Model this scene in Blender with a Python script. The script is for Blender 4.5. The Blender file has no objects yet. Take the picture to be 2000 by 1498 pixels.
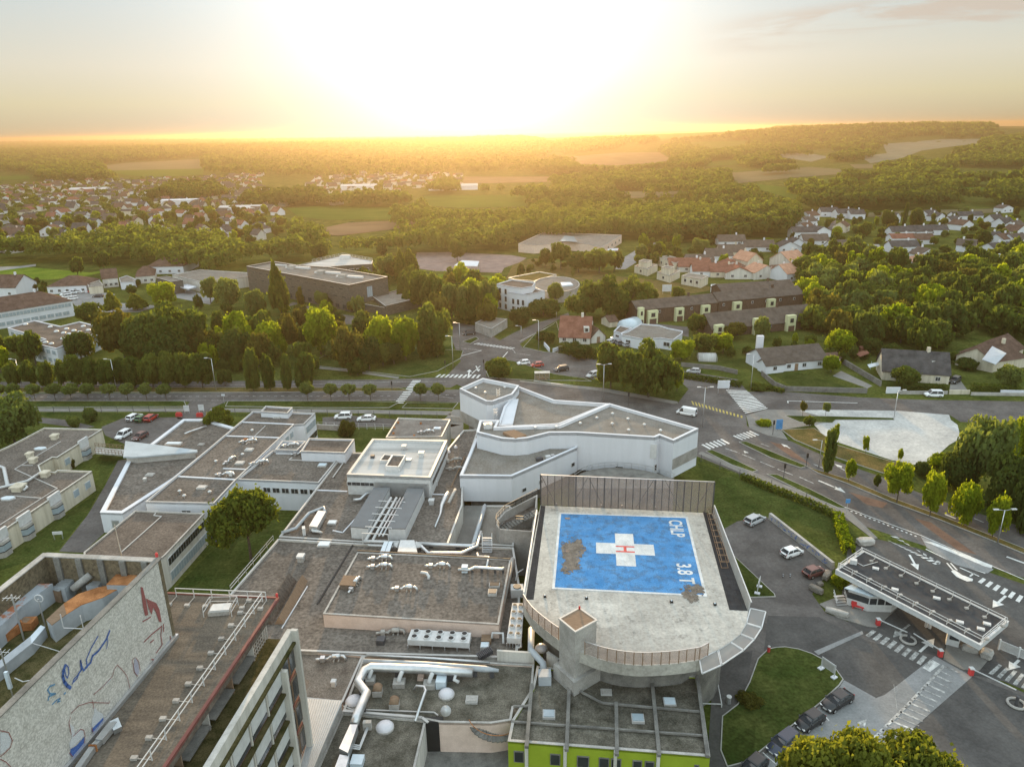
import bpy,bmesh,math,random
import numpy as np
from mathutils import Vector,Matrix
random.seed(7)
SC=bpy.context.scene
COL=SC.collection
# ------------------------------------------------------------------ camera
FPX,PITCH,RHO,CAMZ=1435.0,math.radians(19.0),-math.atan(0.017),68.0
_r0=Vector((1,0,0));_u0=Vector((0,math.sin(PITCH),math.cos(PITCH)))
CF=Vector((0,math.cos(PITCH),-math.sin(PITCH)))
CR=math.cos(RHO)*_r0+math.sin(RHO)*_u0
CU=-math.sin(RHO)*_r0+math.cos(RHO)*_u0
cd=bpy.data.cameras.new('camera');cam=bpy.data.objects.new('camera',cd);COL.objects.link(cam)
cd.sensor_width=36.0;cd.lens=FPX/2000*36.0;cd.clip_start=0.5;cd.clip_end=60000
cam.matrix_world=Matrix(((CR.x,CU.x,-CF.x,0),(CR.y,CU.y,-CF.y,0),(CR.z,CU.z,-CF.z,CAMZ),(0,0,0,1)))
SC.camera=cam
# ------------------------------------------------------------------ sky, sun, exposure
SUN_EL,SUN_AZ=math.radians(6.5),math.radians(-2.7)
world=bpy.data.worlds.new("World");SC.world=world;world.use_nodes=True
wn=world.node_tree;wn.nodes.clear()
sky=wn.nodes.new('ShaderNodeTexSky');sky.sky_type='NISHITA';sky.sun_disc=False
sky.sun_elevation=SUN_EL;sky.sun_rotation=SUN_AZ
sky.altitude=200;sky.air_density=1.0;sky.dust_density=1.6;sky.ozone_density=1.0
bg=wn.nodes.new('ShaderNodeBackground');bg.inputs[1].default_value=0.15
wo=wn.nodes.new('ShaderNodeOutputWorld')
def _vm(op,a,b=None,sc=None):
 n=wn.nodes.new('ShaderNodeVectorMath');n.operation=op
 for i,x in enumerate((a,b)):
  if x is None:continue
  if isinstance(x,tuple):n.inputs[i].default_value=x
  else:wn.links.new(x,n.inputs[i])
 if sc is not None:
  if isinstance(sc,(int,float)):n.inputs['Scale'].default_value=sc
  else:wn.links.new(sc,n.inputs['Scale'])
 return n
def _ma(op,a,b=0.0,clamp=False):
 n=wn.nodes.new('ShaderNodeMath');n.operation=op;n.use_clamp=clamp
 for i,x in enumerate((a,b)):
  if isinstance(x,(int,float)):n.inputs[i].default_value=x
  else:wn.links.new(x,n.inputs[i])
 return n.outputs[0]
SKY_A,SKY_UP=1.72,3.2  # sky lifted overhead and behind the camera, added to brighten the foreground
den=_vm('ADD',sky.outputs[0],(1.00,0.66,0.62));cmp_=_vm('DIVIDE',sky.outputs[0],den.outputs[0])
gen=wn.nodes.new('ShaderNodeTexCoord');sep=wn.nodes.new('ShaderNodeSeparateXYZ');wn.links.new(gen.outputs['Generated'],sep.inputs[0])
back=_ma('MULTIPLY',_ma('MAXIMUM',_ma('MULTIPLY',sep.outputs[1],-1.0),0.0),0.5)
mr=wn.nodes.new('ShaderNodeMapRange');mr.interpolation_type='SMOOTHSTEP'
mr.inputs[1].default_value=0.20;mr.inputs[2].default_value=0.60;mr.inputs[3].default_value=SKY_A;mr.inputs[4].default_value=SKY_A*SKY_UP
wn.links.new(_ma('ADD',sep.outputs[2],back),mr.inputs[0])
wr=wn.nodes.new('ShaderNodeValToRGB');we=wr.color_ramp.elements
we[0].position,we[0].color=0.0,(0.80,0.69,0.62,1);we[1].position,we[1].color=0.15,(0.90,0.97,1.0,1)
e_=we.new(0.035);e_.color=(1.0,0.90,0.68,1);e_=we.new(0.075);e_.color=(1.06,0.99,0.86,1);e_=we.new(0.6);e_.color=(1.34,1.0,0.90,1)
wn.links.new(sep.outputs[2],wr.inputs[0])
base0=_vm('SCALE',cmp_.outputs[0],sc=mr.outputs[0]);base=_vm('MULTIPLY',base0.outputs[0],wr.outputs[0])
mp=wn.nodes.new('ShaderNodeMapping');mp.inputs['Scale'].default_value=(5.0,5.0,42.0);mp.inputs['Rotation'].default_value=(0,math.radians(-7),0);wn.links.new(gen.outputs['Generated'],mp.inputs[0])
cn=wn.nodes.new('ShaderNodeTexNoise');cn.inputs['Scale'].default_value=1.0;cn.inputs['Detail'].default_value=9.0;cn.inputs['Roughness'].default_value=0.62;cn.inputs['Distortion'].default_value=0.4;wn.links.new(mp.outputs[0],cn.inputs['Vector'])
def _rng(src,a,b,c=0.0,d=1.0):
 n=wn.nodes.new('ShaderNodeMapRange');n.interpolation_type='SMOOTHSTEP';n.inputs[1].default_value,n.inputs[2].default_value,n.inputs[3].default_value,n.inputs[4].default_value=a,b,c,d;wn.links.new(src,n.inputs[0]);return n.outputs[0]
zt_=_ma('SUBTRACT',sep.outputs[2],_ma('MULTIPLY',sep.outputs[0],0.06))
cm=_ma('MULTIPLY',_ma('MULTIPLY',_rng(cn.outputs[0],0.40,0.56),_rng(sep.outputs[0],0.20,0.36)),_ma('MULTIPLY',_rng(zt_,0.060,0.076),_rng(zt_,0.112,0.096)))
cmx=wn.nodes.new('ShaderNodeMix');cmx.data_type='RGBA';wn.links.new(_ma('MULTIPLY',cm,0.85),cmx.inputs[0]);wn.links.new(base.outputs[0],cmx.inputs[6]);cmx.inputs[7].default_value=(1.45,1.24,1.02,1)
_gd=math.radians(9.0)
_sd=(math.sin(SUN_AZ)*math.cos(_gd),math.cos(SUN_AZ)*math.cos(_gd),math.sin(_gd))
dt=_vm('DOT_PRODUCT',gen.outputs['Generated'],_sd);dpos=_ma('MAXIMUM',dt.outputs['Value'],0.0)
gl=_ma('ADD',_ma('MULTIPLY',_ma('POWER',dpos,30.0),1.7),_ma('MULTIPLY',_ma('POWER',dpos,160.0),3.5))
glow=_vm('SCALE',(1.0,0.95,0.84),sc=gl)
tot=_vm('ADD',cmx.outputs[2],glow.outputs[0])
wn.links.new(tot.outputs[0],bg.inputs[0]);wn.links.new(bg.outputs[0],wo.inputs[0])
sd=bpy.data.lights.new('sun','SUN');sun=bpy.data.objects.new('sun',sd);COL.objects.link(sun)
sd.energy=3.4;sd.angle=math.radians(0.6);sd.color=(1.0,0.68,0.34)
_sv=Vector((math.sin(SUN_AZ)*math.cos(SUN_EL),math.cos(SUN_AZ)*math.cos(SUN_EL),math.sin(SUN_EL)))
sun.rotation_euler=_sv.to_track_quat('Z','Y').to_euler()
SC.view_settings.view_transform='Standard';SC.view_settings.look='None'
SC.view_settings.gamma=1.0;SC.view_settings.exposure=1.6
SC.cycles.use_denoising=True
SC.cycles.max_bounces=6;SC.cycles.diffuse_bounces=3;SC.cycles.glossy_bounces=2
SC.cycles.transmission_bounces=4;SC.cycles.transparent_max_bounces=8;SC.cycles.volume_bounces=1
SC.cycles.caustics_reflective=False;SC.cycles.caustics_refractive=False
# ------------------------------------------------------------------ pixel -> place (photo read at 2000 px)
def HT(x,y):
 h=0.0
 for cx,cy,sx,sy,a in HILLS:
  h+=a*math.exp(-((x-cx)/sx)**2-((y-cy)/sy)**2)
 d=math.hypot(x,y)
 k=min(1.0,max(0.0,(d-650)/500.0))
 return h*k*k*(3-2*k)
HILLS=[(1500,2900,900,500,50),(1500,1750,500,450,26),(900,4200,1500,700,25),(-900,3200,1500,700,12),(2600,4300,1500,900,40)]
def P(px,py,z=0.0):
 d=CF+(px-1000)/FPX*CR+(749-py)/FPX*CU
 t=(z-CAMZ)/d.z
 return Vector((d.x*t,d.y*t,z))
def PT(px,py,up=0.0):
 z=0.0
 for _ in range(14):
  d=CF+(px-1000)/FPX*CR+(749-py)/FPX*CU
  t=(z+up-CAMZ)/min(d.z,-1e-4)
  x,y=d.x*t,d.y*t
  z=0.5*z+0.5*HT(x,y)
 return Vector((x,y,HT(x,y)))
def PL(pts,z=0.0):return[P(a,b,z)for a,b in pts]
def PIX(p):
 v=Vector(p)-Vector((0,0,CAMZ));c=v.dot(CF)
 return 1000+FPX*v.dot(CR)/c,749-FPX*v.dot(CU)/c
def TOPH(bx,by,ty,zb=0.0):
 p=P(bx,by,zb);lo,hi=0.0,60.0
 for _ in range(30):
  m=(lo+hi)/2
  if PIX((p.x,p.y,zb+m))[1]>ty:lo=m
  else:hi=m
 return lo
 # ------------------------------------------------------------------ mesh collector
def ccw(xy):
 a=sum(xy[i][0]*xy[(i+1)%len(xy)][1]-xy[(i+1)%len(xy)][0]*xy[i][1]for i in range(len(xy)))
 return list(xy)if a>0 else list(reversed(xy))
def offset(xy,d):
 xy=ccw([(p[0],p[1])for p in xy]);n=len(xy);out=[]
 for i in range(n):
  p0,p1,p2=Vector(xy[i-1]),Vector(xy[i]),Vector(xy[(i+1)%n])
  a=(p1-p0).normalized();b=(p2-p1).normalized()
  na,nb=Vector((-a.y,a.x)),Vector((-b.y,b.x))
  m=na+nb
  if m.length<1e-4:m=na
  m.normalize();k=d/max(0.35,m.dot(na))
  out.append((p1.x+m.x*k,p1.y+m.y*k))
 return out
class MB:
 def __init__(s):s.v=[];s.f=[];s.m=[]
 def add(s,vs,fs,mi=0):
  b=len(s.v);s.v+=[tuple(v)for v in vs];s.f+=[tuple(b+i for i in f)for f in fs];s.m+=[mi]*len(fs);return s
 def poly(s,pts,mi=0):return s.add(pts,[tuple(range(len(pts)))],mi)
 def prism(s,xy,z0,z1,mi=0,top=True,bot=False,mt=None):
  xy=ccw([(p[0],p[1])for p in xy]);n=len(xy)
  s.add([(x,y,z0)for x,y in xy]+[(x,y,z1)for x,y in xy],[(i,(i+1)%n,n+(i+1)%n,n+i)for i in range(n)],mi)
  if top:s.poly([(x,y,z1)for x,y in xy],mi if mt is None else mt)
  if bot:s.poly([(x,y,z0)for x,y in reversed(xy)],mi)
  return s
 def ring(s,xy,t,z0,z1,mi=0,out=0.0):
  a=offset(xy,-out)if out else ccw([(p[0],p[1])for p in xy]);b=offset(xy,t);n=len(a)
  vs=[(x,y,z1)for x,y in a]+[(x,y,z1)for x,y in b]+[(x,y,z0)for x,y in a]+[(x,y,z0)for x,y in b]
  fs=[]
  for i in range(n):
   j=(i+1)%n
   fs+=[(i,j,n+j,n+i),(2*n+i,2*n+j,j,i),(n+i,n+j,3*n+j,3*n+i),(3*n+i,3*n+j,2*n+j,2*n+i)]
  return s.add(vs,fs,mi)
 def box(s,c,size,rz=0.0,mi=0):
  x,y,z=size[0]/2,size[1]/2,size[2]/2;cs,sn=math.cos(rz),math.sin(rz)
  vs=[(c[0]+a*x*cs-b*y*sn,c[1]+a*x*sn+b*y*cs,c[2]+d*z)for d in(-1,1)for a,b in((-1,-1),(1,-1),(1,1),(-1,1))]
  return s.add(vs,[(3,2,1,0),(4,5,6,7),(0,1,5,4),(1,2,6,5),(2,3,7,6),(3,0,4,7)],mi)
 def bar(s,a,b,w,h,mi=0):
  a,b=Vector(a),Vector(b);d=b-a;L=d.length
  if L<1e-6:return s
  d/=L;up=Vector((0,0,1))if abs(d.z)<0.95 else Vector((0,1,0))
  x=d.cross(up).normalized();y=x.cross(d)
  vs=[p+x*(i*w/2)+y*(j*h/2)for p in(a,b)for i,j in((-1,-1),(1,-1),(1,1),(-1,1))]
  return s.add(vs,[(0,1,2,3),(7,6,5,4),(0,4,5,1),(1,5,6,2),(2,6,7,3),(3,7,4,0)],mi)
 def wall(s,a,b,t,z0,z1,mi=0):
  a,b=Vector((a[0],a[1])),Vector((b[0],b[1]));d=(b-a).normalized();n=Vector((-d.y,d.x))*t/2
  return s.prism([a+n,a-n,b-n,b+n],z0,z1,mi,True,True)
 def tube(s,pts,r,n=8,mi=0,cap=True):
  pts=[Vector(p)for p in pts];rs=r if isinstance(r,(list,tuple))else[r]*len(pts);rings=[]
  ref=None
  for i,p in enumerate(pts):
   d=((pts[i]-pts[i-1]).normalized()if i else Vector())+((pts[i+1]-pts[i]).normalized()if i<len(pts)-1 else Vector())
   if d.length<1e-6:d=Vector((0,0,1))
   d.normalize()
   if ref is None:ref=Vector((0,0,1))if abs(d.z)<0.9 else Vector((1,0,0))
   x=ref.cross(d)
   if x.length<1e-3:x=Vector((0,1,0)).cross(d)
   x.normalize();y=d.cross(x);ref=ref-d*ref.dot(d)
   if ref.length<1e-3:ref=y
   rings.append([p+(x*math.cos(2*math.pi*k/n)+y*math.sin(2*math.pi*k/n))*rs[i]for k in range(n)])
  vs=[v for g in rings for v in g];fs=[]
  for i in range(len(rings)-1):
   fs+=[(i*n+k,i*n+(k+1)%n,(i+1)*n+(k+1)%n,(i+1)*n+k)for k in range(n)]
  if cap:fs+=[tuple(reversed(range(n))),tuple((len(rings)-1)*n+k for k in range(n))]
  return s.add(vs,fs,mi)
 def cyl(s,x,y,z0,z1,r,n=12,mi=0,r1=None):return s.tube([(x,y,z0),(x,y,z1)],[r,r if r1 is None else r1],n,mi)
 def dome(s,c,r,h,n=12,k=4,mi=0):
  vs=[];fs=[]
  for j in range(k):
   a=j/k*math.pi/2
   vs+=[(c[0]+r*math.cos(a)*math.cos(2*math.pi*i/n),c[1]+r*math.cos(a)*math.sin(2*math.pi*i/n),c[2]+h*math.sin(a))for i in range(n)]
  vs.append((c[0],c[1],c[2]+h))
  for j in range(k-1):fs+=[(j*n+i,j*n+(i+1)%n,(j+1)*n+(i+1)%n,(j+1)*n+i)for i in range(n)]
  fs+=[((k-1)*n+i,(k-1)*n+(i+1)%n,k*n)for i in range(n)]
  return s.add(vs,fs,mi)
ORG={}
def thing(name,label,cat,loc=(0,0,0),group=None):
 o=bpy.data.objects.new(name,None);COL.objects.link(o);o.location=loc;o.empty_display_size=0.5
 ORG[o.name]=Vector(loc);tag(o,label,cat,group);return o
def tag(o,label=None,cat=None,group=None,kind=None):
 if label:o['label']=label
 if cat:o['category']=cat
 if group:o['group']=group
 if kind:o['kind']=kind
 return o
def obj(name,mb,mats,parent=None,smooth=False,label=None,cat=None,group=None,kind=None,origin=None):
 org=Vector((0,0,0));p=parent
 if parent is not None:org=ORG[parent.name]
 elif origin is not None:org=Vector(origin)
 me=bpy.data.meshes.new(name)
 me.from_pydata([(v[0]-org.x,v[1]-org.y,v[2]-org.z)for v in mb.v],[],mb.f)
 ms=mats if isinstance(mats,(list,tuple))else[mats]
 for m in ms:me.materials.append(m)
 if len(ms)>1:me.polygons.foreach_set('material_index',mb.m)
 if smooth:me.polygons.foreach_set('use_smooth',[True]*len(me.polygons))
 me.update()
 o=bpy.data.objects.new(name,me);COL.objects.link(o)
 if parent is not None:o.parent=parent
 elif origin is not None:o.location=org
 ORG[o.name]=org;tag(o,label,cat,group,kind);return o
def structure(name,mb,mats):return obj(name,mb,mats,kind='structure')
KIDS={}
def copy_tree(o,parent=None):
 if not KIDS:
  pass
 c=o.copy();COL.objects.link(c);ORG[c.name]=ORG.get(o.name,Vector())
 if parent is not None:c.parent=parent
 for k in KIDS.get(o.name,()):copy_tree(k,c)
 return c
def remember(o):
 ks=[c for c in COL.objects if c.parent==o]
 KIDS[o.name]=ks
 for k in ks:remember(k)
 # ------------------------------------------------------------------ materials
MATS={}
def mat(name,col,rough=0.8,var=0.15,scale=0.6,col2=None,spec=0.3,metal=0.0,bump=0.0,detail=5.0,band=(0.3,0.7),fine=0.0,streak=None,seams=None,patches=0.0):
 m=bpy.data.materials.new(name);m.use_nodes=True;nt=m.node_tree;b=nt.nodes['Principled BSDF']
 b.inputs['Roughness'].default_value=rough;b.inputs['Metallic'].default_value=metal;b.inputs['Specular IOR Level'].default_value=0.0 if(rough>=0.8 and metal==0)else spec
 if var or col2:
  g=nt.nodes.new('ShaderNodeNewGeometry');n=nt.nodes.new('ShaderNodeTexNoise')
  n.inputs['Scale'].default_value=scale;n.inputs['Detail'].default_value=detail;n.inputs['Roughness'].default_value=0.62
  src=g.outputs['Position']
  if streak:
   mp=nt.nodes.new('ShaderNodeMapping');mp.inputs['Scale'].default_value=streak;nt.links.new(src,mp.inputs[0]);src=mp.outputs[0]
  nt.links.new(src,n.inputs['Vector'])
  r=nt.nodes.new('ShaderNodeValToRGB');e=r.color_ramp.elements
  a=tuple(c*(1-var)for c in col);c2=col2 if col2 else tuple(min(1,c*(1+var))for c in col)
  e[0].position,e[1].position=band;e[0].color=(*a,1);e[1].color=(*c2,1)
  nt.links.new(n.outputs[0],r.inputs[0]);last=r.outputs[0]
  if fine:
   n2=nt.nodes.new('ShaderNodeTexNoise');n2.inputs['Scale'].default_value=scale*14;n2.inputs['Detail'].default_value=3
   nt.links.new(g.outputs['Position'],n2.inputs['Vector'])
   mr=nt.nodes.new('ShaderNodeMapRange');mr.inputs[1].default_value=0.3;mr.inputs[2].default_value=0.7;mr.inputs[3].default_value=1-fine;mr.inputs[4].default_value=1+fine
   nt.links.new(n2.outputs[0],mr.inputs[0])
   mx=nt.nodes.new('ShaderNodeMix');mx.data_type='RGBA';mx.blend_type='MULTIPLY';mx.inputs[0].default_value=1
   nt.links.new(last,mx.inputs[6]);nt.links.new(mr.outputs[0],mx.inputs[7]);last=mx.outputs[2]
  def mul(last,src):
   mx=nt.nodes.new('ShaderNodeMix');mx.data_type='RGBA';mx.blend_type='MULTIPLY';mx.inputs[0].default_value=1
   nt.links.new(last,mx.inputs[6]);nt.links.new(src,mx.inputs[7]);return mx.outputs[2]
  if seams:
   mp=nt.nodes.new('ShaderNodeMapping');mp.inputs['Rotation'].default_value[2]=seams[3];nt.links.new(g.outputs['Position'],mp.inputs[0])
   br=nt.nodes.new('ShaderNodeTexBrick');br.inputs['Scale'].default_value=1.0;br.inputs['Brick Width'].default_value=seams[0];br.inputs['Row Height'].default_value=seams[1];br.inputs['Mortar Size'].default_value=0.035;br.inputs['Mortar Smooth'].default_value=0.6
   q=1-seams[2];br.inputs['Color1'].default_value=(1.06,1.06,1.06,1);br.inputs['Color2'].default_value=(0.94,0.94,0.94,1);br.inputs['Mortar'].default_value=(q,q,q,1);nt.links.new(mp.outputs[0],br.inputs['Vector']);last=mul(last,br.outputs[0])
  if patches:
   vo=nt.nodes.new('ShaderNodeTexVoronoi');vo.inputs['Scale'].default_value=0.075;nt.links.new(g.outputs['Position'],vo.inputs['Vector']);sp=nt.nodes.new('ShaderNodeSeparateColor');nt.links.new(vo.outputs['Color'],sp.inputs[0])
   mr=nt.nodes.new('ShaderNodeMapRange');mr.inputs[3].default_value=1-patches;mr.inputs[4].default_value=1+patches;nt.links.new(sp.outputs[0],mr.inputs[0]);last=mul(last,mr.outputs[0])
   n3=nt.nodes.new('ShaderNodeTexNoise');n3.inputs['Scale'].default_value=0.9;n3.inputs['Detail'].default_value=8;n3.inputs['Roughness'].default_value=0.75;nt.links.new(g.outputs['Position'],n3.inputs['Vector'])
   m3=nt.nodes.new('ShaderNodeMapRange');m3.inputs[1].default_value=0.35;m3.inputs[2].default_value=0.65;m3.inputs[3].default_value=1-patches*1.3;m3.inputs[4].default_value=1+patches;nt.links.new(n3.outputs[0],m3.inputs[0]);last=mul(last,m3.outputs[0])
  nt.links.new(last,b.inputs['Base Color'])
  if bump:
   bp=nt.nodes.new('ShaderNodeBump');bp.inputs['Strength'].default_value=bump;bp.inputs['Distance'].default_value=0.1
   nt.links.new(n.outputs[0],bp.inputs['Height']);nt.links.new(bp.outputs[0],b.inputs['Normal'])
 else:b.inputs['Base Color'].default_value=(*col,1)
 MATS[name]=m;return m
def leafmat(name,col,col2,trans=0.45,var=0.35):
 m=bpy.data.materials.new(name);m.use_nodes=True;nt=m.node_tree;nt.nodes.clear()
 at=nt.nodes.new('ShaderNodeAttribute');at.attribute_name='tone'
 oi=nt.nodes.new('ShaderNodeObjectInfo')
 ad=nt.nodes.new('ShaderNodeMath');ad.operation='MULTIPLY_ADD';ad.inputs[1].default_value=0.5
 nt.links.new(oi.outputs['Random'],ad.inputs[0])
 md=nt.nodes.new('ShaderNodeMath');md.operation='MULTIPLY';md.inputs[1].default_value=0.5;nt.links.new(at.outputs['Fac'],md.inputs[0]);nt.links.new(md.outputs[0],ad.inputs[2])
 r=nt.nodes.new('ShaderNodeValToRGB');e=r.color_ramp.elements;e[0].position=0.1;e[1].position=0.9
 e[0].color=(*col,1);e[1].color=(*col2,1);nt.links.new(ad.outputs[0],r.inputs[0])
 df=nt.nodes.new('ShaderNodeBsdfDiffuse');tr=nt.nodes.new('ShaderNodeBsdfTranslucent');mx=nt.nodes.new('ShaderNodeMixShader');mx.inputs[0].default_value=trans
 hs=nt.nodes.new('ShaderNodeMix');hs.data_type='RGBA';hs.blend_type='MULTIPLY';hs.inputs[0].default_value=1;hs.inputs[7].default_value=(1.75,1.78,0.8,1)
 nt.links.new(r.outputs[0],hs.inputs[6]);nt.links.new(r.outputs[0],df.inputs[0]);nt.links.new(hs.outputs[2],tr.inputs[0])
 o=nt.nodes.new('ShaderNodeOutputMaterial');nt.links.new(df.outputs[0],mx.inputs[1]);nt.links.new(tr.outputs[0],mx.inputs[2]);nt.links.new(mx.outputs[0],o.inputs[0])
 MATS[name]=m;return m
def glassmat(name,tint=(0.6,0.62,0.62),clear=0.6,rough=0.05):
 m=bpy.data.materials.new(name);m.use_nodes=True;nt=m.node_tree;nt.nodes.clear()
 t=nt.nodes.new('ShaderNodeBsdfTransparent');t.inputs[0].default_value=(*[0.55+0.45*c for c in tint],1)
 p=nt.nodes.new('ShaderNodeBsdfPrincipled');p.inputs['Base Color'].default_value=(*tint,1);p.inputs['Roughness'].default_value=rough
 x=nt.nodes.new('ShaderNodeMixShader');x.inputs[0].default_value=1-clear
 o=nt.nodes.new('ShaderNodeOutputMaterial');nt.links.new(t.outputs[0],x.inputs[1]);nt.links.new(p.outputs[0],x.inputs[2]);nt.links.new(x.outputs[0],o.inputs[0])
 MATS[name]=m;return m
M=type('M',(),{})
M.grass=mat('grass',(0.050,0.078,0.018),0.95,0.35,0.12,(0.105,0.115,0.030),fine=0.35,spec=0.1,patches=0.14)
M.lawn=mat('lawn',(0.036,0.062,0.014),0.95,0.25,0.18,(0.078,0.088,0.026),fine=0.3,spec=0.1,patches=0.16)
M.drygrass=mat('dry_grass',(0.10,0.10,0.035),0.95,0.3,0.3,(0.17,0.12,0.05),fine=0.3,spec=0.1)
M.asphalt=mat('asphalt',(0.115,0.105,0.10),0.85,0.22,0.15,(0.155,0.143,0.135),fine=0.12,spec=0.25,patches=0.09)
M.asphalt_dark=mat('asphalt_dark',(0.085,0.082,0.08),0.85,0.2,0.2,(0.115,0.11,0.105),fine=0.12,patches=0.08)
M.asphalt_light=mat('asphalt_light',(0.22,0.225,0.225),0.85,0.15,0.25,(0.27,0.27,0.27),fine=0.1,patches=0.06)
M.asphalt_red=mat('asphalt_red',(0.16,0.105,0.08),0.85,0.25,0.3,fine=0.1)
M.pave=mat('paving',(0.21,0.20,0.185),0.9,0.15,0.4,fine=0.1)
M.kerb=mat('kerb_stone',(0.33,0.32,0.30),0.9,0.15,0.8)
M.gravel=mat('gravel',(0.40,0.405,0.40),0.95,0.2,0.12,(0.52,0.515,0.495),fine=0.14,patches=0.07)
M.paint=mat('road_paint',(0.62,0.62,0.60),0.7,0.25,1.5,(0.72,0.72,0.7),fine=0.2,patches=0.12)
M.paint_worn=mat('worn_road_paint',(0.30,0.29,0.28),0.8,0.35,1.8,(0.55,0.55,0.53),fine=0.3,patches=0.2)
M.yellow=mat('yellow_paint',(0.45,0.36,0.12),0.8,0.3,1.5,fine=0.2)
M.white=mat('white_render',(0.565,0.58,0.615),0.82,0.0,0.5,(0.62,0.635,0.675),fine=0.03,streak=(1.1,1.1,0.1),band=(0.25,0.6))
M.offwhite=mat('off_white_render',(0.46,0.44,0.40),0.85,0.12,0.5,(0.57,0.55,0.51),fine=0.05,streak=(2.2,2.2,0.16),band=(0.28,0.6))
M.cream=mat('cream_render',(0.46,0.41,0.32),0.85,0.12,0.5,(0.58,0.53,0.43),fine=0.06,streak=(2.0,2.0,0.18),band=(0.28,0.6))
M.pinkrender=mat('pink_render',(0.60,0.47,0.40),0.85,0.1,0.8,(0.66,0.53,0.46),fine=0.08)
M.concrete=mat('concrete',(0.36,0.345,0.32),0.9,0.2,0.4,(0.44,0.42,0.395),fine=0.12,bump=0.05,patches=0.10)
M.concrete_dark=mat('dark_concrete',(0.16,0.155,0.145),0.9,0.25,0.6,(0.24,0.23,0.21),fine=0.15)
M.deck=mat('helipad_concrete',(0.37,0.35,0.315),0.9,0.12,0.22,(0.50,0.48,0.435),fine=0.14,band=(0.3,0.72),seams=(5.0,5.0,0.10,0.1),patches=0.10)
M.roofdark=mat('roof_gravel_dark',(0.134,0.117,0.102),0.95,0.15,0.18,(0.168,0.148,0.130),fine=0.35,spec=0.1,seams=(7.0,1.05,0.16,0.08),patches=0.10)
M.roofbrown=mat('roof_felt_brown',(0.12,0.10,0.085),0.95,0.15,0.2,(0.165,0.138,0.117),fine=0.3,spec=0.1,seams=(6.0,1.05,0.16,0.5),patches=0.10)
M.roofgrey=mat('roof_gravel_grey',(0.20,0.178,0.152),0.95,0.15,0.3,(0.23,0.215,0.195),fine=0.22,spec=0.1,patches=0.05)
M.roofmoss=mat('roof_mossy',(0.085,0.08,0.062),0.95,0.3,0.5,(0.175,0.160,0.132),fine=0.35,spec=0.1,seams=(7.0,1.4,0.14,0.05),patches=0.16)
M.rooflight=mat('roof_membrane_pale',(0.40,0.39,0.37),0.8,0.25,0.15,(0.54,0.53,0.515),fine=0.05,streak=(0.25,2.2,1))
M.moss=mat('moss',(0.055,0.062,0.022),1.0,0.4,0.9,(0.12,0.10,0.05),fine=0.4,spec=0.05)
M.coping=mat('coping_metal',(0.42,0.41,0.395),0.55,0.08,0.8,spec=0.4)
M.metal=mat('galvanised_metal',(0.56,0.57,0.58),0.38,0.12,1.2,metal=0.75)
M.metalwhite=mat('white_painted_metal',(0.53,0.535,0.535),0.5,0.12,1.5)
M.darkmetal=mat('dark_metal',(0.07,0.07,0.075),0.5,0.15,1.5)
M.rust=mat('rusty_sheet',(0.30,0.12,0.05),0.8,0.35,0.8,(0.50,0.23,0.10),fine=0.2)
M.duct=mat('grey_blue_sheet',(0.34,0.37,0.40),0.5,0.2,0.5,(0.46,0.49,0.52))
M.grating=mat('dark_grating',(0.045,0.045,0.047),0.92,0.2,1.5,seams=(1.2,1.2,0.3,0.1))
M.black=mat('black',(0.02,0.02,0.02),0.6,0.1,2)
M.red=mat('red_paint',(0.50,0.05,0.05),0.5,0.15,1)
M.redtrim=mat('red_trim',(0.17,0.06,0.052),0.6,0.2,1)
M.blue=mat('pad_blue',(0.060,0.205,0.44),0.82,0.08,0.5,(0.12,0.30,0.56),fine=0.22,band=(0.28,0.78))
M.lime=mat('lime_render',(0.27,0.345,0.035),0.85,0.08,0.5)
M.wood=mat('weathered_wood',(0.23,0.16,0.11),0.85,0.2,1.5,streak=(1,6,1))
M.glassdark=mat('window_glass',(0.035,0.04,0.045),0.12,0.2,0.8,spec=0.6)
M.glassblue=mat('pale_glazing',(0.30,0.36,0.40),0.2,0.1,0.8,spec=0.6)
M.skylight=mat('skylight_plastic',(0.52,0.60,0.66),0.25,0.06,2,spec=0.5)
M.dome=mat('dome_plastic',(0.55,0.54,0.57),0.3,0.06,2,spec=0.5)
M.tilebrown=mat('brown_roof_tiles',(0.095,0.062,0.048),0.85,0.2,0.5,(0.145,0.098,0.078),fine=0.25)
M.tilered=mat('red_roof_tiles',(0.17,0.078,0.056),0.85,0.2,0.5,(0.235,0.115,0.085),fine=0.2)
M.tilegrey=mat('grey_roof_slates',(0.062,0.059,0.06),0.8,0.2,0.5,(0.10,0.094,0.093),fine=0.2)
M.tilepink=mat('orange_lit_tiles',(0.40,0.22,0.15),0.85,0.2,0.6,(0.50,0.29,0.20),fine=0.2)  # orange light on some roofs and the booth box, put into the colour
M.clad=mat('dark_timber_cladding',(0.085,0.08,0.068),0.85,0.3,0.7,(0.15,0.14,0.12),streak=(1,1,9))
M.bark=mat('bark',(0.10,0.08,0.06),0.95,0.3,3)
M.leaf=leafmat('leaves',(0.052,0.078,0.019),(0.115,0.138,0.034),0.5)
M.leafdark=leafmat('leaves_dark',(0.040,0.062,0.018),(0.088,0.108,0.029),0.45)
M.leaflime=leafmat('leaves_lime',(0.11,0.155,0.012),(0.24,0.27,0.022),0.55)
M.leafautumn=leafmat('leaves_autumn',(0.062,0.068,0.018),(0.125,0.112,0.028),0.45)
M.leafpale=leafmat('leaves_pale',(0.085,0.115,0.035),(0.16,0.185,0.06),0.45)
M.needle=leafmat('needles',(0.065,0.088,0.018),(0.165,0.175,0.03),0.48)
M.pane=glassmat('clear_panel',(0.62,0.54,0.50),0.82)
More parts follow.
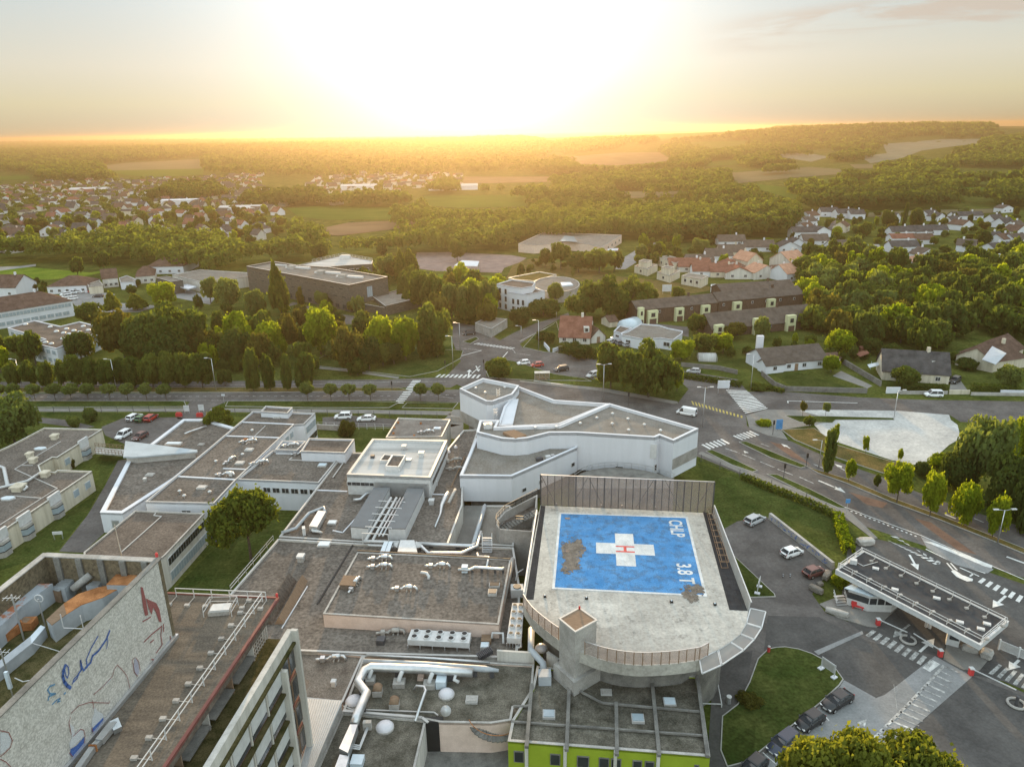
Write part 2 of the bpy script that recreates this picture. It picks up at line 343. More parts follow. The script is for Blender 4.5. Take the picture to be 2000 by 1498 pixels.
M.net=glassmat('safety_net',(0.45,0.43,0.41),0.55,0.8)
def raggedmat(name,col,col2,thr=0.5,soft=.06):
 m=mat(name,col,.95,.25,1.2,col2,fine=.3);nt=m.node_tree;g=nt.nodes.new('ShaderNodeNewGeometry');n=nt.nodes.new('ShaderNodeTexNoise');n.inputs['Scale'].default_value=0.75;n.inputs['Detail'].default_value=10;n.inputs['Roughness'].default_value=0.7;nt.links.new(g.outputs['Position'],n.inputs['Vector'])
 r=nt.nodes.new('ShaderNodeMapRange');r.inputs[1].default_value=thr-soft;r.inputs[2].default_value=thr+soft;nt.links.new(n.outputs[0],r.inputs[0]);nt.links.new(r.outputs[0],nt.nodes['Principled BSDF'].inputs['Alpha']);return m
CROPS=dict(c1=(0,900,2.506),c2=(500,1150,3.333),c3=(950,1150,3.333),c4=(1400,1000,3.008),c5=(500,780,3.333),c6=(880,720,3.257),c7=(0,700,3.328),c8=(1350,700,3.077),d1=(0,450,4),d2=(430,450,4),d3=(850,430,3.636),d4=(1350,380,3.077),d5=(0,230,2.857),d6=(600,230,2.857),d7=(1200,230,2.5),e1=(0,780,4.682),e2=(600,1230,5.589),e3=(800,1230,5.589),e4=(940,880,6.515),e5=(1020,1180,8.32),e6=(1600,1060,4.9925),e7=(1280,1040,4.992),e8=(700,900,6.808),t1=(0,1060,5.547),t2=(0,1230,5.556),t3=(300,1130,5.547),t4=(300,1228,5.547),px=(0,0,1))
def Q(k,u,v):x,y,s=CROPS[k];return(x+u/s,y+v/s)
def QQ(k,pts):return[Q(k,u,v)for u,v in pts]
def W(k,u,v,z=0.0):return P(*Q(k,u,v),z)
def WW(k,pts,z=0.0):return[W(k,u,v,z)for u,v in pts]
# ------------------------------------------------------------------ terrain sheet
def terrain():
 mb=MB();A=[math.radians(a)for a in np.linspace(-62,62,90)]
 D=[0.0]+list(np.geomspace(20,15500,120));n=len(A)
 for d in D:
  for a in A:
   x,y=d*math.sin(a),d*math.cos(a)-60
   mb.v.append((x,y,HT(x,y)))
 for i in range(len(D)-1):
  for k in range(n-1):
   mb.f.append((i*n+k,i*n+k+1,(i+1)*n+k+1,(i+1)*n+k));mb.m.append(0)
 return mb
o=structure('ground',terrain(),M.grass)
o.data.polygons.foreach_set('use_smooth',[True]*len(o.data.polygons))
# ------------------------------------------------------------------ roads, pavements, lawns, markings
def sheet(name,pts,m,z=0.02,t=None):
 mb=MB();mb.prism(PL(pts,0)if not isinstance(pts[0],Vector)else pts,-0.3,z)
 return structure(name,mb,m)
def island(name,pts,m,z=0.14,kerb=True):
 w=PL(pts,0)if not isinstance(pts[0],Vector)else pts
 mb=MB().prism(offset(w,0.12),-0.2,z-0.01);o=structure(name,mb,m)
 if kerb:structure('kerb',MB().ring(w,0.14,-0.1,z),M.kerb)
 return o
A1,A2,A3,A4=0.012,0.024,0.036,0.048
sheet('road',[(-500,748),(480,744),(760,741),(870,737),(910,742),(880,757),(480,756.5),(-500,761)],M.asphalt,A1)
sheet('road',[(-500,772),(480,767),(790,764),(1010,757),(1010,800),(900,786),(780,783),(-500,788)],M.asphalt,A1)
sheet('road',[(868,738),(900,706),(893,690),(884,668),(884,630),(930,636),(976,665),(1004,650),(1048,631),(1086,620),(1110,611),(1112,616),(1089,625),(1070,636),(1042,654),(1015,672),(1022,680),(1097,691),(1163,700),(1178,715),(1172,743),(1144,738),(1084,731),(1004,705),(975,700),(949,722),(950,735),(1000,741),(1137,757),(1240,772),(1322,790),(1345,760),(1318,735),(1330,724),(1440,741),(1460,765),(1532,765),(1675,776),(1805,781),(2500,792),(2500,845),(1876,824),(1854,810),(1756,803),(1620,801),(1500,801),(1457,812),(1459,832),(1500,850),(1545,862),(1633,901),(1724,932),(1789,960),(1870,990),(2000,1030),(2500,1205),(2500,1290),(1640,1012),(1480,940),(1366,893),(1330,880),(1200,850),(1010,800),(905,757)],M.asphalt,A2)
sheet('car_park',[(1412,1034),(1440,1018),(1495,1008),(1520,1024),(1632,1108),(1600,1140),(1586,1160),(1612,1196),(1720,1240),(1800,1260),(2060,1380),(2100,1600),(1380,1600),(1400,1450),(1412,1340),(1408,1250),(1424,1180)],M.asphalt,A1)
sheet('forecourt',[(1500,1202),(1600,1205),(1690,1250),(1840,1290),(1712,1362),(1648,1326),(1633,1306),(1586,1276),(1533,1262),(1490,1290)],M.asphalt_dark,A2)
sheet('forecourt',[(1655,1075),(1700,1050),(1790,1070),(2500,1310),(2500,1560),(1960,1330),(1900,1318),(1826,1280),(1690,1240),(1640,1200)],M.asphalt_dark,A3)
sheet('forecourt',[(1900,1320),(2500,1560),(2300,1700),(1700,1640),(1732,1468)],M.asphalt_dark,A2)
sheet('car_park',[(1648,1328),(1711,1363),(1728,1357),(1826,1281),(1899,1321),(1732,1467),(1700,1600),(1440,1600),(1470,1498),(1552,1416),(1602,1378),(1641,1340)],M.asphalt_light,A3)
sheet('pavement',[(1590,1272),(1684,1232),(1686,1238),(1598,1279)],M.asphalt_light,A4)
sheet('pavement',QQ('e6',[(0,600),(160,540),(520,560),(760,640),(560,830),(470,820),(170,730)]),M.pave,0.13)
sheet('pavement',QQ('e6',[(1240,1000),(1560,1010),(1700,1080),(1560,1250),(1400,1240),(1210,1140)]),M.pave,0.13)
sheet('pavement',QQ('c8',[(40,575),(60,560),(500,735),(935,905),(1120,1080),(1090,1085),(930,960),(480,770)]),M.pave,0.10)
sheet('pavement',QQ('c8',[(330,345),(450,310),(640,312),(870,375),(740,400),(540,430),(580,490),(460,465),(350,420)]),M.pave,0.10)
sheet('gravel_yard',QQ('c8',[(640,313),(830,310),(1250,316),(1550,340),(1560,370),(1600,400),(1620,480),(1550,520),(1450,610),(1340,640),(1200,610),(870,500),(800,470),(740,400),(870,375)]),M.gravel,A4)
sheet('pavement',QQ('d3',[(1040,1180),(1200,1195),(1720,1290),(1725,1305),(1690,1305),(1180,1215),(600,1150),(600,1140)]),M.pave,0.1)
sheet('path',QQ('d2',[(750,1065),(1000,1090),(1400,1145),(1390,1160),(980,1102),(750,1078)]),M.pave,0.05)
sheet('path',[(372,783),(446,783),(412,797),(402,812),(385,822),(345,818),(354,808)],M.asphalt,A2)
sheet('pavement',[(-60,797),(360,797),(640,799),(880,803),(880,811),(640,806),(360,804),(-60,804)],M.pave,A1)
sheet('car_park',[(198,834),(240,817),(345,815),(395,822),(380,845),(300,880),(245,868),(205,850)],M.asphalt,A2)
sheet('road',[(75,815),(130,820),(185,833),(165,838),(75,825)],M.asphalt,A1)
sheet('path',QQ('e1',[(1180,545),(1080,560),(960,790),(800,1060),(540,1390),(760,1400),(960,1215),(920,1040),(1050,800)]),M.asphalt,A2)
sheet('path',[(630,815),(690,812),(900,830),(860,838),(760,834),(630,834)],M.asphalt,A1)
sheet('courtyard',[(885,800),(905,800),(905,860),(840,850)],M.pave,A1)
sheet('path',[(1395,1290),(1470,1270),(1430,1500),(1380,1500)],M.asphalt_dark,A3)
sheet('car_park',QQ('d1',[(470,500),(700,470),(900,500),(830,560),(1250,590),(1080,640),(800,640),(600,600),(560,560)]),M.asphalt_light,A2)
sheet('car_park',QQ('d1',[(1220,460),(1500,470),(1680,530),(1640,580),(1440,540),(1240,500)]),M.asphalt_light,A2)
sheet('path',[(-60,524),(40,520),(70,516),(70,520),(0,529)],M.asphalt_light,A2)
sheet('path',QQ('d2',[(500,600),(600,580),(680,690),(640,760),(1050,730),(1050,670),(900,650),(570,560)]),M.asphalt,A2)
sheet('playing_field',QQ('d3',[(-130,230),(100,228),(540,250),(650,270),(600,300),(490,340),(470,375),(0,362),(-150,340)]),mat('pink_track',(0.22,0.17,0.16),0.9,0.15,0.2,(0.28,0.22,0.20)),A2)
sheet('road',QQ('d3',[(1280,350),(1300,290),(1440,205),(1540,160),(1580,165),(1480,235),(1430,300),(1350,350)]),M.asphalt_light,A3)
sheet('road',QQ('d4',[(1060,300),(1130,300),(1190,440),(1110,450)]),M.asphalt_light,A2)
sheet('road',QQ('d4',[(800,160),(870,150),(870,230),(830,235)]),M.asphalt,A2)
sheet('road',QQ('d3',[(1420,720),(1800,760),(1800,830),(1420,760)]),M.asphalt,A1)
sheet('driveway',QQ('d4',[(850,1090),(1060,1165),(1090,1150),(900,1060)]),M.pave,A2)
sheet('driveway',QQ('d4',[(1550,1190),(1670,1190),(1620,1120),(1560,1120)]),M.pave,A2)
island('grass_verge',QQ('c4',[(300,805),(350,795),(400,792),(480,805),(560,832),(640,875),(700,922),(745,985),(720,1022),(600,1132),(450,1252),(180,1470),(60,1500),(20,1400),(30,1200),(120,1130),(190,1000),(240,862)]),M.lawn)
island('grass_verge',QQ('c4',[(92,250),(340,482),(346,500),(175,505),(130,380)]),M.lawn)
island('grass_verge',QQ('c8',[(85,560),(125,550),(240,600),(400,675),(370,685),(240,640)]),M.lawn)
island('grass_verge',QQ('c8',[(450,695),(520,700),(700,780),(840,850),(940,905),(880,900),(700,820)]),M.lawn)
island('grass_verge',QQ('c8',[(285,505),(330,500),(480,560),(700,650),(660,660),(480,600)]),M.lawn)
island('central_reservation',QQ('c8',[(700,655),(740,665),(950,730),(1210,840),(1510,950),(1790,1060),(2300,1260),(2300,1300),(1780,1085),(1490,970),(1190,860),(930,750),(760,690)]),M.drygrass)
island('grass_verge',QQ('c8',[(540,430),(740,422),(810,470),(870,520),(1200,620),(1340,660),(1330,720),(1150,690),(880,600),(620,490)]),M.drygrass)
island('grass_verge',QQ('c8',[(560,345),(860,350),(1220,360),(1220,372),(870,372),(850,390),(650,385)]),M.lawn)
island('central_reservation',[(-120,757.5),(480,757),(780,758),(800,764),(480,767),(-120,767.5)],M.drygrass)
island('grass_verge',QQ('d3',[(360,1075),(440,985),(560,1003),(850,1095),(1060,1125),(1110,1145),(960,1140),(700,1140),(380,1120)]),M.lawn)
island('grass_verge',QQ('d3',[(625,905),(700,820),(830,745),(860,720),(900,870),(870,945),(780,940)]),M.lawn)
island('grass_verge',QQ('d3',[(195,865),(290,830),(310,845),(250,880)]),M.lawn)
island('grass_verge',QQ('d2',[(750,1010),(1000,900),(1900,940),(1880,1000),(1700,1100),(1480,1145),(1150,1105),(750,1060)]),M.lawn)
island('grass_verge',[(-120,783.5),(360,784),(365,795),(-120,796)],M.lawn)
island('grass_verge',[(445,784),(700,784),(780,786),(760,797),(620,797),(440,794)],M.lawn)
island('grass_verge',[(795,787),(895,787),(885,799),(785,797)],M.lawn)
for pts,m in(([(1362,905),(1385,912),(1480,950),(1640,1014),(1655,1070),(1668,1098),(1500,1008),(1412,1030),(1385,960)],M.lawn),(QQ('e1',[(940,500),(1130,480),(1160,540),(1060,570),(800,1040),(540,1370),(200,1498),(-100,1600),(-100,1480),(300,1260),(880,860)]),M.lawn),([(340,1150),(430,1060),(440,1035),(545,1035),(545,1060),(460,1160)],M.lawn),([(690,838),(760,838),(752,870),(700,905),(640,870)],M.lawn),([(60,806),(620,808),(700,812),(360,815),(200,822),(110,818)],M.lawn),(QQ('d1',[(0,300),(250,290),(700,330),(940,300),(640,365),(370,385),(-80,385),(-80,305)]),mat('meadow_bright',(0.10,0.17,0.02),0.95,0.25,0.1,(0.16,0.20,0.03),fine=0.25)),([(855,535),(975,540),(975,560),(860,560)],MATS['meadow_bright']),(QQ('d3',[(560,300),(700,270),(1000,320),(1300,400),(1500,420),(1950,470),(1950,500),(1600,560),(1450,560),(1000,420),(700,360),(500,420)]),M.drygrass),(QQ('d4',[(120,410),(300,380),(700,390),(740,440),(500,470),(200,430)]),M.lawn),(QQ('d4',[(490,1080),(640,1070),(960,1160),(600,1150)]),M.lawn),(QQ('d4',[(0,990),(370,985),(360,1050),(20,1010)]),M.lawn)):  # meadow material is a brighter, yellower green than the lawn
 sheet('lawn',pts,m,0.008)
FIELDS=[]
def field(pts,m,up=0.4):
 FIELDS.append(pts)
 bm=bmesh.new();w=[PT(*p)for p in pts]
 f=bm.faces.new([bm.verts.new(v)for v in w]);bmesh.ops.triangulate(bm,faces=[f])
 for _ in range(4):
  bmesh.ops.subdivide_edges(bm,edges=[e for e in bm.edges if e.calc_length()>25],cuts=1,use_grid_fill=True)
 for v in bm.verts:v.co.z=HT(v.co.x,v.co.y)+up
 me=bpy.data.meshes.new('field');bmesh.ops.recalc_face_normals(bm,faces=bm.faces);bm.to_mesh(me);bm.free();me.materials.append(m)
 o=bpy.data.objects.new('field',me);COL.objects.link(o);o['kind']='structure'
F_TAN=mat('stubble',(0.115,0.105,0.06),0.95,0.15,0.02,(0.15,0.135,0.08),streak=(1,5,1))
F_PALE=mat('pale_field',(0.14,0.145,0.105),0.95,0.15,0.02,(0.185,0.185,0.14),streak=(4,1,1))
F_GREEN=mat('green_field',(0.055,0.095,0.018),0.95,0.2,0.03,(0.085,0.125,0.024),streak=(1,6,1))
F_BROWN=mat('brown_field',(0.13,0.095,0.06),0.95,0.15,0.02,(0.17,0.125,0.08))
for pts,m in(([(190,326),(245,319),(395,311),(398,330),(215,334)],F_TAN),([(215,334),(398,330),(396,342),(300,348),(222,340)],F_GREEN),([(-60,346),(55,344),(60,351),(-60,354)],F_GREEN),([(560,408),(640,402),(765,406),(780,430),(640,431),(585,425)],F_GREEN),([(590,455),(680,436),(830,430),(838,441),(660,462)],F_BROWN),([(828,384),(1040,381),(1036,404),(900,408),(830,402)],F_GREEN),([(880,346),(1085,346),(1080,356),(900,360)],F_BROWN),([(1110,307),(1200,299),(1288,298),(1320,316),(1200,324),(1130,321)],F_BROWN),([(1328,279),(1464,269),(1464,283),(1400,291)],F_GREEN),([(1420,339),(1580,327),(1640,331),(1656,340),(1560,347),(1440,359)],F_TAN),([(1444,363),(1476,360),(1544,368),(1572,388),(1552,391),(1480,371)],F_GREEN),([(1724,282),(1840,273),(1932,272),(1912,281),(1800,295),(1760,310),(1700,320),(1680,306),(1732,300)],F_PALE),([(1496,303),(1560,297),(1620,307),(1584,317)],F_PALE),([(1800,345),(2060,336),(2060,345),(1808,349)],F_GREEN),([(1850,366),(1936,367),(1950,378),(1888,383)],F_GREEN),([(1650,419),(1800,412),(1940,409),(1940,417),(1700,425)],F_TAN),([(1190,376),(1370,373),(1360,386),(1220,388)],F_TAN),([(1372,318),(1440,311),(1445,322),(1380,326)],F_GREEN),([(1590,352),(1720,348),(1720,358),(1600,362)],F_GREEN),([(1660,322),(1720,321),(1720,329),(1670,330)],F_TAN)):
 field(pts,m)
 # ------------------------------------------------------------------ painted markings
mk=MB();mw=MB();my=MB()
def zebra(a,b,d,c,n,mb,duty=0.5,z=0.06):
 a,b,c,d=[P(*p,z)for p in(a,b,c,d)]
 for i in range(n):
  t0,t1=i/n,(i+duty)/n
  mb.poly([a.lerp(b,t0),a.lerp(b,t1),d.lerp(c,t1),d.lerp(c,t0)])
def stripe(pts,w,mb,z=0.06):
 w_=[P(*p,z)for p in pts]
 for p,q in zip(w_,w_[1:]):
  n=Vector((-(q-p).y,(q-p).x,0)).normalized()*w/2;mb.poly([p-n,q-n,q+n,p+n])
def dashes(a,b,n,w,mb,duty=0.45,z=0.06):
 for i in range(n):
  t=i/n;a_=(a[0]+(b[0]-a[0])*t,a[1]+(b[1]-a[1])*t);t+=duty/n;b_=(a[0]+(b[0]-a[0])*t,a[1]+(b[1]-a[1])*t);stripe([a_,b_],w,mb,z)
def arrow(a,b,mb,w=0.35,head=1.3,z=0.06):
 p,q=P(*a,z),P(*b,z);d=(q-p).normalized();n=Vector((-d.y,d.x,0));k=q-d*head*1.4
 mb.poly([p-n*w/2,k-n*w/2,k+n*w/2,p+n*w/2]);mb.poly([k-n*head/2,q,k+n*head/2])
C8=lambda u,v:Q('c8',u,v)
D3=lambda u,v:Q('d3',u,v)
C4=lambda u,v:Q('c4',u,v)
E6=lambda u,v:Q('e6',u,v)
zebra(C8(60,518),C8(195,480),C8(110,545),C8(245,508),6,mk)
zebra(C8(250,465),C8(365,432),C8(305,490),C8(420,458),6,mk)
zebra(C8(325,330),C8(205,185),C8(460,300),C8(330,190),15,mk)
zebra(C8(0,255),C8(320,348),C8(10,278),C8(318,362),15,my)
zebra(D3(270,880),D3(545,918),D3(310,872),D3(580,908),12,mk)
zebra(D3(0,1115),D3(320,1122),D3(30,1095),D3(340,1098),10,mk)
zebra(Q('d2',1360,1350),Q('d2',1510,1165),Q('d2',1430,1350),Q('d2',1575,1165),14,mk)
zebra(E6(690,-70),E6(1220,205),E6(760,-60),E6(1180,225),8,mw,0.55);zebra(E6(660,-30),E6(1160,225),E6(730,0),E6(1215,215),9,mk,0.5)
zebra(E6(1545,380),E6(1990,600),E6(1595,340),E6(2030,540),6,mk,0.5)
zebra(E6(450,900),E6(1100,1250),E6(520,845),E6(1160,1170),9,mw,0.55)
zebra(E6(1650,1270),E6(2050,1440),E6(1750,1180),E6(2120,1330),5,mw,0.5)
for a,b in(((420,512),(470,530)),((305,575),(385,608)),((205,540),(290,568)),((415,620),(500,655)),((520,665),(610,700)),((650,712),(735,750)),((735,635),(810,665)),((880,650),(960,690)),((1700,960),(1760,985))):stripe([C8(*a),C8(*b)],0.25,mw)
for a,b in(((1895,1190),(2060,1250)),((765,733),(865,775)),((1525,935),(1590,962))):stripe([C8(*a),C8(*b)],0.45,mk)
arrow(C8(860,770),C8(930,808),mk,0.5,1.6);arrow(C8(595,540),C8(540,512),mk,0.3,1.2);arrow(C8(905,655),C8(860,632),mk,0.3,1.2);arrow(C8(330,565),C8(315,553),mk,0.3,1.0)
stripe([C8(920,890),C8(1060,945),C8(1380,1062),C8(1830,1255),C8(2100,1370)],0.18,mk);dashes(C8(930,905),C8(1370,1075),16,0.3,mk)
stripe([C8(580,255),C8(1000,268)],0.3,mk);stripe([C8(580,255),C8(582,268)],0.3,mk)
dashes((-60,775.5),(770,773),60,0.2,mw);stripe([(-60,752),(470,751.5),(730,749)],0.2,mw);dashes((780,772),(900,771),8,0.2,mw)
stripe([(-60,782),(480,782),(780,781)],0.15,mw);stripe([(640,747),(870,745)],0.2,mw)
stripe([D3(180,965),D3(330,925)],0.35,mk);stripe([D3(150,905),D3(330,925)],0.2,mw);stripe([D3(600,860),D3(840,740)],0.3,mw);stripe([D3(545,910),D3(570,945),D3(680,960)],0.2,mw);stripe([D3(700,1140),D3(860,1160),D3(1045,1182)],0.5,mk)
stripe([D3(480,975),D3(515,935)],0.3,mk);stripe([D3(260,1090),D3(320,1035)],0.3,mk);arrow(D3(235,1110),D3(245,1060),mk,0.4,1.6);arrow(D3(290,1035),D3(310,1075),mk,0.4,1.6);stripe([D3(550,990),D3(640,995)],0.2,mw);stripe([D3(0,1250),D3(130,1262)],0.2,mw)
arrow(E6(880,115),E6(965,265),mk,0.35,1.3);arrow(E6(1820,515),E6(1690,630),mk,0.35,1.5);arrow(E6(980,1060),E6(1125,930),mk,0.35,1.6);arrow(E6(880,795),E6(720,920),mw,0.3,1.3);arrow(E6(1950,1140),E6(1845,1240),mk,0.35,1.4)
for a,b in(((1245,195),(1310,270)),((1280,195),(1345,265)),((1370,240),(1560,325)),((1040,60),(1330,200)),((1330,200),(1620,295)),((1470,325),(1510,295))):stripe([E6(*a),E6(*b)],0.25,mk)
mk.poly(PL([E6(1285,275),E6(1320,262),E6(1400,315),E6(1500,350),E6(1495,372),E6(1440,375),E6(1340,330)],0.07))
stripe([C4(300,55),C4(300,56)],0.1,mk)
for i in range(17):
 t=i/16;a=(1340+(920-1340)*t,905+(1330-905)*t);b=(1425+(1080-1425)*t,945+(1395-945)*t);stripe([C4(*a),C4(*b)],0.16 if i%2 else 0.3,mw)
stripe([C4(1335,900),C4(1140,1110),C4(910,1340)],0.35,mw);stripe([C4(1230,925),C4(1290,880)],1.0,mk)
stripe([C4(270,1410),C4(350,1480)],0.12,mk);stripe([C4(470,1290),C4(520,1340)],0.12,mk);stripe([C4(640,1200),C4(660,1225)],0.12,mk);arrow(C4(815,1280),C4(880,1215),mw,0.3,1.0)
stripe([C4(1060,1160),C4(1040,1010)],0.05,mw)
structure('road_marking',mk,M.paint);structure('road_marking',mw,M.paint_worn);structure('road_marking',my,M.yellow)
for pts,z in(([(1100,940),(1180,1000),(1250,1100),(1100,1150),(1060,960)],0),):
 pass
sheet('road_marking',QQ('c8',[(940,800),(1180,870),(1150,900),(1060,880)]),M.asphalt_red,0.035);sheet('road_marking',QQ('c8',[(1340,960),(1440,985),(1720,1180),(1600,1150)]),M.asphalt_red,0.035);sheet('road_marking',QQ('c8',[(470,500),(560,520),(720,640),(600,590)]),M.asphalt_red,0.035)
sheet('traffic_island',QQ('e6',[(990,-60),(1100,-20),(1700,260),(1640,300),(1330,215),(1050,50)]),M.asphalt_light,0.075)
ki=MB();w_=WW('e6',[(1020,-10),(1120,0),(1690,225),(1680,250),(1620,235),(1090,15)]);ki.prism(w_,0.0,0.10)
structure('kerb',ki,M.paint)
# ------------------------------------------------------------------ building kit
def cen(w):return Vector((sum(p[0]for p in w)/len(w),sum(p[1]for p in w)/len(w),0))
def flat(name,label,w,z,z0=0.0,wall=None,roof=None,cop=None,par=0.35,pt=0.2,group=None,cat='building',bot=False,root=None):
 wall=wall or M.offwhite;roof=roof or M.roofdark;cop=cop or M.coping
 r=root or thing(name,label,cat,cen(w)+Vector((0,0,z0)),group)
 obj('wall',MB().prism(w,z0,z-0.02,0,False,bot).ring(w,pt,z-par-0.1,z-0.02),wall,r)
 obj('roof',MB().prism(offset(w,pt*0.8),z-par-0.3,z-par),roof,r)
 if cop:obj('coping',MB().ring(w,pt+0.03,z-0.06,z+0.02,out=0.03),cop,r)
 return r
def face_n(a,b):
 d=(Vector((b[0],b[1]))-Vector((a[0],a[1]))).normalized();n=Vector((d.y,-d.x))
 m=(Vector((a[0],a[1]))+Vector((b[0],b[1])))/2
 return d,(n if n.dot(-m)>0 else-n)
def window(root,a,b,t,zc,w,h,fm=None,gm=None,name='window',mull=1,away=False):
 d,n=face_n(a,b);n=-n if away else n
 c=Vector((a[0],a[1])).lerp(Vector((b[0],b[1])),t)+n*0.03;rz=math.atan2(d.y,d.x)
 f=MB();f.box((c.x,c.y,zc),(w,0.16,h),rz)
 fo=obj(name,f,fm or M.metalwhite,root);ORG[fo.name]=ORG[root.name]
 g=MB();k=(w-0.1*(mull+1))/mull;cc=c+n*0.05
 for i in range(mull):
  x=-w/2+0.1+k/2+i*(k+0.1);q=cc+d*x
  g.box((q.x,q.y,zc),(k,0.12,h-0.2),rz)
 obj('pane',g,gm or M.glassdark,fo);return fo
def windows(root,a,b,n,zc,w,h,t0=0.05,t1=0.95,**k):
 for i in range(n):window(root,a,b,t0+(t1-t0)*(i+0.5)/n,zc,w,h,**k)
def skylight(k,u,v,z,label,sx=1.5,sy=1.3,h=0.25,rz=-0.06,m=None,group='skylights on the hospital roofs'):
 p=W(k,u,v,z);r=thing('skylight',label,'skylight',p,group)
 obj('curb',MB().box((p.x,p.y,z+h/2),(sx,sy,h),rz),M.coping,r)
 obj('glazing',MB().box((p.x,p.y,z+h+0.04),(sx*0.86,sy*0.84,0.1),rz),m or M.skylight,r);return r
def dome_light(k,u,v,z,label,rad=0.85,group='domed rooflights'):
 p=W(k,u,v,z);r=thing('dome_rooflight',label,'rooflight',p,group)
 obj('curb',MB().cyl(p.x,p.y,z,z+0.2,rad+0.08,16),M.concrete,r);obj('dome',MB().dome((p.x,p.y,z+0.2),rad,0.5,16,5),M.dome,r,True);return r
def vent(k,u,v,z,label,s=0.9,h=0.9,m=None,hood=True,group='roof vents',rz=-0.06):
 p=W(k,u,v,z);m=m or M.concrete;r=thing('roof_vent',label,'roof vent',p,group)
 obj('base',MB().box((p.x,p.y,z+h*.35),(s*.8,s*.8,h*.7),rz),m,r)
 if hood:obj('hood',MB().box((p.x,p.y,z+h*.86),(s,s,h*.28),rz),M.metalwhite if m is not M.cream else m,r)
 return r
def mushroom(k,u,v,z,label,group='round roof cowls'):
 p=W(k,u,v,z);r=thing('roof_cowl',label,'roof cowl',p,group)
 obj('stem',MB().cyl(p.x,p.y,z,z+0.5,0.16,8),M.metal,r);obj('cap',MB().cyl(p.x,p.y,z+0.5,z+0.58,0.36,10,r1=0.3).dome((p.x,p.y,z+.58),.3,.12,10,2),M.metalwhite,r);return r
def pipe(label,pts,r,m=None,name='roof_pipe',group='pipes on the hospital roofs',feet=0,z=0.0,cat='pipe',n=8):
 o=thing(name,label,cat,pts[0],group);obj('pipe_run',MB().tube(pts,r,n),m or M.metal,o,True)
 if feet:
  r=r[0]if isinstance(r,(list,tuple))else r
  for a,b in zip(pts,pts[1:]):
   L=(b-a).length;k=max(1,int(L/feet))
   for i in range(k):
    q=a.lerp(b,(i+0.5)/k);obj('bracket',MB().box((q.x,q.y,(z+q.z-r)/2),(r*1.6,0.18,max(0.05,q.z-r-z))),M.darkmetal,o)
 return o
def cable(label,k,pts,z,m=None,w=0.16,group='pale conduits across the roofs'):
 ww=[W(k,u,v,z)for u,v in pts];mb=MB()
 for a,b in zip(ww,ww[1:]):mb.bar(a+Vector((0,0,0.06)),b+Vector((0,0,0.06)),w,0.12)
 return obj('roof_conduit',mb,m or M.coping,None,label=label,cat='conduit',group=group,origin=ww[0])
def duct_run(k,u,v,z,label,rz=0.0,L=4.6,m=None,flip=1,group='silver extract fans with S bent ducts'):
 p=W(k,u,v,z);r=thing('extract_fan',label,'extract fan',p,group);m=m or M.metal
 cs,sn=math.cos(rz)*.74,math.sin(rz)*.74
 T=lambda x,y,h:Vector((p.x+x*cs-y*sn*flip,p.y+x*sn+y*cs*flip,z+h*.8))
 obj('fan_box',MB().bar(T(-L/2+.5,0,.5),T(-L/2+1.25,0,.5),.58,.58),m,r)
 obj('intake',MB().tube([T(-L/2-.35,0,.5),T(-L/2+.5,0,.5)],[.15,.2],10),m,r,True)
 obj('duct',MB().tube([T(-L/2+1.25,0,.5),T(-L/2+1.8,0,.5),T(-L/2+2.1,.12,.75),T(-L/2+2.4,.15,.8)],.17,10),m,r,True)
 obj('silencer',MB().tube([T(-L/2+2.4,.15,.8),T(-L/2+2.5,.15,.8),T(-L/2+3.7,.15,.8),T(-L/2+3.8,.15,.8)],[.2,.32,.32,.2],12),m,r,True)
 obj('elbow',MB().tube([T(-L/2+3.8,.15,.8),T(-L/2+4.3,.1,.8),T(-L/2+4.6,0,.55),T(-L/2+4.65,0,0)],.19,10),m,r,True)
 for x in(-L/2+.9,-L/2+2.7,-L/2+3.5):q=T(x,.1,.12);obj('support',MB().box((q.x,q.y,q.z),(.16,.6,.2),rz),M.concrete,r)
 return r
def railing(name,label,pts,h=1.05,step=1.8,m=None,rails=(1.0,0.5),r=0.035,cat='railing',group=None,feet=None,foot_dir=None):
 m=m or M.metalwhite;t=thing(name,label,cat,pts[0],group);rb,pb=MB(),MB()
 for f in rails:
  for a,b in zip(pts,pts[1:]):rb.bar(a+Vector((0,0,h*f)),b+Vector((0,0,h*f)),r*2,r*2)
 obj('rail',rb,m,t)
 for a,b in zip(pts,pts[1:]):
  k=max(1,int(round((b-a).length/step)))
  for i in range(k+1):
   q=a.lerp(b,i/k);o=obj('post',MB().bar(q,q+Vector((0,0,h)),r*2,r*2),m,t)
   if feet:
    ft=obj('counterweight',MB().bar(q+Vector((0,0,.08)),q+foot_dir*1.3+Vector((0,0,.08)),.06,.06).box(tuple(q+foot_dir*1.4+Vector((0,0,.12))),(.5,.34,.24)),M.concrete,t)
 return t
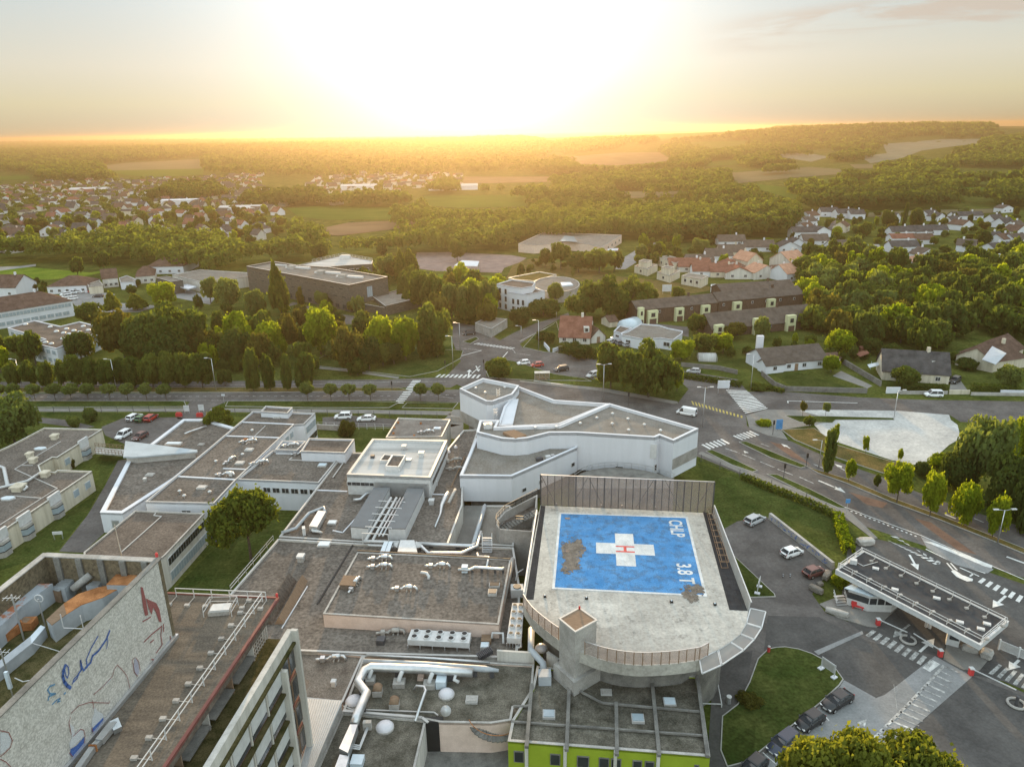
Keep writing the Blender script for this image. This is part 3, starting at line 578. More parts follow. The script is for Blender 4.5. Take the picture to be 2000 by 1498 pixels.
 # ------------------------------------------------------------------ hospital: the white irregular block
def c6w(pts,z):return WW('c6',pts,z)
ZU,ZL,ZT,ZM=11.3,8.3,11.5,10.2
wb=thing('white_clinic','large white angular clinic building with several flat roof levels behind the helipad','building',W('c6',700,500,8).to_2d().to_3d())
low=c6w([(160,442),(58,678),(390,682),(805,500),(805,400),(420,380)],ZL)
flat('','',low,ZL,3.0,M.white,M.roofgrey,M.white,.55,.45,root=wb,bot=True)
up=c6w([(185,328),(165,402),(325,442),(410,447),(490,440),(630,405),(805,405),(1300,435),(1330,422),(1418,456),(1577,380),(1010,220),(690,358),(290,370),(312,327)],ZU)
flat('','',up,ZU,3.2,M.white,M.roofgrey,M.white,.6,.45,root=wb,bot=True)
mid=c6w([(432,112),(660,198),(1010,222),(690,352),(400,366),(300,362),(340,240),(400,170)],ZM)
flat('','',mid,ZM,3.1,M.white,M.roofgrey,M.white,.8,.4,root=wb,bot=True)
tow=c6w([(57,126),(205,60),(436,106),(396,160),(270,206),(226,206)],ZT)
flat('','',tow,ZT,3.3,M.white,M.roofgrey,M.white,.9,.4,root=wb,bot=True)
obj('roof_walkway',MB().prism(c6w([(362,195),(432,192),(395,352),(320,356)],ZM-.3),ZM-.75,ZM-.3),M.white,wb)
obj('raised_roof_slab',MB().prism(c6w([(332,402),(405,386),(482,420),(412,444)],ZU+.05),ZU-.5,ZU+.04),M.wood,wb)
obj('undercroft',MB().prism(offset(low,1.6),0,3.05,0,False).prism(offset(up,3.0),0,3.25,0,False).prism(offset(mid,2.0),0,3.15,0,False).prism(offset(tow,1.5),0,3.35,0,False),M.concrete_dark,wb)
lv=MB();a,b=up[ccw([tuple(p.to_2d())for p in up])and 9],up[10]
d,n=face_n(a,b);L=(b-a).to_2d().length
for i in range(22):
 q=a.to_2d().lerp(b.to_2d(),(i+.5)/22)+n*.06;lv.box((q.x,q.y,6.2),(L/22*.7,.16,2.2),math.atan2(d.y,d.x))
obj('louvre_band',lv,M.concrete,wb)
lv=MB();a,b=tow[0],tow[5];d,n=face_n(a,b);L=(b-a).to_2d().length
for i in range(30):
 q=a.to_2d().lerp(b.to_2d(),(i+.5)/30)+n*.06;lv.box((q.x,q.y,4.7),(L/30*.6,.16,2.6),math.atan2(d.y,d.x))
obj('louvre_band',lv,M.concrete,wb)
for(a,b,t,zc,w,h)in((low[2],low[3],.17,4.4,1.1,.8),(low[2],low[3],.42,4.5,1.0,.8),(low[2],low[3],.93,5.0,1.0,.9),(up[6],up[7],.56,4.2,1.6,.8),(up[6],up[7],.66,3.8,.8,.8),(up[7],up[8],.4,4.6,.7,1.4),(up[6],up[7],.99,8.3,1.2,3.0)):
 window(wb,a,b,t,zc,w,h,gm=M.glassdark if h<2 else M.metalwhite)
for u,v in((1030,298),(930,325),(1128,332),(825,360),(1028,362),(1232,368),(1132,402),(540,388),(675,384),(1335,405)):mushroom('c6',u,v,ZU-.6,'small white cowl standing on the sunlit roof of the white clinic','cowls on the top roof of the white clinic')
for u,v in((160,135),(220,163),(345,130)):mushroom('c6',u,v,ZT-.9,'small white cowl on the small end roof of the white clinic','cowls on the end roof of the white clinic')
def ladder(k,u,v,z0,z1,label,rz=0.3):
 p=W(k,u,v,z0);t=thing('cat_ladder',label,'ladder',p);mb=MB();x=Vector((math.cos(rz),math.sin(rz),0))
 for s in(-.35,.35):mb.bar(p+x*s,p+x*s+Vector((0,0,z1-z0)),.07,.07)
 obj('stringer',mb,M.metalwhite,t);rb=MB()
 for i in range(int((z1-z0)/.35)):rb.bar(p-x*.35+Vector((0,0,.2+i*.35)),p+x*.35+Vector((0,0,.2+i*.35)),.05,.05)
 obj('rungs',rb,M.metalwhite,t);y=Vector((-x.y,x.x,0))
 for i in range(3):
  c=p+Vector((0,0,z1-z0-.1-i*.6));obj('safety_hoop',MB().tube([c+x*(.45*math.cos(a))+y*(-.7*math.sin(a))for a in np.linspace(0,math.pi,7)],.035,5),M.metalwhite,t)
ladder('c6',285,330,ZM-.8,ZM+2.0,'white caged ladder beside the small roof notch of the white clinic');ladder('c6',303,205,ZM-.8,ZT+.9,'white caged ladder up to the small end roof of the white clinic')
ac=W('c6',238,378,ZU-.5);t=thing('air_handler','white air handling box in the roof notch of the white clinic','air handler',ac)
obj('casing',MB().box((ac.x,ac.y,ac.z+.5),(1.7,1.2,1.0),.1),M.metalwhite,t);obj('grille',MB().cyl(ac.x,ac.y,ac.z+1.0,ac.z+1.08,.4,14),M.darkmetal,t)
ac=W('c6',535,515,ZL-.5);t=thing('air_conditioner','white air conditioner unit against the wall above the gravel roof','air conditioner',ac)
obj('casing',MB().box((ac.x,ac.y,ac.z+.55),(.9,.5,1.0),.3),M.metalwhite,t);obj('fan',MB().tube([(ac.x-.1,ac.y-.26,ac.z+.6),(ac.x-.1,ac.y-.31,ac.z+.6)],.3,14),M.darkmetal,t)
for i,(u,v)in enumerate(((565,582),(620,570),(650,562))):
 q=W('c6',u,v,ZL-.5);obj('roof_box',MB().box((q.x,q.y,q.z+.3),(1.3-i*.3,.7,.6-i*.1),.35),(M.darkmetal,M.metalwhite,M.metal)[i],None,label=('dark equipment box beside the sloping white parapet','white equipment box between two others at the white parapet','small silver box last in the row at the white parapet')[i],cat='equipment box',origin=q,group='boxes along the white parapet')
 # ------------------------------------------------------------------ helipad
ZD=11.0
deck_px=QQ('c6',[(572,868),(1662,918)])+QQ('e7',[(905,768),(885,885),(830,985),(730,1065),(610,1140),(530,1172)])+QQ('c3',[(1385,462),(1300,478),(1200,488),(1100,495),(1000,498),(930,493),(870,486),(800,474),(720,452),(600,405),(470,332),(380,265),(300,195),(245,110),(237,60)])
dk=PL(deck_px,ZD)
hp=thing('helipad','concrete rooftop helipad with a blue square, white cross and red H','helipad',cen(dk))
obj('deck',MB().prism(dk,ZD-1.5,ZD,0,True,True),M.deck,hp)
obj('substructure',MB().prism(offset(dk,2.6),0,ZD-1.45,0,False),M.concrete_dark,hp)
obj('edge_grating',MB().prism(WW('c6',[(574,870),(604,872),(528,1468),(477,1468)],ZD),ZD-.2,ZD+.012),M.grating,hp)
obj('edge_grating',MB().prism(WW('c6',[(1604,908),(1662,925)],ZD)+WW('e7',[(900,762),(722,754)],ZD),ZD-.2,ZD+.012),M.grating,hp)
R0,R1,R2,R3=[W('c6',*q,ZD)for q in((690,915),(1508,943),(1633,1450),(645,1400))]
def pad(u,v,z):return R0.lerp(R1,u).lerp(R3.lerp(R2,u),v).xy.to_3d()+Vector((0,0,z))
obj('blue_square',MB().poly([pad(u,v,ZD+.018)for u,v in((0,0),(0,1),(1,1),(1,0))]),M.blue,hp)
bd=MB();e=.018
for q in(((0,0),(0,1),(e,1),(e,0)),((1-e,0),(1-e,1),(1,1),(1,0)),((e,0),(e,e),(1-e,e),(1-e,0)),((e,1-e),(e,1),(1-e,1),(1-e,1-e))):bd.poly([pad(u,v,ZD+.026)for u,v in q])
PADWHITE=mat('pad_white',(0.55,0.56,0.55),.8,.15,.6,(0.68,0.68,0.67),fine=.15)
obj('border',bd,PADWHITE,hp)
cr=MB();cr.poly([pad(u,v,ZD+.034)for u,v in((.43,.28),(.43,.70),(.565,.70),(.565,.28))]);cr.poly([pad(u,v,ZD+.030)for u,v in((.29,.415),(.29,.555),(.705,.555),(.705,.415))])
obj('white_cross',cr,PADWHITE,hp)
hh=MB()
for q in(((.432,.447),(.432,.463),(.565,.463),(.565,.447)),((.432,.513),(.432,.53),(.565,.53),(.565,.513)),((.487,.463),(.487,.513),(.508,.513),(.508,.463))):hh.poly([pad(u,v,ZD+.042)for u,v in q])
obj('red_letter',hh,M.red,hp)
def text_mesh(s,size):
 c=bpy.data.curves.new('t','FONT');c.body=s;c.size=size;c.extrude=0.0;c.offset=0.02*size;o=bpy.data.objects.new('t',c);COL.objects.link(o)
 dg=bpy.context.evaluated_depsgraph_get();me=bpy.data.meshes.new_from_object(o.evaluated_get(dg));bpy.data.objects.remove(o);bpy.data.curves.remove(c);return me
def lettering(s,org,ex,ey,size,z,m,parent,spacing=1.0):
 me=text_mesh(s,size);mb=MB();me.vertices
 mb.add([org+ex*(v.co.x*spacing)+ey*v.co.y+Vector((0,0,z))for v in me.vertices],[tuple(p.vertices)for p in me.polygons]);bpy.data.meshes.remove(me)
 return obj('lettering',mb,m,parent)
ex=(R2-R1).normalized();ey=(R1-R0).normalized();ex.z=ey.z=0
def flatv(v):return Vector((v.x,v.y,0))
lettering('CHLP',flatv(pad(.85,.055,0)),ex,ey,2.75,ZD+.034,PADWHITE,hp,.74)
lettering('3.8 T',flatv(pad(.845,.635,0)),ex,ey,2.75,ZD+.034,PADWHITE,hp,.84)
def offset3(w,d):return[Vector((x,y,ZD))for x,y in offset([tuple(p.xy)for p in w],d)]
def blot(cx,cy,rx,ry,seed,z,rng=110,jag=1.0):
 rnd=random.Random(seed);ph=[(rnd.uniform(0,6.28),f,a_)for f,a_ in((2,.16),(3,.14),(5,.10),(8,.08),(13,.06),(21,.05),(34,.05))];return[pad(cx+rx*math.cos(t)*k,cy+ry*math.sin(t)*k,z)for t,k in[(2*math.pi*i/rng,1+jag*sum(a_*math.sin(f*2*math.pi*i/rng+p)for p,f,a_ in ph)+rnd.uniform(-.05,.05))for i in range(rng)]]
def specks(cx,cy,rx,ry,n,seed,z):
 rnd=random.Random(seed);mb=MB()
 for i in range(n):
  t,k=rnd.uniform(0,6.28),rnd.uniform(.8,1.45);r_=rnd.uniform(.002,.009);mb.poly([pad(cx+rx*math.cos(t)*k+r_*math.cos(a)*rnd.uniform(.6,1.3),cy+ry*math.sin(t)*k+r_*math.sin(a)*rnd.uniform(.6,1.6),z+i*.0002)for a in np.linspace(0,6.28,8)[:-1]])
 return mb
STAIN=raggedmat('bare_stain',(0.14,0.12,0.10),(0.25,0.215,0.18),.40);SCUFF=raggedmat('faded_paint',(0.10,0.22,0.36),(0.20,0.33,0.48),.62,.14)
obj('worn_patch',MB().poly(blot(.125,.56,.07,.18,3,ZD+.048)).poly(blot(.11,.745,.06,.075,9,ZD+.052)).poly(blot(.15,.46,.035,.08,12,ZD+.050)),STAIN,hp)
obj('worn_patch',MB().poly(blot(.90,.985,.055,.075,5,ZD+.056)).poly(blot(.95,.925,.045,.04,6,ZD+.06)).poly(blot(.885,.915,.022,.04,16,ZD+.058)),STAIN,hp)
obj('scuffs',MB().poly([pad(u,v,ZD+.022)for u,v in((.02,.02),(.02,.98),(.98,.98),(.98,.02))]),SCUFF,hp);obj('scuffs',MB().poly([p+Vector((0,0,.008))for p in offset3(dk,.6)]),raggedmat('dark_scuff',(.25,.24,.215),(.31,.295,.27),.72,.16),hp)
sp1=specks(.125,.60,.075,.22,18,2,ZD+.066);obj('paint_chips',sp1,STAIN,hp)['kind']='stuff';obj('paint_chips',specks(.91,.96,.07,.09,12,4,ZD+.078),STAIN,hp)['kind']='stuff'
for cx,cy in((.07,.09),(.08,.55)):obj('drain_grating',MB().poly([pad(cx+a,cy+b,ZD+.064)for a,b in((-.02,-.012),(-.02,.012),(.02,.012),(.02,-.012))]),M.darkmetal,hp)
lb=[]
for k,u,v in(('c6',600,1452),('c6',864,1464),('c6',1405,1486),('c3',1487,105),('c6',672,868),('c6',1090,880),('c6',1300,888),('c6',960,876)):
 p=W(k,u,v,ZD);lo=thing('pad_light','small black edge light standing on the pale helipad concrete','pad light',p,'edge lights of the helipad')
 obj('housing',MB().box((p.x,p.y,ZD+.14),(.36,.3,.28)),M.black,lo);obj('lens',MB().dome((p.x,p.y,ZD+.28),.12,.1,8,2),M.skylight,lo)
a,b=W('c6',574,868,ZD),W('c6',1664,918,ZD);d=(b-a).normalized();L=(b-a).length;SH=5.4
gs=thing('blast_screen','tall see-through panel screen with dark braced posts along the helipad edge','screen',a)
for i in range(24):
 t0,t1=i/24,(i+1)/24;p0,p1=a.lerp(b,t0),a.lerp(b,t1)
 obj('panel',MB().wall(p0.lerp(p1,.02),p0.lerp(p1,.98),.05,ZD+.1,ZD+SH),M.pane,gs)
 obj('post',MB().box((p0.x,p0.y+.08,ZD+SH/2),(.24 if i in(0,5,9,16,20)else .12,.14,SH)),M.grating,gs)
obj('post',MB().box((b.x,b.y,ZD+SH/2),(.16,.16,SH)),M.darkmetal,gs)
obj('top_rail',MB().bar(a+Vector((0,0,SH)),b+Vector((0,0,SH)),.12,.1),M.metal,gs)
for t0,t1 in((0,.09),(.19,.28),(.28,.37),(.56,.66),(.72,.82),(.9,.99)):
 for s in(0,1):
  p,q=a.lerp(b,t0 if s else t1),a.lerp(b,t1 if s else t0)
 obj('brace',MB().bar(a.lerp(b,t0)+Vector((0,.12,SH if t0 in(0,.28,.72)else .2)),a.lerp(b,t1)+Vector((0,.12,.2 if t0 in(0,.28,.72)else SH)),.12,.1),M.grating,gs)
def guard(label,k,tops,h,n_sub=1):
 pts=[W(k,u,v,ZD)for u,v in tops];t=thing('glass_guard',label,'glass guard',pts[0],'glazed guards at the front of the helipad')
 for i,(p,q)in enumerate(zip(pts,pts[1:])):
  obj('panel',MB().wall(p.lerp(q,.03),p.lerp(q,.97),.04,ZD+.1,ZD+h),M.pane,t);obj('post',MB().bar(p,p+Vector((0,0,h)),.09,.09),M.wood,t)
 obj('post',MB().bar(pts[-1],pts[-1]+Vector((0,0,h)),.09,.09),M.wood,t);rb=MB()
 for p,q in zip(pts,pts[1:]):rb.bar(p+Vector((0,0,h)),q+Vector((0,0,h)),.08,.06)
 obj('top_rail',rb,M.metal,t)
guard('curved glass guard with brown posts right of the pale tower on the helipad edge','c3',[(640,425),(725,452),(785,468),(845,480),(900,488),(958,494),(1015,496),(1075,495),(1135,492),(1190,488),(1250,482),(1300,474),(1355,466),(1385,460),(1440,432)],1.75)
guard('curved glass guard with brown posts left of the pale tower on the helipad edge','c3',[(240,108),(265,150),(300,195),(340,232),(380,265),(425,300),(470,330)],1.75)
inner=[(925,735),(905,790),(885,885),(828,985),(730,1065),(610,1140),(425,1235)];outer=[(1080,768),(1080,768),(1042,928),(968,1040),(862,1145),(645,1292),(452,1378)]
inn=[(925,735),(885,882),(825,985),(730,1065),(610,1140),(425,1235)];out_=[(1080,768),(1040,928),(966,1042),(862,1147),(646,1292),(452,1378)]
for i in range(5):
 q=WW('e7',[inn[i],inn[i+1],out_[i+1],out_[i]],ZD-.1);c=sum(q,Vector())/4;q=[c+(p-c)*.96 for p in q]
 t=thing('safety_net',('white framed safety net nearest the screen side corner of the helipad','white framed safety net second from the corner of the helipad','white framed safety net in the middle of the row of five','white framed safety net fourth from the corner of the helipad','white framed safety net at the end next to the curved glass guard')[i],'safety net',c,'safety nets round the helipad edge')
 fb=MB()
 for j in range(4):fb.bar(q[j],q[(j+1)%4],.14,.12)
 obj('frame',fb,M.metalwhite,t);obj('mesh_panel',MB().poly(q),M.net,t)
ra,rb_=W('c6',1664,918,ZD),W('e7',908,768,ZD);t=thing('slatted_guard','long pale slatted guard along the car park side of the helipad','guard',ra);mb=MB();L=(rb_-ra).length;d=(rb_-ra).normalized()
for i in range(int(L/.22)):p=ra+d*(i*.22);mb.bar(p+Vector((0,0,-1.2)),p+Vector((.25,0,1.3)),.13,.03)
obj('slats',mb,M.coping,t);obj('rail',MB().bar(ra+Vector((.25,0,1.35)),rb_+Vector((.25,0,1.35)),.14,.1),M.metalwhite,t)
ga=W('c6',1650,925,ZD+.02);gb=W('c6',1745,1270,ZD+.02);t=thing('gantry','folded metal stair gantry lying on the dark grating of the helipad','gantry',ga);mb=MB();k=9
for s in(-.45,.45):
 for h in(.1,1.0):mb.bar(ga+Vector((s,0,h)),gb+Vector((s,0,h)),.06,.06)
 for i in range(k):p,q=ga.lerp(gb,i/k),ga.lerp(gb,(i+1)/k);mb.bar(p+Vector((s,0,.1)),q+Vector((s,0,1.0)),.05,.05)
for i in range(k+1):p=ga.lerp(gb,i/k);mb.bar(p+Vector((-.45,0,.1)),p+Vector((.45,0,.1)),.06,.06);mb.bar(p+Vector((-.45,0,1)),p+Vector((.45,0,1)),.05,.05)
obj('truss',mb,M.wood,t)
la,lb_=W('c6',548,900,ZD),W('c6',466,1425,ZD);t=thing('edge_rail','long plain white rail along the roof side of the helipad','rail',la);obj('rail',MB().bar(la,lb_,.22,.2),M.metalwhite,t)
tw=[W('e5',*q,ZD+3.15)for q in((605,228),(928,55),(1210,252),(862,440))]
t=thing('lift_tower','square pale concrete lift tower with brown slab roof at the helipad front','tower',cen(tw)+Vector((0,0,0)))
obj('wall',MB().prism(tw,0,ZD+3.0,0,False),M.concrete,t);obj('roof',MB().prism(offset(tw,-.06),ZD+3.0,ZD+3.12),M.wood,t);obj('coping',MB().ring(tw,.12,ZD+2.98,ZD+3.17,out=.1),M.coping,t)
bx=[W('e5',*q,7.6)for q in((862,1105),(1180,1090),(1180,1240),(862,1280))]
obj('plinth',MB().prism(offset(tw,-.5),0,7.6),M.concrete,t)
p=tw[1]+Vector((0,0,.0));t=thing('warning_light','red obstruction light on the corner of the pale lift tower','warning light',p,'red obstruction lights');obj('lamp',MB().cyl(p.x,p.y-.2,p.z,p.z+.25,.12,8).dome((p.x,p.y-.2,p.z+.25),.14,.16,8,3),M.red,t)
rp=WW('e4',[(715,558),(440,700),(300,772),(195,888),(188,940),(232,1002),(655,1032),(700,760)],8.2)
t=thing('stair_enclosure','curved weathered concrete stair enclosure between white clinic and helipad','stair enclosure',cen(rp))
obj('wall',MB().ring(rp,.25,0,8.2),M.concrete,t);obj('landing',MB().prism(offset(rp,.2),5.5,6.7),M.roofbrown,t)
st=MB();p0,p1=W('e4',300,985,6.7),W('e4',690,790,8.8)
for i in range(12):q=p0.lerp(p1,i/11);st.box((q.x,q.y,(6.7+q.z)/2),(1.0,1.6,max(.1,q.z-6.7+.1)),.45)
obj('flight',st,M.concrete_dark,t)
railing('stair_railing','grey railing round the curved stair enclosure',[q for q in rp[:6]],1.1,1.3,M.darkmetal)
railing('stair_railing','dark handrail beside the steps inside the curved enclosure',[W('e4',*q,7.2+i*.7)for i,q in enumerate(((250,985),(440,900),(540,905),(690,800)))],1.0,1.0,M.darkmetal)
cw=[W('c6',u,v,5.0)for u,v in((790,690),(830,665),(900,642),(980,630),(1060,628),(1150,634),(1240,648),(1330,670),(1420,700))]
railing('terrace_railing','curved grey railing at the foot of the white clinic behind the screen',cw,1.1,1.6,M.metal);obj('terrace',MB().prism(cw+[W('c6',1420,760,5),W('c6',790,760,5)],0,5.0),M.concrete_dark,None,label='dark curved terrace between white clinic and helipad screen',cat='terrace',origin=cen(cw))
# ------------------------------------------------------------------ hospital: low flat roofed wings
ZC=6.0
wl=WW('e1',[(-450,1480),(0,1218),(840,655),(525,645),(498,665),(375,655),(355,600),(478,528),(520,530),(935,272),(405,258),(240,345),(125,405),(0,462),(-450,700)],4.35)
wd=flat('ward_building','cream walled ward with bay windows and dark gravel roof beside the lawn',wl,4.35,wall=M.cream,cop=M.offwhite)
def bay(root,a,b,t,w=2.6):
 d,n=face_n(a,b);c=a.to_2d().lerp(b.to_2d(),t);rz=math.atan2(d.y,d.x)
 pl=[c-d*w/2,c-d*(w/2-.5)+n*.7,c+d*(w/2-.5)+n*.7,c+d*w/2]
 bo=obj('bay_window',MB().prism([p for p in pl],0.0,2.9),M.concrete,root);ORG[bo.name]=ORG[root.name]
 obj('glazing',MB().prism(offset([tuple(p)for p in pl],-.05),1.15,2.35),M.glassblue,bo)
 obj('sash',MB().prism(offset([tuple(p)for p in pl],-.08),1.05,1.2).prism(offset([tuple(p)for p in pl],-.08),2.3,2.42),M.black,bo)
 q=c-n*.1;obj('gable',MB().box((q.x,q.y,3.9),(w*1.15,.4,1.9),rz),M.metalwhite,bo)
for t in(.0,.23,.55):bay(wd,wl[1],wl[2],t)
bay(wd,wl[8],wl[9],.56)
for a,b,t in((wl[1],wl[2],.775),(wl[1],wl[2],.917),(wl[8],wl[9],.17)):window(wd,a,b,t,2.2,1.6,1.5,M.metalwhite,M.glassblue,mull=1)
pm=MB()
for k in((936,280),(960,470)):pass
ga=W('e1',935,272,4.35);pgw=WW('e1',[(935,272),(850,330),(700,330),(725,300)],4.35)
for i,(u,v,s,tx)in enumerate(((505,362,1.5,'nearest the far corner'),(278,528,1.3,'upper one beside the pale conduit'),(308,578,1.5,'lower one beside the pale conduit'),(420,705,1.6,'behind the step in the white parapet'),(175,830,2.2,'large one beside the white duct'))):
 vent('e1',u,v,4.0,'cream box vent on the cream ward roof, '+tx,s,1.1,M.cream,group='cream box vents of the ward')
for i,(u,v,tx)in enumerate(((370,455,'upper'),(75,910,'lower'))):
 p=W('e1',u,v,4.0);t=thing('skylight','six sided white skylight on the cream ward roof, '+tx+' of two','skylight',p,'six sided skylights');hx=[(p.x+1.5*math.cos(k*math.pi/3),p.y+.9*math.sin(k*math.pi/3))for k in range(6)]
 obj('curb',MB().prism(hx,4.0,4.2),M.coping,t);obj('glazing',MB().prism(offset(hx,.15),4.2,4.32),M.skylight,t)
cable('pale conduit zigzagging over the cream ward roof','e1',[(555,388),(135,640),(525,815),(0,1150)],4.0);cable('short pale conduit from the box vent to the parapet of the ward','e1',[(130,885),(390,905)],4.0);cable('thin pale conduit between the two vents on the ward','e1',[(200,605),(300,605)],4.0)
pipe('white square duct standing over the far left roof edge of the ward',[W('e1',-60,640,4.6),W('e1',0,612,4.6),W('e1',35,625,4.6),W('e1',70,785,4.6)],.35,M.metalwhite,n=4);pipe('white duct running along the inner parapet of the ward',[W('e1',-60,820,4.5),W('e1',90,785,4.5),W('e1',250,745,4.5),W('e1',375,665,4.5)],.25,M.metalwhite);pipe('short white elbow duct beside the large cream vent',[W('e1',110,795,4.6),W('e1',230,785,4.6),W('e1',250,800,4.6),W('e1',215,830,4.3)],.22,M.metalwhite)
br=WW('e1',[(865,400),(1130,420)],3.0);br2=WW('e1',[(865,450),(1110,470)],3.0)
t=thing('footbridge','small concrete footbridge with railings between ward and white triangular roof','footbridge',br[0]);obj('deck',MB().prism([br[0],br[1],br2[1],br2[0]],1.7,2.0),M.concrete,t);fb=MB()
for q in(br,br2):
 for h in(2.5,3.0):fb.bar(q[0].xy.to_3d()+Vector((0,0,h)),q[1].xy.to_3d()+Vector((0,0,h)),.08,.08)
 for i in range(9):p=q[0].lerp(q[1],i/8);fb.bar((p.x,p.y,2),(p.x,p.y,3),.07,.07)
obj('railing',fb,M.wood,t)
wg=WW('c7',[(650,1000),(795,1005),(1150,775),(1540,452),(1330,394),(1190,394),(985,550),(832,655)],4.1)
b=flat('wedge_building','low wedge shaped building with very dark roof left of the long wing',wg,4.1,wall=M.white,pt=.8,cop=M.white);window(b,wg[0],wg[1],.6,1.5,1.3,2.2,M.metal,M.metal)
tr=WW('c7',[(815,536),(1282,594),(1282,604),(875,640),(800,638)],5.4)
t=thing('triangular_roof','bright white triangular canopy roof over the dark wedge building','canopy',cen(tr));obj('roof',MB().prism(tr,5.1,5.4),mat('pale_sheet',(.38,.42,.45),.8,.1,.4),t);obj('wall',MB().prism(offset(tr,.5),0,5.1,0,False),M.concrete,t)
skylight('c7',1130,558,4.5,'pale box skylight at the white triangle',3.5,1.2,.3)
skylight('c7',975,757,3.75,'grey hatch on the dark wedge roof',1.6,1.2,.15,m=M.concrete);vent('c7',945,800,3.75,'pair of small grey vents on the dark wedge roof',.6,.8);skylight('c7',1308,560,3.75,'flat grey hatch near the small bushy tree',1.3,1,.12,m=M.concrete)
pipe('small silver pipe bend on the dark roof left of the small bushy tree',[W('c7',1200,490,4.2),W('c7',1235,475,4.3),W('c7',1280,460,4.2),W('c7',1340,440,4.2)],.2)
A=[Q('c7',945,930),Q('c7',1390,940),Q('c7',1535,785),Q('c5',245,165),Q('c5',312,160),Q('c5',385,88),Q('c7',1645,342)]
aw=PL(A,6.35);la=flat('hospital_wing','long pale hospital wing with dark gravel roof divided by white lines',aw,6.35,wall=M.white)
window(la,aw[0],aw[1],.58,4.4,1.7,.9,mull=2);windows(la,aw[1],aw[2],3,4.3,1.6,1.4,.1,.7);windows(la,aw[1],aw[2],3,1.5,1.6,1.6,.1,.7);windows(la,aw[4],aw[5],3,4.4,2.0,1.6,.1,.95,gm=M.glassblue);windows(la,aw[4],aw[5],3,1.6,2.0,1.6,.1,.95)
windows(la,aw[3],aw[2],2,4.6,1.8,1.4,.02,.2,gm=M.glassblue)
zr=6.0
for k,pts,tx in(('c7',[(1148,768),(1545,790)],'nearest the front end'),('c7',[(1465,505),(1820,517)],'in the middle'),('c7',[(1565,415),(1910,430)],'nearest the far end')):cable('broad white upstand across the long wing roof, '+tx,k,pts,zr,M.white,.4,'white upstands across the long wing')
cable('pale conduit lying along the far half of the long wing roof','c7',[(1725,440),(1600,560)],zr);cable('pale L shaped conduit beside the vents on the long wing','c7',[(1450,717),(1600,722),(1650,690),(1905,440)],zr,M.white,.3)
for u,v,tx in((1560,683,'between the two pipe clusters'),(1313,842,'near the front end'),(1620,597,'below the brown fan'),(1803,385,'at the far end')):skylight('c7',u,v,zr,'square pale skylight on the long wing roof, '+tx,1.7,1.3,.25,m=M.coping)
for u,v,rz,tx in((1485,680,1.2,'standing upright left of the skylight'),(1600,550,.2,'near the middle upstand'),(1670,690,.3,'at the bend of the L shaped conduit'),(1450,765,0,'beside the front upstand')):duct_run('c7',u,v,zr,'silver extract fan on the long wing roof, '+tx,rz,3.4)
vent('c7',1595,540,zr,'rusty brown box vent near the middle upstand of the long wing',.9,.9,M.rust,False);vent('c7',1503,762,zr,'white arch shaped vent beside the front upstand',.8,.8,M.metalwhite)
for u,v in((1170,875),(1200,905),(1365,880),(1405,680),(1578,635),(1640,478)):mushroom('c7',u,v,zr,'small white cowl on the gravel roof of the long wing','white cowls on the long wing')
sb=WW('c5',[(30,78),(62,42),(238,52),(205,88)],7.4);flat('roof_block','small raised roof block at the far end of the long wing',sb,7.4,6.0,M.white)
lp=MB();a,b_=W('c7',985,565,4.3),W('c7',655,1000,4.3)
bw=WW('c7',[(545,1258),(880,988),(1330,1005),(1075,1275),(1010,1330),(545,1330)],5.9)
b2=flat('clinic_block','two storey block with ribbon windows and brown roof behind the tall tower',bw,5.9,wall=M.offwhite,roof=M.roofbrown,cop=M.concrete,pt=.2,par=.2)
windows(b2,bw[2],bw[3],8,4.3,1.7,1.4,.02,.98,mull=2);windows(b2,bw[2],bw[3],8,1.7,1.7,1.6,.02,.98,mull=2,gm=M.glassblue)
cable('white zigzag conduit over the brown roof of the ribbon window block','c7',[(1025,990),(1000,1022),(1050,1028),(790,1260)],5.72)
t0=W('c7',1360,1140,.2);t=thing('outdoor_stair','dark metal steps at the corner between long wing and ribbon window block','steps',t0);mb=MB()
for i in range(7):mb.box((t0.x+i*.45,t0.y-i*.35,1.5-i*.2),(1.8,.35,.08),.9)
obj('treads',mb,M.darkmetal,t);obj('stringer',MB().bar(t0+Vector((-.4,.6,1.6)),t0+Vector((2.4,-2.2,.1)),.1,.25).bar(t0+Vector((.6,1.2,1.6)),t0+Vector((3.4,-1.6,.1)),.1,.25),M.darkmetal,t)
mw_=WW('c5',[(-124,518),(408,540),(565,346),(110,332)],6.2);mwi=flat('hospital_wing','middle hospital wing with white fascia facing the courtyard tree',mw_,6.2,wall=M.white);windows(mwi,mw_[0],mw_[1],6,4.2,1.5,1.1,.3,.98,mull=2)
sm=WW('c5',[(125,326),(172,268),(325,272),(268,330)],6.9);flat('roof_block','small grey roof block with white rim between the wings',sm,6.9,5,M.white,M.roofgrey,par=.6);duct_run('c5',205,310,6.3,'silver extract fan inside the small grey roof block',.1,3.0)
bb=WW('c5',[(292,336),(345,252),(640,258),(578,346)],8.0);flat('roof_block','raised white walled block with plain brown roof left of the silver plant room',bb,8.0,0,M.white,M.roofbrown)
skylight('c5',433,432,5.85,'pale square skylight on the middle wing',1.7,1.3)
cable('long pale conduit over the middle wing and the central roof','c5',[(235,380),(215,395),(575,405),(500,510)],5.85,w=.2)
for u,v,rz,tx in((270,365,.2,'left one of the pair'),(375,372,.1,'right one of the pair')):duct_run('c5',u,v,5.85,'silver extract fan on the middle wing, '+tx,rz,3.0)
vent('c5',415,378,5.85,'rusty brown vent at the end of the fan pair on the middle wing',.9,.8,M.rust,False)
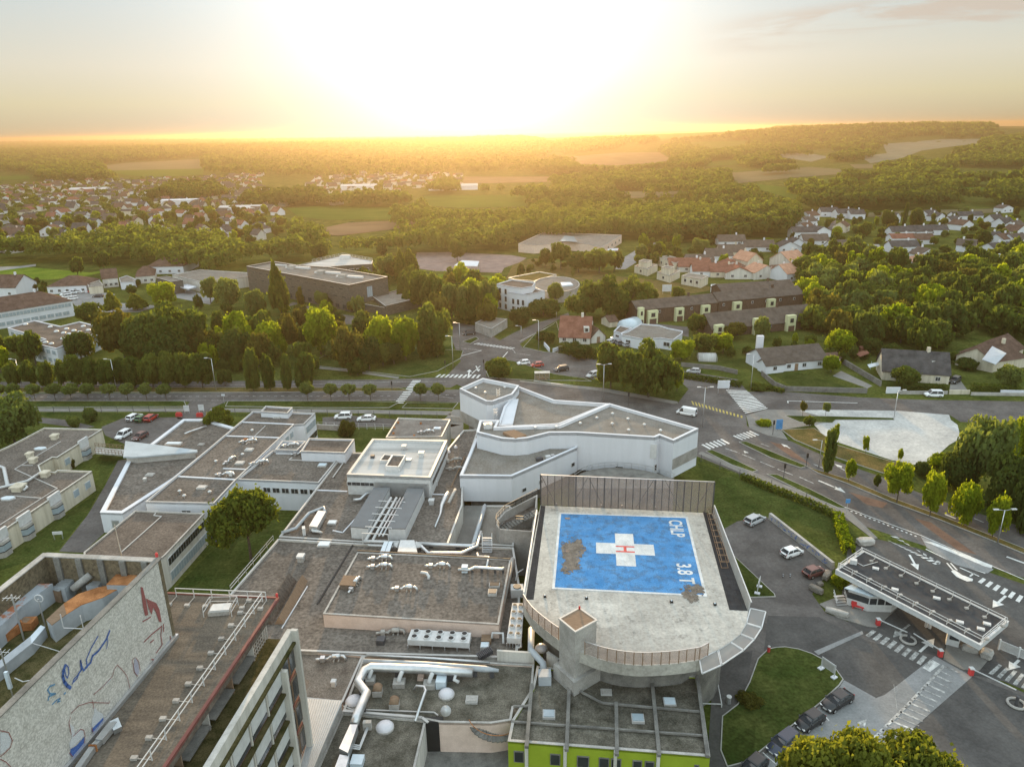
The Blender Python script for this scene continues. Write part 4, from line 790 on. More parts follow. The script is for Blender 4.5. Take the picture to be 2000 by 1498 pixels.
ctr=thing('central_block','broad low hospital block with dark gravel roofs in the middle of the site','building',P(800,1120,0))
p1=[(671,884),(868,884),(905,840),(935,838),(905,925),(903,987),(875,1062),(700,1058),(545,1048)]
p2=[(543,1052),(700,1061),(1003,1069),(1016,1150),(1010,1284),(716,1276),(577,1270),(430,1300),(395,1250),(445,1165)]
p3=[(947,987),(996,987),(1010,1010),(1003,1066),(924,1062)]
for pts,rf in((p1,M.roofdark),(p2,M.roofdark),(p3,M.roofgrey)):flat('','',PL(pts,ZC),ZC,0,M.offwhite,rf,M.coping,.3,.25,root=ctr)
pit=PL([(903,987),(947,987),(924,1062),(875,1062)],2.5);obj('light_well_floor',MB().prism(pit,0,2.5),M.pave,ctr)
ph=PL([(698,1078),(998,1092),(974,1219),(631,1198)],7.85);flat('roof_block','big raised roof block with pale pink front wall and many white ducts',ph,7.85,5.6,M.pinkrender,M.roofdark,M.concrete,.12,.2)
cable('dark gutter line running across the dark central roof','c5',[(645,925),(400,1333)],ZC-.3,M.black,.25);cable('dark gutter line along the far side of the big raised roof block','c5',[(660,985),(1655,1040)],7.87,M.black,.2)
sv=WW('c5',[(590,487),(757,256),(1245,266),(1135,507)],9.7)
sr=flat('plant_room','silver grey plant building with pale membrane roof in the middle of the hospital',sv,9.7,5.7,M.metalwhite,M.rooflight,M.coping,.5,.45)
windows(sr,sv[0],sv[3],3,7.9,1.8,.8,.0,.32,mull=2);windows(sr,sv[3],sv[2],6,8.0,2.6,1.1,.06,.96,mull=2)
obj('cladding',MB().wall(sv[0].lerp(sv[3],.33)+Vector((0,-.06,0)),sv[0].lerp(sv[3],.97)+Vector((0,-.06,0)),.1,5.9,8.4),M.metal,sr)
ob=WW('c5',[(842,432),(888,358),(975,362),(930,438)],10.3);t=thing('shaft_box','open topped shaft box in the middle of the pale plant roof','shaft',cen(ob)+Vector((0,0,9.2)));obj('wall',MB().ring(ob,.2,9.15,10.3),M.metalwhite,t);obj('opening',MB().prism(offset(ob,.2),9.2,10.05),M.roofbrown,t)
ob=WW('c5',[(805,392),(835,352),(888,358),(862,395)],9.8);t=thing('shaft_box','low dark shaft opening left of the larger shaft box','shaft',cen(ob)+Vector((0,0,9.2)));obj('wall',MB().ring(ob,.15,9.15,9.7),M.metalwhite,t);obj('opening',MB().prism(offset(ob,.15),9.2,9.5),M.roofbrown,t)
vent('c5',760,380,9.2,'dark round topped vent on the left of the pale plant roof',.9,.8,M.darkmetal,False);vent('c5',1078,372,9.2,'white box vent on the right of the pale plant roof',1.1,1.0,M.metalwhite);vent('c5',965,325,9.2,'small grey vent cluster at the back of the pale plant roof',.9,.9,M.metal);vent('c5',995,398,9.2,'flat grey box right of the shaft box',1.2,.5,M.metal,False);vent('c5',910,462,9.2,'flat grey box in front of the shaft box',1.2,.5,M.metal,False)
for i,pts in enumerate(([(612,826),(766,572),(872,574),(727,836)],[(858,838),(986,577),(1096,582),(972,840)])):
 w=WW('c5',pts,7.9);t=thing('roof_annex',('long dark roofed annex left of the white pipe rack','long dark roofed annex right of the white pipe rack')[i],'annex',cen(w)+Vector((0,0,5.7)));obj('wall',MB().prism(offset(w,.06),5.6,7.75,0,False),M.metalwhite,t);obj('roof',MB().prism(w,7.75,7.9),mat('annex_sheet%d'%i,(0.15,0.155,0.16),.7,.08,.5),t)
rk=thing('pipe_rack','white steel pipe rack carrying bright pipes down from the plant building','pipe rack',W('c5',830,760,5.7))
for i,(ut,ub,vb)in enumerate(((880,715,915),(915,760,915),(940,800,890),(960,825,890))):
 a,b=W('c5',ut,640,8.2),W('c5',ub,vb,6.8 if i>1 else 6.5);obj('rack_pipe',MB().tube([a,a.lerp(b,.8),b],.22 if i<2 else .16,8),M.metalwhite if i<2 else M.metal,rk,True)
for i in range(6):
 a,b=W('c5',800-i*22,660+i*42,7.95),W('c5',970-i*22,668+i*42,7.95);obj('crossbeam',MB().bar(a,b,.12,.12).bar(a,a-Vector((0,0,2.1)),.12,.12).bar(b,b-Vector((0,0,2.1)),.12,.12),M.metalwhite,rk)
rz=ZC-.3
pipe('double white pipe run along the gap between the central roofs',[W('c5',700,922,6.4),W('c5',935,930,6.4)],.24,M.metalwhite,feet=2,z=rz);pipe('flat silver duct along the edge right of the big white box',[W('c5',1050,940,6.4),W('c5',1400,955,6.4),W('c5',1435,940,6.4)],.4,M.metal,feet=3,z=rz,n=4)
pipe('silver pipe snaking from the big white box to the white clinic',[W('c5',1050,945,6.6),W('c5',1080,960,6.6),W('c5',1120,998,6.5),W('c5',1335,1000,6.5),W('c5',1440,955,6.5),W('c5',1465,860,6.6)],.25,feet=2.5,z=rz)
pipe('long pale blue duct beside the light well',[W('c5',1490,690,6.6),W('c5',1418,935,6.5)],.38,M.duct,n=4);pipe('white pipe below the flat blue ramp',[W('c5',728,948,6.3),W('c5',930,960,6.3)],.16,M.metalwhite)
w=W('c5',990,960,5.7);t=thing('air_handler','big white air handling box with sloping shoulders on the central roof','air handler',w);q=WW('c5',[(925,985),(945,918),(1035,918),(1055,990)],7.5);obj('casing',MB().prism(WW('c5',[(922,988),(940,915),(1030,915),(1050,992)],7.4),5.9,7.4),M.metalwhite,t)
qa,qb=W('c5',1040,950,6.7),W('c5',1085,955,6.6);obj('hood',MB().tube([qa,qb],[.8,.25],4),M.metalwhite,t);qa,qb=W('c5',935,950,6.7),W('c5',900,945,6.5);obj('inlet',MB().tube([qa,qb],[.7,.3],4),M.metalwhite,t)
w=WW('c5',[(805,998),(835,925),(890,925),(865,1000)],7.0);t=thing('duct_bridge','two pale blue metal covers bridging the pipes','cover',cen(w)+Vector((0,0,6)));m0,m1=w[0].lerp(w[3],.48),w[1].lerp(w[2],.48);obj('cover_plate',MB().prism([w[0],w[1],m1,m0],6.85,7.0),M.skylight,t);m0,m1=w[0].lerp(w[3],.54),w[1].lerp(w[2],.54);obj('cover_plate',MB().prism([m0,m1,w[2],w[3]],6.85,7.0),M.skylight,t);obj('support',MB().prism(offset(w,.3),5.7,6.85,0,False),M.metal,t)
pipe('long silver elbow pipe on the left central roof',[W('c5',165,868,6.0),W('c5',260,838,6.3),W('c5',345,740,6.6),W('c5',440,702,6.6),W('c5',452,740,6.3)],.28,M.duct,feet=3,z=rz)
w=WW('c5',[(345,822),(405,722),(455,728),(398,830)],7.1);t=thing('air_handler','long grey air handling casing beside the silver elbow pipe','air handler',cen(w)+Vector((0,0,5.7)));obj('casing',MB().prism(w,6.1,7.1),M.metal,t);obj('frame',MB().prism(offset(w,.2),5.7,6.1),M.darkmetal,t);a=W('c5',312,855,6.4);obj('cowl',MB().box((a.x,a.y,6.4),(.5,1.0,1.3),.3),M.metalwhite,t);obj('outlet',MB().tube([W('c5',360,830,6.4),W('c5',370,855,6.4),W('c5',410,860,6.3),W('c5',428,868,5.8)],.22,8),M.metalwhite,t,True)
skylight('c5',497,806,rz,'small pale blue skylight right of the grey air handler',1.5,1.2);skylight('c5',445,947,rz,'pale blue skylight near the dark gutter line',2.0,1.5)
vent('c5',295,1052,rz,'white box vent alone on the dark left roof',1.1,1.1);cable('white conduit round the left annex','c5',[(500,855),(565,868),(700,720)],rz,M.white,.2);pipe('grey bent pipe at the top of the left annex',[W('c5',635,655,6.2),W('c5',680,650,6.3),W('c5',715,615,6.5),W('c5',745,605,6.6)],.28,M.metal)
cable('white upstand where the central roof meets the plant building','c5',[(388,592),(595,600)],rz,M.white,.3);cable('white upstand right of the plant building','c5',[(1130,618),(1245,622)],rz,M.white,.25)
pipe('tall twisted silver duct beside the white clinic',[W('c5',1165,830,6.0),W('c5',1200,745,6.2),W('c5',1208,690,6.6),W('c5',1230,640,7.0),W('c5',1250,605,7.2)],[.12,.16,.3,.42,.3],M.metal);pipe('cream double duct with caps beside the white clinic corner',[W('c5',1255,670,6.8),W('c5',1280,620,7.1),W('c5',1297,585,7.3)],.25,M.concrete)
vent('c5',1143,680,rz,'white open frame vent on the roof right of the pipe rack',1.0,.9,M.metalwhite);vent('c5',1175,558,rz,'small white vent beside the corner of the plant building',.5,.9,M.metalwhite)
pipe('brown handrail pipe leaning along the roof edge below the clinic',[W('c5',1270,570,6.3),W('c5',1360,370,6.3)],.12,M.wood)
for u,v,rz_,tx in((1260,410,.2,'upper one'),(1275,462,-.1,'lower one')):duct_run('c5',u,v,rz,'small weathered extract fan right of the plant building, '+tx,rz_,2.6,M.concrete)
for u,v in((1300,315),(1255,345)):
 p=W('c5',u,v,rz);obj('roof_ball',MB().dome((p.x,p.y,rz),.4,.55,12,4),M.dome,None,True,label='pale globe rooflight on the brown roof behind the plant building',cat='rooflight',group='globe rooflights',origin=p)
for u,v,r_,tx in((810,1050,0,'upper one of the left pair'),(808,1102,0,'lower one of the left pair'),(1185,1098,-.05,'in the middle of the row'),(968,1247,-.05,'alone near the front edge'),(645,1220,1.3,'standing crosswise beside the brown shed')):duct_run('c5',u,v,7.75,'silver extract fan on the big raised roof block, '+tx,r_,4.6)
pipe('short bent silver flue on the big raised roof block',[W('c5',1075,1125,8.3),W('c5',1110,1130,8.4),W('c5',1125,1150,8.2),W('c5',1122,1170,7.8)],.22,M.metalwhite);pipe('long silver duct with a box on the right of the big raised roof block',[W('c5',1315,1108,8.2),W('c5',1390,1108,8.2),W('c5',1425,1092,8.4),W('c5',1600,1105,8.4),W('c5',1615,1100,8.4)],.22,M.metal,feet=1.5,z=7.7)
q=W('c5',1360,1115,7.75);vent('c5',1360,1118,7.75,'pale box at the end of the long silver duct',1.1,1.3,M.skylight,False);pipe('white pipe dropping between the raised block and the stairs',[W('c5',1500,1095,8.4),W('c5',1515,1025,7.5),W('c5',1445,1020,6.6),W('c5',1440,1000,6.4)],.16,M.metalwhite)
w=WW('c5',[(540,1205),(572,1142),(660,1150),(645,1212)],8.6);t=thing('roof_shed','small brown timber shed at the left edge of the big raised roof block','shed',cen(w)+Vector((0,0,7.7)));obj('roof',MB().prism(w,8.5,8.6),M.wood,t);obj('wall',MB().prism(offset(w,.1),7.7,8.5,0,False),M.roofbrown,t)
skylight('c5',1540,1265,7.75,'white square skylight at the right edge of the big raised roof block',1.2,1.2,.4,m=M.darkmetal);skylight('c5',1552,1215,7.75,'brown hatch above the white square skylight',1.5,.9,.3,m=M.wood)
pipe('wide white cable tray along the right edge of the central roof',[W('c5',1670,1040,6.5),W('c5',1600,1330,6.5)],.45,M.coping,n=4);pipe('thin white pipe hoop on the dark roof beside the tray',[W('c5',1690,1180,6.0),W('c5',1700,1130,6.6),W('c5',1740,1105,6.6)],.1,M.metalwhite)
t0=W('c5',1505,995,5.7);t=thing('roof_stair','short grey metal staircase between two roof levels left of the helipad','steps',t0);mb=MB();t1=W('c5',1505,905,7.6)
for i in range(7):q=t0.lerp(t1,i/6);mb.box((q.x,q.y,q.z+.1),(1.5,.32,.06),-.06)
obj('treads',mb,M.duct,t);obj('stringer',MB().bar(t0+Vector((-.75,0,.1)),t1+Vector((-.75,0,.1)),.06,.2).bar(t0+Vector((.75,0,.1)),t1+Vector((.75,0,.1)),.06,.2).bar(t0+Vector((-.75,0,1)),t1+Vector((-.75,0,1)),.06,.06).bar(t0+Vector((.75,0,1)),t1+Vector((.75,0,1)),.06,.06),M.metal,t)
ob=WW('c5',[(845,246),(925,119),(1265,131),(1210,241)],5.4);flat('clinic_annex','low annex with blotchy pale brown roof behind the plant building',ob,5.4,0,M.offwhite,mat('roof_blotchy',(0.16,0.14,0.125),.95,.25,.3,(0.26,0.23,0.205),fine=.3));skylight('c5',1180,193,5.05,'pale blue skylight on the blotchy brown roof',1.7,1.3);duct_run('c5',1085,222,5.05,'small silver duct on the blotchy brown roof',.1,2.6)
for u,v in((900,187),(1073,160),(925,155),(1030,240),(895,225)):vent('c5',u,v,5.05,'small dark vent on the blotchy brown roof',.5,.5,M.rust,False,'small dark vents on the blotchy roof')
railing('roof_railing','thin grey railing along the edge of the central roof above the courtyard lawn',[W('c1',1340,392,5.8),W('c1',1130,640,5.8)],1.0,2.2,M.metal)
a,b=W('c1',1420,590,5.7),W('c1',1300,800,5.7);t=thing('rooflight_ridge','long dark brown double ridge on the roof behind the tall tower','roof ridge',a);d=Vector((1,0,0))
for i,o_ in enumerate((0,1.9)):
 mb=MB();h=1.5-i*.3;s=1.0 if i==0 else .7
 mb.add([a+d*(o_-s),a+d*(o_+s),a+d*o_+Vector((0,0,h)),b+d*(o_-s),b+d*(o_+s),b+d*o_+Vector((0,0,h))],[(0,1,2),(5,4,3),(0,2,5,3),(2,1,4,5)]);obj('ridge',mb,M.roofbrown if i==0 else M.wood,t)
cable('thin white line beside the dark brown double ridge','c1',[(1505,615),(1380,820)],5.7,M.white,.12)
ZF=5.8
fr=thing('front_block','low front block with brown gravel roofs and many pipes below the central block','building',P(800,1380,0))
g1=WW('c2',[(262,398),(700,428),(565,735),(555,735),(310,712)],ZF);flat('','',g1,ZF,0,M.pinkrender,mat('roof_gravel_brown',(0.15,0.125,0.105),.95,.25,.5,(0.22,0.19,0.16),fine=.35),M.coping,.3,.2,root=fr)
g2=WW('c2',[(702,430),(1550,478),(1810,492),(1790,760),(1675,770),(1660,852),(1530,872),(1200,866),(1110,848),(568,790)],ZF);flat('','',g2,ZF,0,M.pinkrender,M.roofmoss,M.concrete,.25,.2,root=fr)
g3=WW('c2',[(560,800),(1108,850),(1030,1180),(985,1300),(250,1300),(400,1160)],ZF-.1);flat('','',g3,ZF-.1,0,M.offwhite,M.roofmoss,M.concrete,.25,.2,root=fr)
g4=WW('c2',[(1128,880),(1530,872),(1660,852),(1640,1300),(1000,1300)],1.6);obj('sunken_terrace',MB().prism(g4,0,1.6),M.concrete_dark,fr)
obj('dark_pit_block',MB().box(tuple(W('e3',275,1150,3.5)),(2.0,.8,4.6)),M.black,fr)  # black block stands in for the dark pit beside the pink wall
stair=W('e3',900,1260,1.6);t=thing('spiral_staircase','dark weathered spiral staircase at the foot of the pink wall','staircase',stair);mb=MB()
for i in range(24):
 a=math.radians(200+i*12);mb.add([stair+Vector((0,0,3.6-i*.14)),stair+Vector((2.6*math.cos(a),2.2*math.sin(a),3.6-i*.14)),stair+Vector((2.6*math.cos(a+.2),2.2*math.sin(a+.2),3.6-i*.14)),stair+Vector((0,0,3.45-i*.14)),stair+Vector((2.6*math.cos(a),2.2*math.sin(a),3.45-i*.14)),stair+Vector((2.6*math.cos(a+.2),2.2*math.sin(a+.2),3.45-i*.14))],[(0,1,2),(5,4,3),(1,4,5,2),(0,3,4,1),(2,5,3,0)])
obj('treads',mb,M.concrete_dark,t);obj('newel',MB().cyl(stair.x,stair.y,0,5.4,.14,8),M.wood,t);obj('handrail',MB().tube([stair+Vector((2.6*math.cos(math.radians(200+i*12)),2.2*math.sin(math.radians(200+i*12)),4.5-i*.14))for i in range(24)],.05,6),M.rust,t)
rl=WW('c2',[(310,712),(562,727),(372,1150),(330,1300),(160,1300)],7.4);t=thing('metal_roof','pale ribbed metal roof beside the tall white ribbed facade','roof',cen(rl));obj('sheet',MB().prism(rl,7.2,7.4),M.metalwhite,t);obj('wall',MB().prism(offset(rl,.1),0,7.2,0,False),M.concrete,t);rb=MB()
for i in range(16):f=(i+.5)/16;a,b=rl[0].lerp(rl[1],f),rl[4].lerp(rl[2].lerp(rl[3],.6),f);rb.bar(a+Vector((0,0,.04)),b+Vector((0,0,.04)),.09,.1)
obj('ribs',rb,M.coping,t)
zf=ZF-.25
pipe('thick silver duct zigzagging over the front roof',[W('c2',1410,545,7.0),W('c2',1100,522,7.0),W('c2',750,508,7.0),W('c2',705,530,7.0),W('c2',665,605,7.0),W('c2',720,675,7.0),W('c2',655,830,6.9),W('c2',640,880,6.7)],.52,M.metal,feet=4,z=zf,n=14)
pipe('long grey lagged pipe behind the thick silver duct',[W('c2',700,470,6.8),W('c2',1100,490,6.8),W('c2',1490,520,6.8),W('c2',1580,530,6.6)],[.34,.34,.38,.18],M.duct,feet=2.2,z=zf,n=12)
pipe('grey pipe along the parapet behind the lagged pipe',[W('c2',720,430,6.4),W('c2',1150,452,6.4),W('c2',1520,478,6.4)],.18,M.metal)
for i,(u,v,tx)in enumerate(((745,560,'first from the bend'),(938,580,'second from the bend'),(1135,590,'third from the bend'))):
 a=W('c2',u+15,v-45,7.0);b=W('c2',u-5,v+45,zf);t=thing('branch_duct','cream branch duct dropping from the thick silver duct, '+tx,'branch duct',b,'branch ducts of the thick silver duct');obj('elbow',MB().tube([a,a.lerp(b,.3)+Vector((0,0,.3)),b+Vector((0,0,.8)),b+Vector((0,0,.5))],.26,10),M.metalwhite,t,True);obj('curb',MB().box((b.x,b.y,zf+.3),(1.4,1.2,.6)),M.concrete,t)
pipe('white elbow pipe at the end of the thick silver duct',[W('c2',1305,545,6.9),W('c2',1290,590,6.6),W('c2',1320,605,6.3)],.22,M.metalwhite);pipe('thin silver pipe hooking down to the front gutter',[W('c2',1030,655,5.8),W('c2',1045,630,6.6),W('c2',1095,635,6.6),W('c2',1105,660,6.6),W('c2',1035,860,6.2)],.16,M.metal);
for u,v,tx in((793,665,'the far one'),(902,750,'the near one')):
 p=W('c2',u,v+20,zf);t=thing('cowl_vent','brown hooded cowl vent on the mossy front roof, '+tx,'cowl vent',p,'hooded cowl vents');obj('base',MB().box((p.x,p.y,zf+.35),(1.1,1.0,.7)),M.concrete,t);obj('hood',MB().tube([p+Vector((0,.5,.75)),p+Vector((0,-.35,.75))],.55,12),M.wood,t,True)
for u,v,r_,tx in((640,735,.95,'left of the zigzag duct'),(1240,690,.9,'right of the pale blue box'),(840,905,.95,'alone on the nearest roof')):dome_light('c2',u,v,zf if v<800 else zf-.1,'white domed rooflight on the front roof, '+tx,r_)
vent('c2',1208,630,zf,'pale blue topped box vent on the front roof',1.5,1.5,M.skylight,False);skylight('c2',1405,727,zf,'small grey framed skylight on the mossy front roof',1.4,1.1,.3,m=M.concrete);vent('c2',1073,585,zf,'small pinkish box vent behind the branch ducts',.9,.6,M.pinkrender,False)
p=W('c2',1238,830,zf);t=thing('satellite_dish','round white dish on the front roof above the pink wall','dish',p);obj('bowl',MB().tube([p+Vector((0,-.1,.9)),p+Vector((0,.05,.75))],[.6,.25],14),M.metalwhite,t,True);obj('mast',MB().cyl(p.x,p.y+.1,zf,zf+.9,.06,6),M.metal,t)
w=WW('c2',[(540,1035),(612,880),(662,880),(598,1065)],7.1);t=thing('square_duct','big square silver duct descending at the front left roof','duct',cen(w)+Vector((0,0,6)));obj('casing',MB().prism(w,6.0,7.1),M.metal,t);obj('lower_casing',MB().prism(WW('c2',[(505,1180),(545,1075),(605,1085),(580,1180)],6.8),5.7,6.8),M.metal,t)
t0=W('c2',700,960,zf);t=thing('pipe_stand','cluster of thin white pipes beside the square duct','pipes',t0);mb=MB()
for i in range(3):mb.tube([W('c2',615,1010+i*12,6.2),W('c2',675,1018+i*12,6.2),W('c2',725+i*3,890+i*6,6.2)],.08,6)
obj('pipes',mb,M.metalwhite,t,True);q=W('c2',725,885,6.3);obj('control_box',MB().box((q.x,q.y,6.3),(.9,.5,1.0)),M.concrete,t)
cable('grey gutter across the front roof','c2',[(570,765),(620,785),(1160,805),(1185,825)],ZF-.2,M.coping,.14);cable('broad grey gutter at the front roof step','c2',[(565,795),(1080,838),(1120,870)],ZF+.02,M.coping,.3)
duct_run('c2',480,470,ZF-.3,'small silver extract fan on the brown gravel roof',.05,4.0);vent('c2',508,630,ZF-.3,'small white cowl alone on the brown gravel roof',.6,.8,M.metalwhite);duct_run('c2',880,298,rz,'weathered extract fan left of the big ten fan cooler',.05,4.6,M.concrete);vent('c2',815,350,rz,'small dark machine on legs left of the ten fan cooler',1.3,1.0,M.darkmetal,False)
skylight('c2',1490,385,rz,'pale blue skylight right of the ten fan cooler',1.1,1.1,.5);vent('c2',1500,340,rz,'brown box behind the pale blue skylight',1.6,.8,M.wood,False);skylight('px',1180,1455,5,'unused',1,1)if False else None
vent('c2',662,1140,ZF-.35,'pale blue box vent at the very front of the roof',1.6,1.0,M.skylight,False)
t0,t1=W('c2',1450,455,rz),W('c2',1530,410,6.4);t=thing('ramp_steps','low dark metal steps over the gutter right of the cooler','steps',t0);mb=MB()
for i in range(9):q=t0.lerp(t1,i/8);mb.box((q.x,q.y,q.z+.3),(.12,1.0,.6),.5)
obj('treads',mb,M.darkmetal,t)
def cooler(label,q,z,nx,ny,legs=.55):
 t=thing('cooling_unit',label,'cooling unit',cen(q)+Vector((0,0,z)),'rooftop coolers');obj('casing',MB().prism(q,z+legs,z+1.35),M.metalwhite,t)
 for i in range(nx):
  for j in range(ny):
   c=q[0].lerp(q[1],(i+.5)/nx).lerp(q[3].lerp(q[2],(i+.5)/nx),(j+.5)/ny);r=min((q[1]-q[0]).length/nx,(q[3]-q[0]).length/ny)*.42
   f=obj('fan',MB().tube([(c.x,c.y,z+1.33),(c.x,c.y,z+1.6)],[r,r*.92],16),M.metalwhite,t);ORG[f.name]=ORG[t.name];obj('blades',MB().cyl(c.x,c.y,z+1.58,z+1.62,r*.74,14),M.black,f)
 for i in range(6):
  for j in(0,1):
   c=q[0].lerp(q[1],i/5).lerp(q[3].lerp(q[2],i/5),j);obj('leg',MB().box((c.x,c.y,z+legs/2),(.12,.12,legs)),M.metal,t)
 return t
cooler('long white ten fan cooler in front of the pink wall',WW('c2',[(1012,262),(1400,283),(1388,352),(985,330)],rz+1.35),rz,5,2);cooler('narrow double row fan cooler between the tray and the helipad',WW('c2',[(1668,90),(1745,92),(1728,325),(1632,318)],rz+1.35),rz,2,5)
p=W('c2',1700,40,rz);t=thing('cooling_unit','single fan cooler behind the narrow double row cooler','cooling unit',p,'rooftop coolers');obj('casing',MB().box((p.x,p.y,rz+.7),(1.8,1.5,1.3)),M.metalwhite,t);obj('fan',MB().cyl(p.x,p.y,rz+1.34,rz+1.5,.55,16),M.darkmetal,t)
pipe('white hooked pipes left of the narrow cooler',[W('c2',1535,320,6.2),W('c2',1540,285,6.8),W('c2',1608,288,6.8),W('c2',1610,355,6.0)],.16,M.metalwhite);pipe('white U bend pipe at the foot of the narrow cooler',[W('c2',1720,340,6.4),W('c2',1725,375,5.9),W('c2',1700,385,5.9)],.16,M.metalwhite)
pipe('fat grey flue bending down under the helipad edge',[W('e5',150,400,7.4),W('e5',140,740,7.2),W('e5',340,960,6.6),W('e5',355,1150,6.0)],.42,M.duct,n=12);q=W('e5',365,1240,ZF);t=thing('roof_vent','pale grey box at the end of the fat flue','roof vent',q,'roof vents');obj('base',MB().box((q.x,q.y,q.z+.5),(1.5,1.4,1.3)),M.duct,t)
dome_light('e5',310,730,ZF,'grey globe rooflight behind the fat flue',.75);obj('parapet_wall',MB().wall(W('c2',1570,450,6),W('c2',1812,465,6),.3,5.5,7.2),M.offwhite,None,label='pale parapet wall at the foot of the helipad flue',cat='wall',origin=W('c2',1690,450,6));obj('parapet_wall',MB().wall(W('e5',408,820,7),W('e5',595,945,7),.3,5,7.5),M.concrete,None,label='short pale wall left of the lift tower foot',cat='wall',origin=W('e5',500,880,7))
ZG=5.9
lg=WW('c3',[(140,988),(168,850),(300,640),(330,500),(700,540),(1370,562),(1415,800),(1456,1088)],ZG)
lm=flat('lime_building','building with bright lime green front and mossy dark roof at the bottom',lg,ZG,0,M.lime,M.roofmoss,M.concrete,.25,.25)
for a,b in(((262,1030),(295,620)),((522,1050),(540,612)),((850,1080),(845,740)),((1125,1085),(1078,600)),((1440,1090),(1372,566))):obj('roof_beam',MB().bar(W('c3',*a,ZG+.15),W('c3',*b,ZG+.15),.4,.35),M.concrete_dark,lm)
for a,b in(((160,862),(1430,955)),((580,650),(755,742)),((755,742),(1410,800)),((175,762),(270,765))):obj('roof_beam',MB().bar(W('c3',*a,ZG+.0),W('c3',*b,ZG+.0),.22,.22),M.concrete_dark,lm)
d,n=face_n(lg[0],lg[7])
for t_,w_ in((.055,1.1),(.24,1.1),(.38,1.3),(.485,1.1),(.545,1.1),(.65,1.0),(.71,1.0),(.94,.5)):window(lm,lg[0],lg[7],t_,3.9,w_,1.5,M.concrete_dark,M.glassdark)
for t_ in(.095,.29,.54,.75):q=lg[0].to_2d().lerp(lg[7].to_2d(),t_)+n*.2;obj('column',MB().box((q.x,q.y,2.9),(.35,.5,5.9),math.atan2(d.y,d.x)),M.offwhite,lm)
skylight('c3',407,825,ZG-.25,'white framed skylight at the left of the mossy lime building roof',1.4,1.2,.35,m=M.glassblue);skylight('c3',985,852,ZG-.25,'white framed skylight in the middle of the mossy lime building roof',1.4,1.2,.35,m=M.glassblue);skylight('c3',1192,738,ZG-.25,'flat white skylight below the helipad front',1.4,1.2,.2);skylight('c3',780,675,ZG-.25,'dull flat skylight in the shade below the helipad',1.3,1.0,.15,m=M.concrete)
# ------------------------------------------------------------------ the tall ward tower close by
ZK=24.0
K0=W('t3',1340,215,ZK);K1=P(320,1498,ZK);kd=(K1-K0).normalized();kn=Vector((-kd.y,kd.x,0))
if kn.x<0:kn=-kn
KB=W('t3',180,165,ZK)
back=(KB-K0).normalized()
def kp(s,t,z):p=K0+kd*s+kn*t;return Vector((p.x,p.y,z))
deckw=[kp(0,0,0),kp(42,0,0),kp(42,-26,0),K0+back*26]
tt=thing('ward_tower','tall hospital tower with timber boarded roof, white ribs and stacked window bands','building',kp(20,-8,0))
obj('roof',MB().prism(deckw,ZK-.4,ZK),mat('boarded_roof',(0.115,0.10,0.084),.9,.15,.45,(0.175,0.148,0.118),fine=.25,streak=(.7,2.4,1)),tt)
obj('fascia',MB().bar(kp(-.1,.06,ZK-.02),kp(42,.06,ZK-.02),.26,.3).bar(K0+Vector((0,.06,-.02)),K0+back*26+Vector((0,.06,-.02)),.24,.28),M.redtrim,tt)
obj('soffit',MB().prism([kp(.2,0,0),kp(42,0,0),kp(42,-3,0),kp(.2,-3,0)],ZK-1.0,ZK-.41),M.roofbrown,tt)
zt=20.6
fx0=W('t3',1505,545,21.9);ft=(fx0-K0).dot(kn);fs=(fx0-K0).dot(kd)
obj('core',MB().prism([kp(fs,-1.2,0),kp(42,-1.2,0),kp(42,-14,0),kp(fs,-14,0)],0,ZK-.9),M.roofbrown,tt)
obj('wing',MB().prism([kp(.3,-1.4,0),kp(fs,-1.4,0),kp(fs,-20,0),K0+back*20],0,ZK-.9),M.concrete,tt)
obj('terrace',MB().prism([kp(fs,-1.3,0),kp(42,-1.3,0),kp(42,ft-.5,0),kp(fs,ft-.5,0)],0,zt),M.moss,tt)
obj('parapet',MB().prism([kp(fs,ft-.55,0),kp(42,ft-.55,0),kp(42,ft,0),kp(fs,ft,0)],zt-.6,21.9),M.offwhite,tt)
for i in range(9):
 s0=fs+3.4+i*4.3
 obj('sun_slab',MB().prism([kp(s0,-1.25,0),kp(s0+3.6,-1.25,0),kp(s0+3.6,-.25,0),kp(s0,-.25,0)],zt+.55,zt+.65),M.concrete_dark,tt)
 w_=obj('window',MB().box(tuple(kp(s0+1.9,-1.17,zt+1.7)),(3.2,.12,1.7),math.atan2(kd.y,kd.x)),M.metalwhite,tt);ORG[w_.name]=ORG[tt.name]
 obj('pane',MB().box(tuple(kp(s0+1.2,-1.12,zt+1.7)),(1.4,.12,1.4),math.atan2(kd.y,kd.x)).box(tuple(kp(s0+2.7,-1.12,zt+1.7)),(1.3,.12,1.4),math.atan2(kd.y,kd.x)),M.glassblue if i%3 else M.glassdark,w_)
 obj('fin',MB().prism([kp(s0-.25,-1.25,0),kp(s0-.13,-1.25,0),kp(s0-.13,-.5,0),kp(s0-.25,-.5,0)],zt,zt+2.4),M.wood if i%2 else M.offwhite,tt)
lt=MB()
for i in range(7):
 for j in range(6):lt.box(tuple(kp(fs+.5+i*.42,-.55,zt+.35+j*.42)),(.34,.07,.07),math.atan2(kd.y,kd.x)).box(tuple(kp(fs+.3+i*.42,-.55,zt+.35+j*.42)),(.07,.07,.42),math.atan2(kd.y,kd.x))
obj('lattice_screen',lt,M.concrete,tt)
rib_s=(fs+.05,fs+3.6)
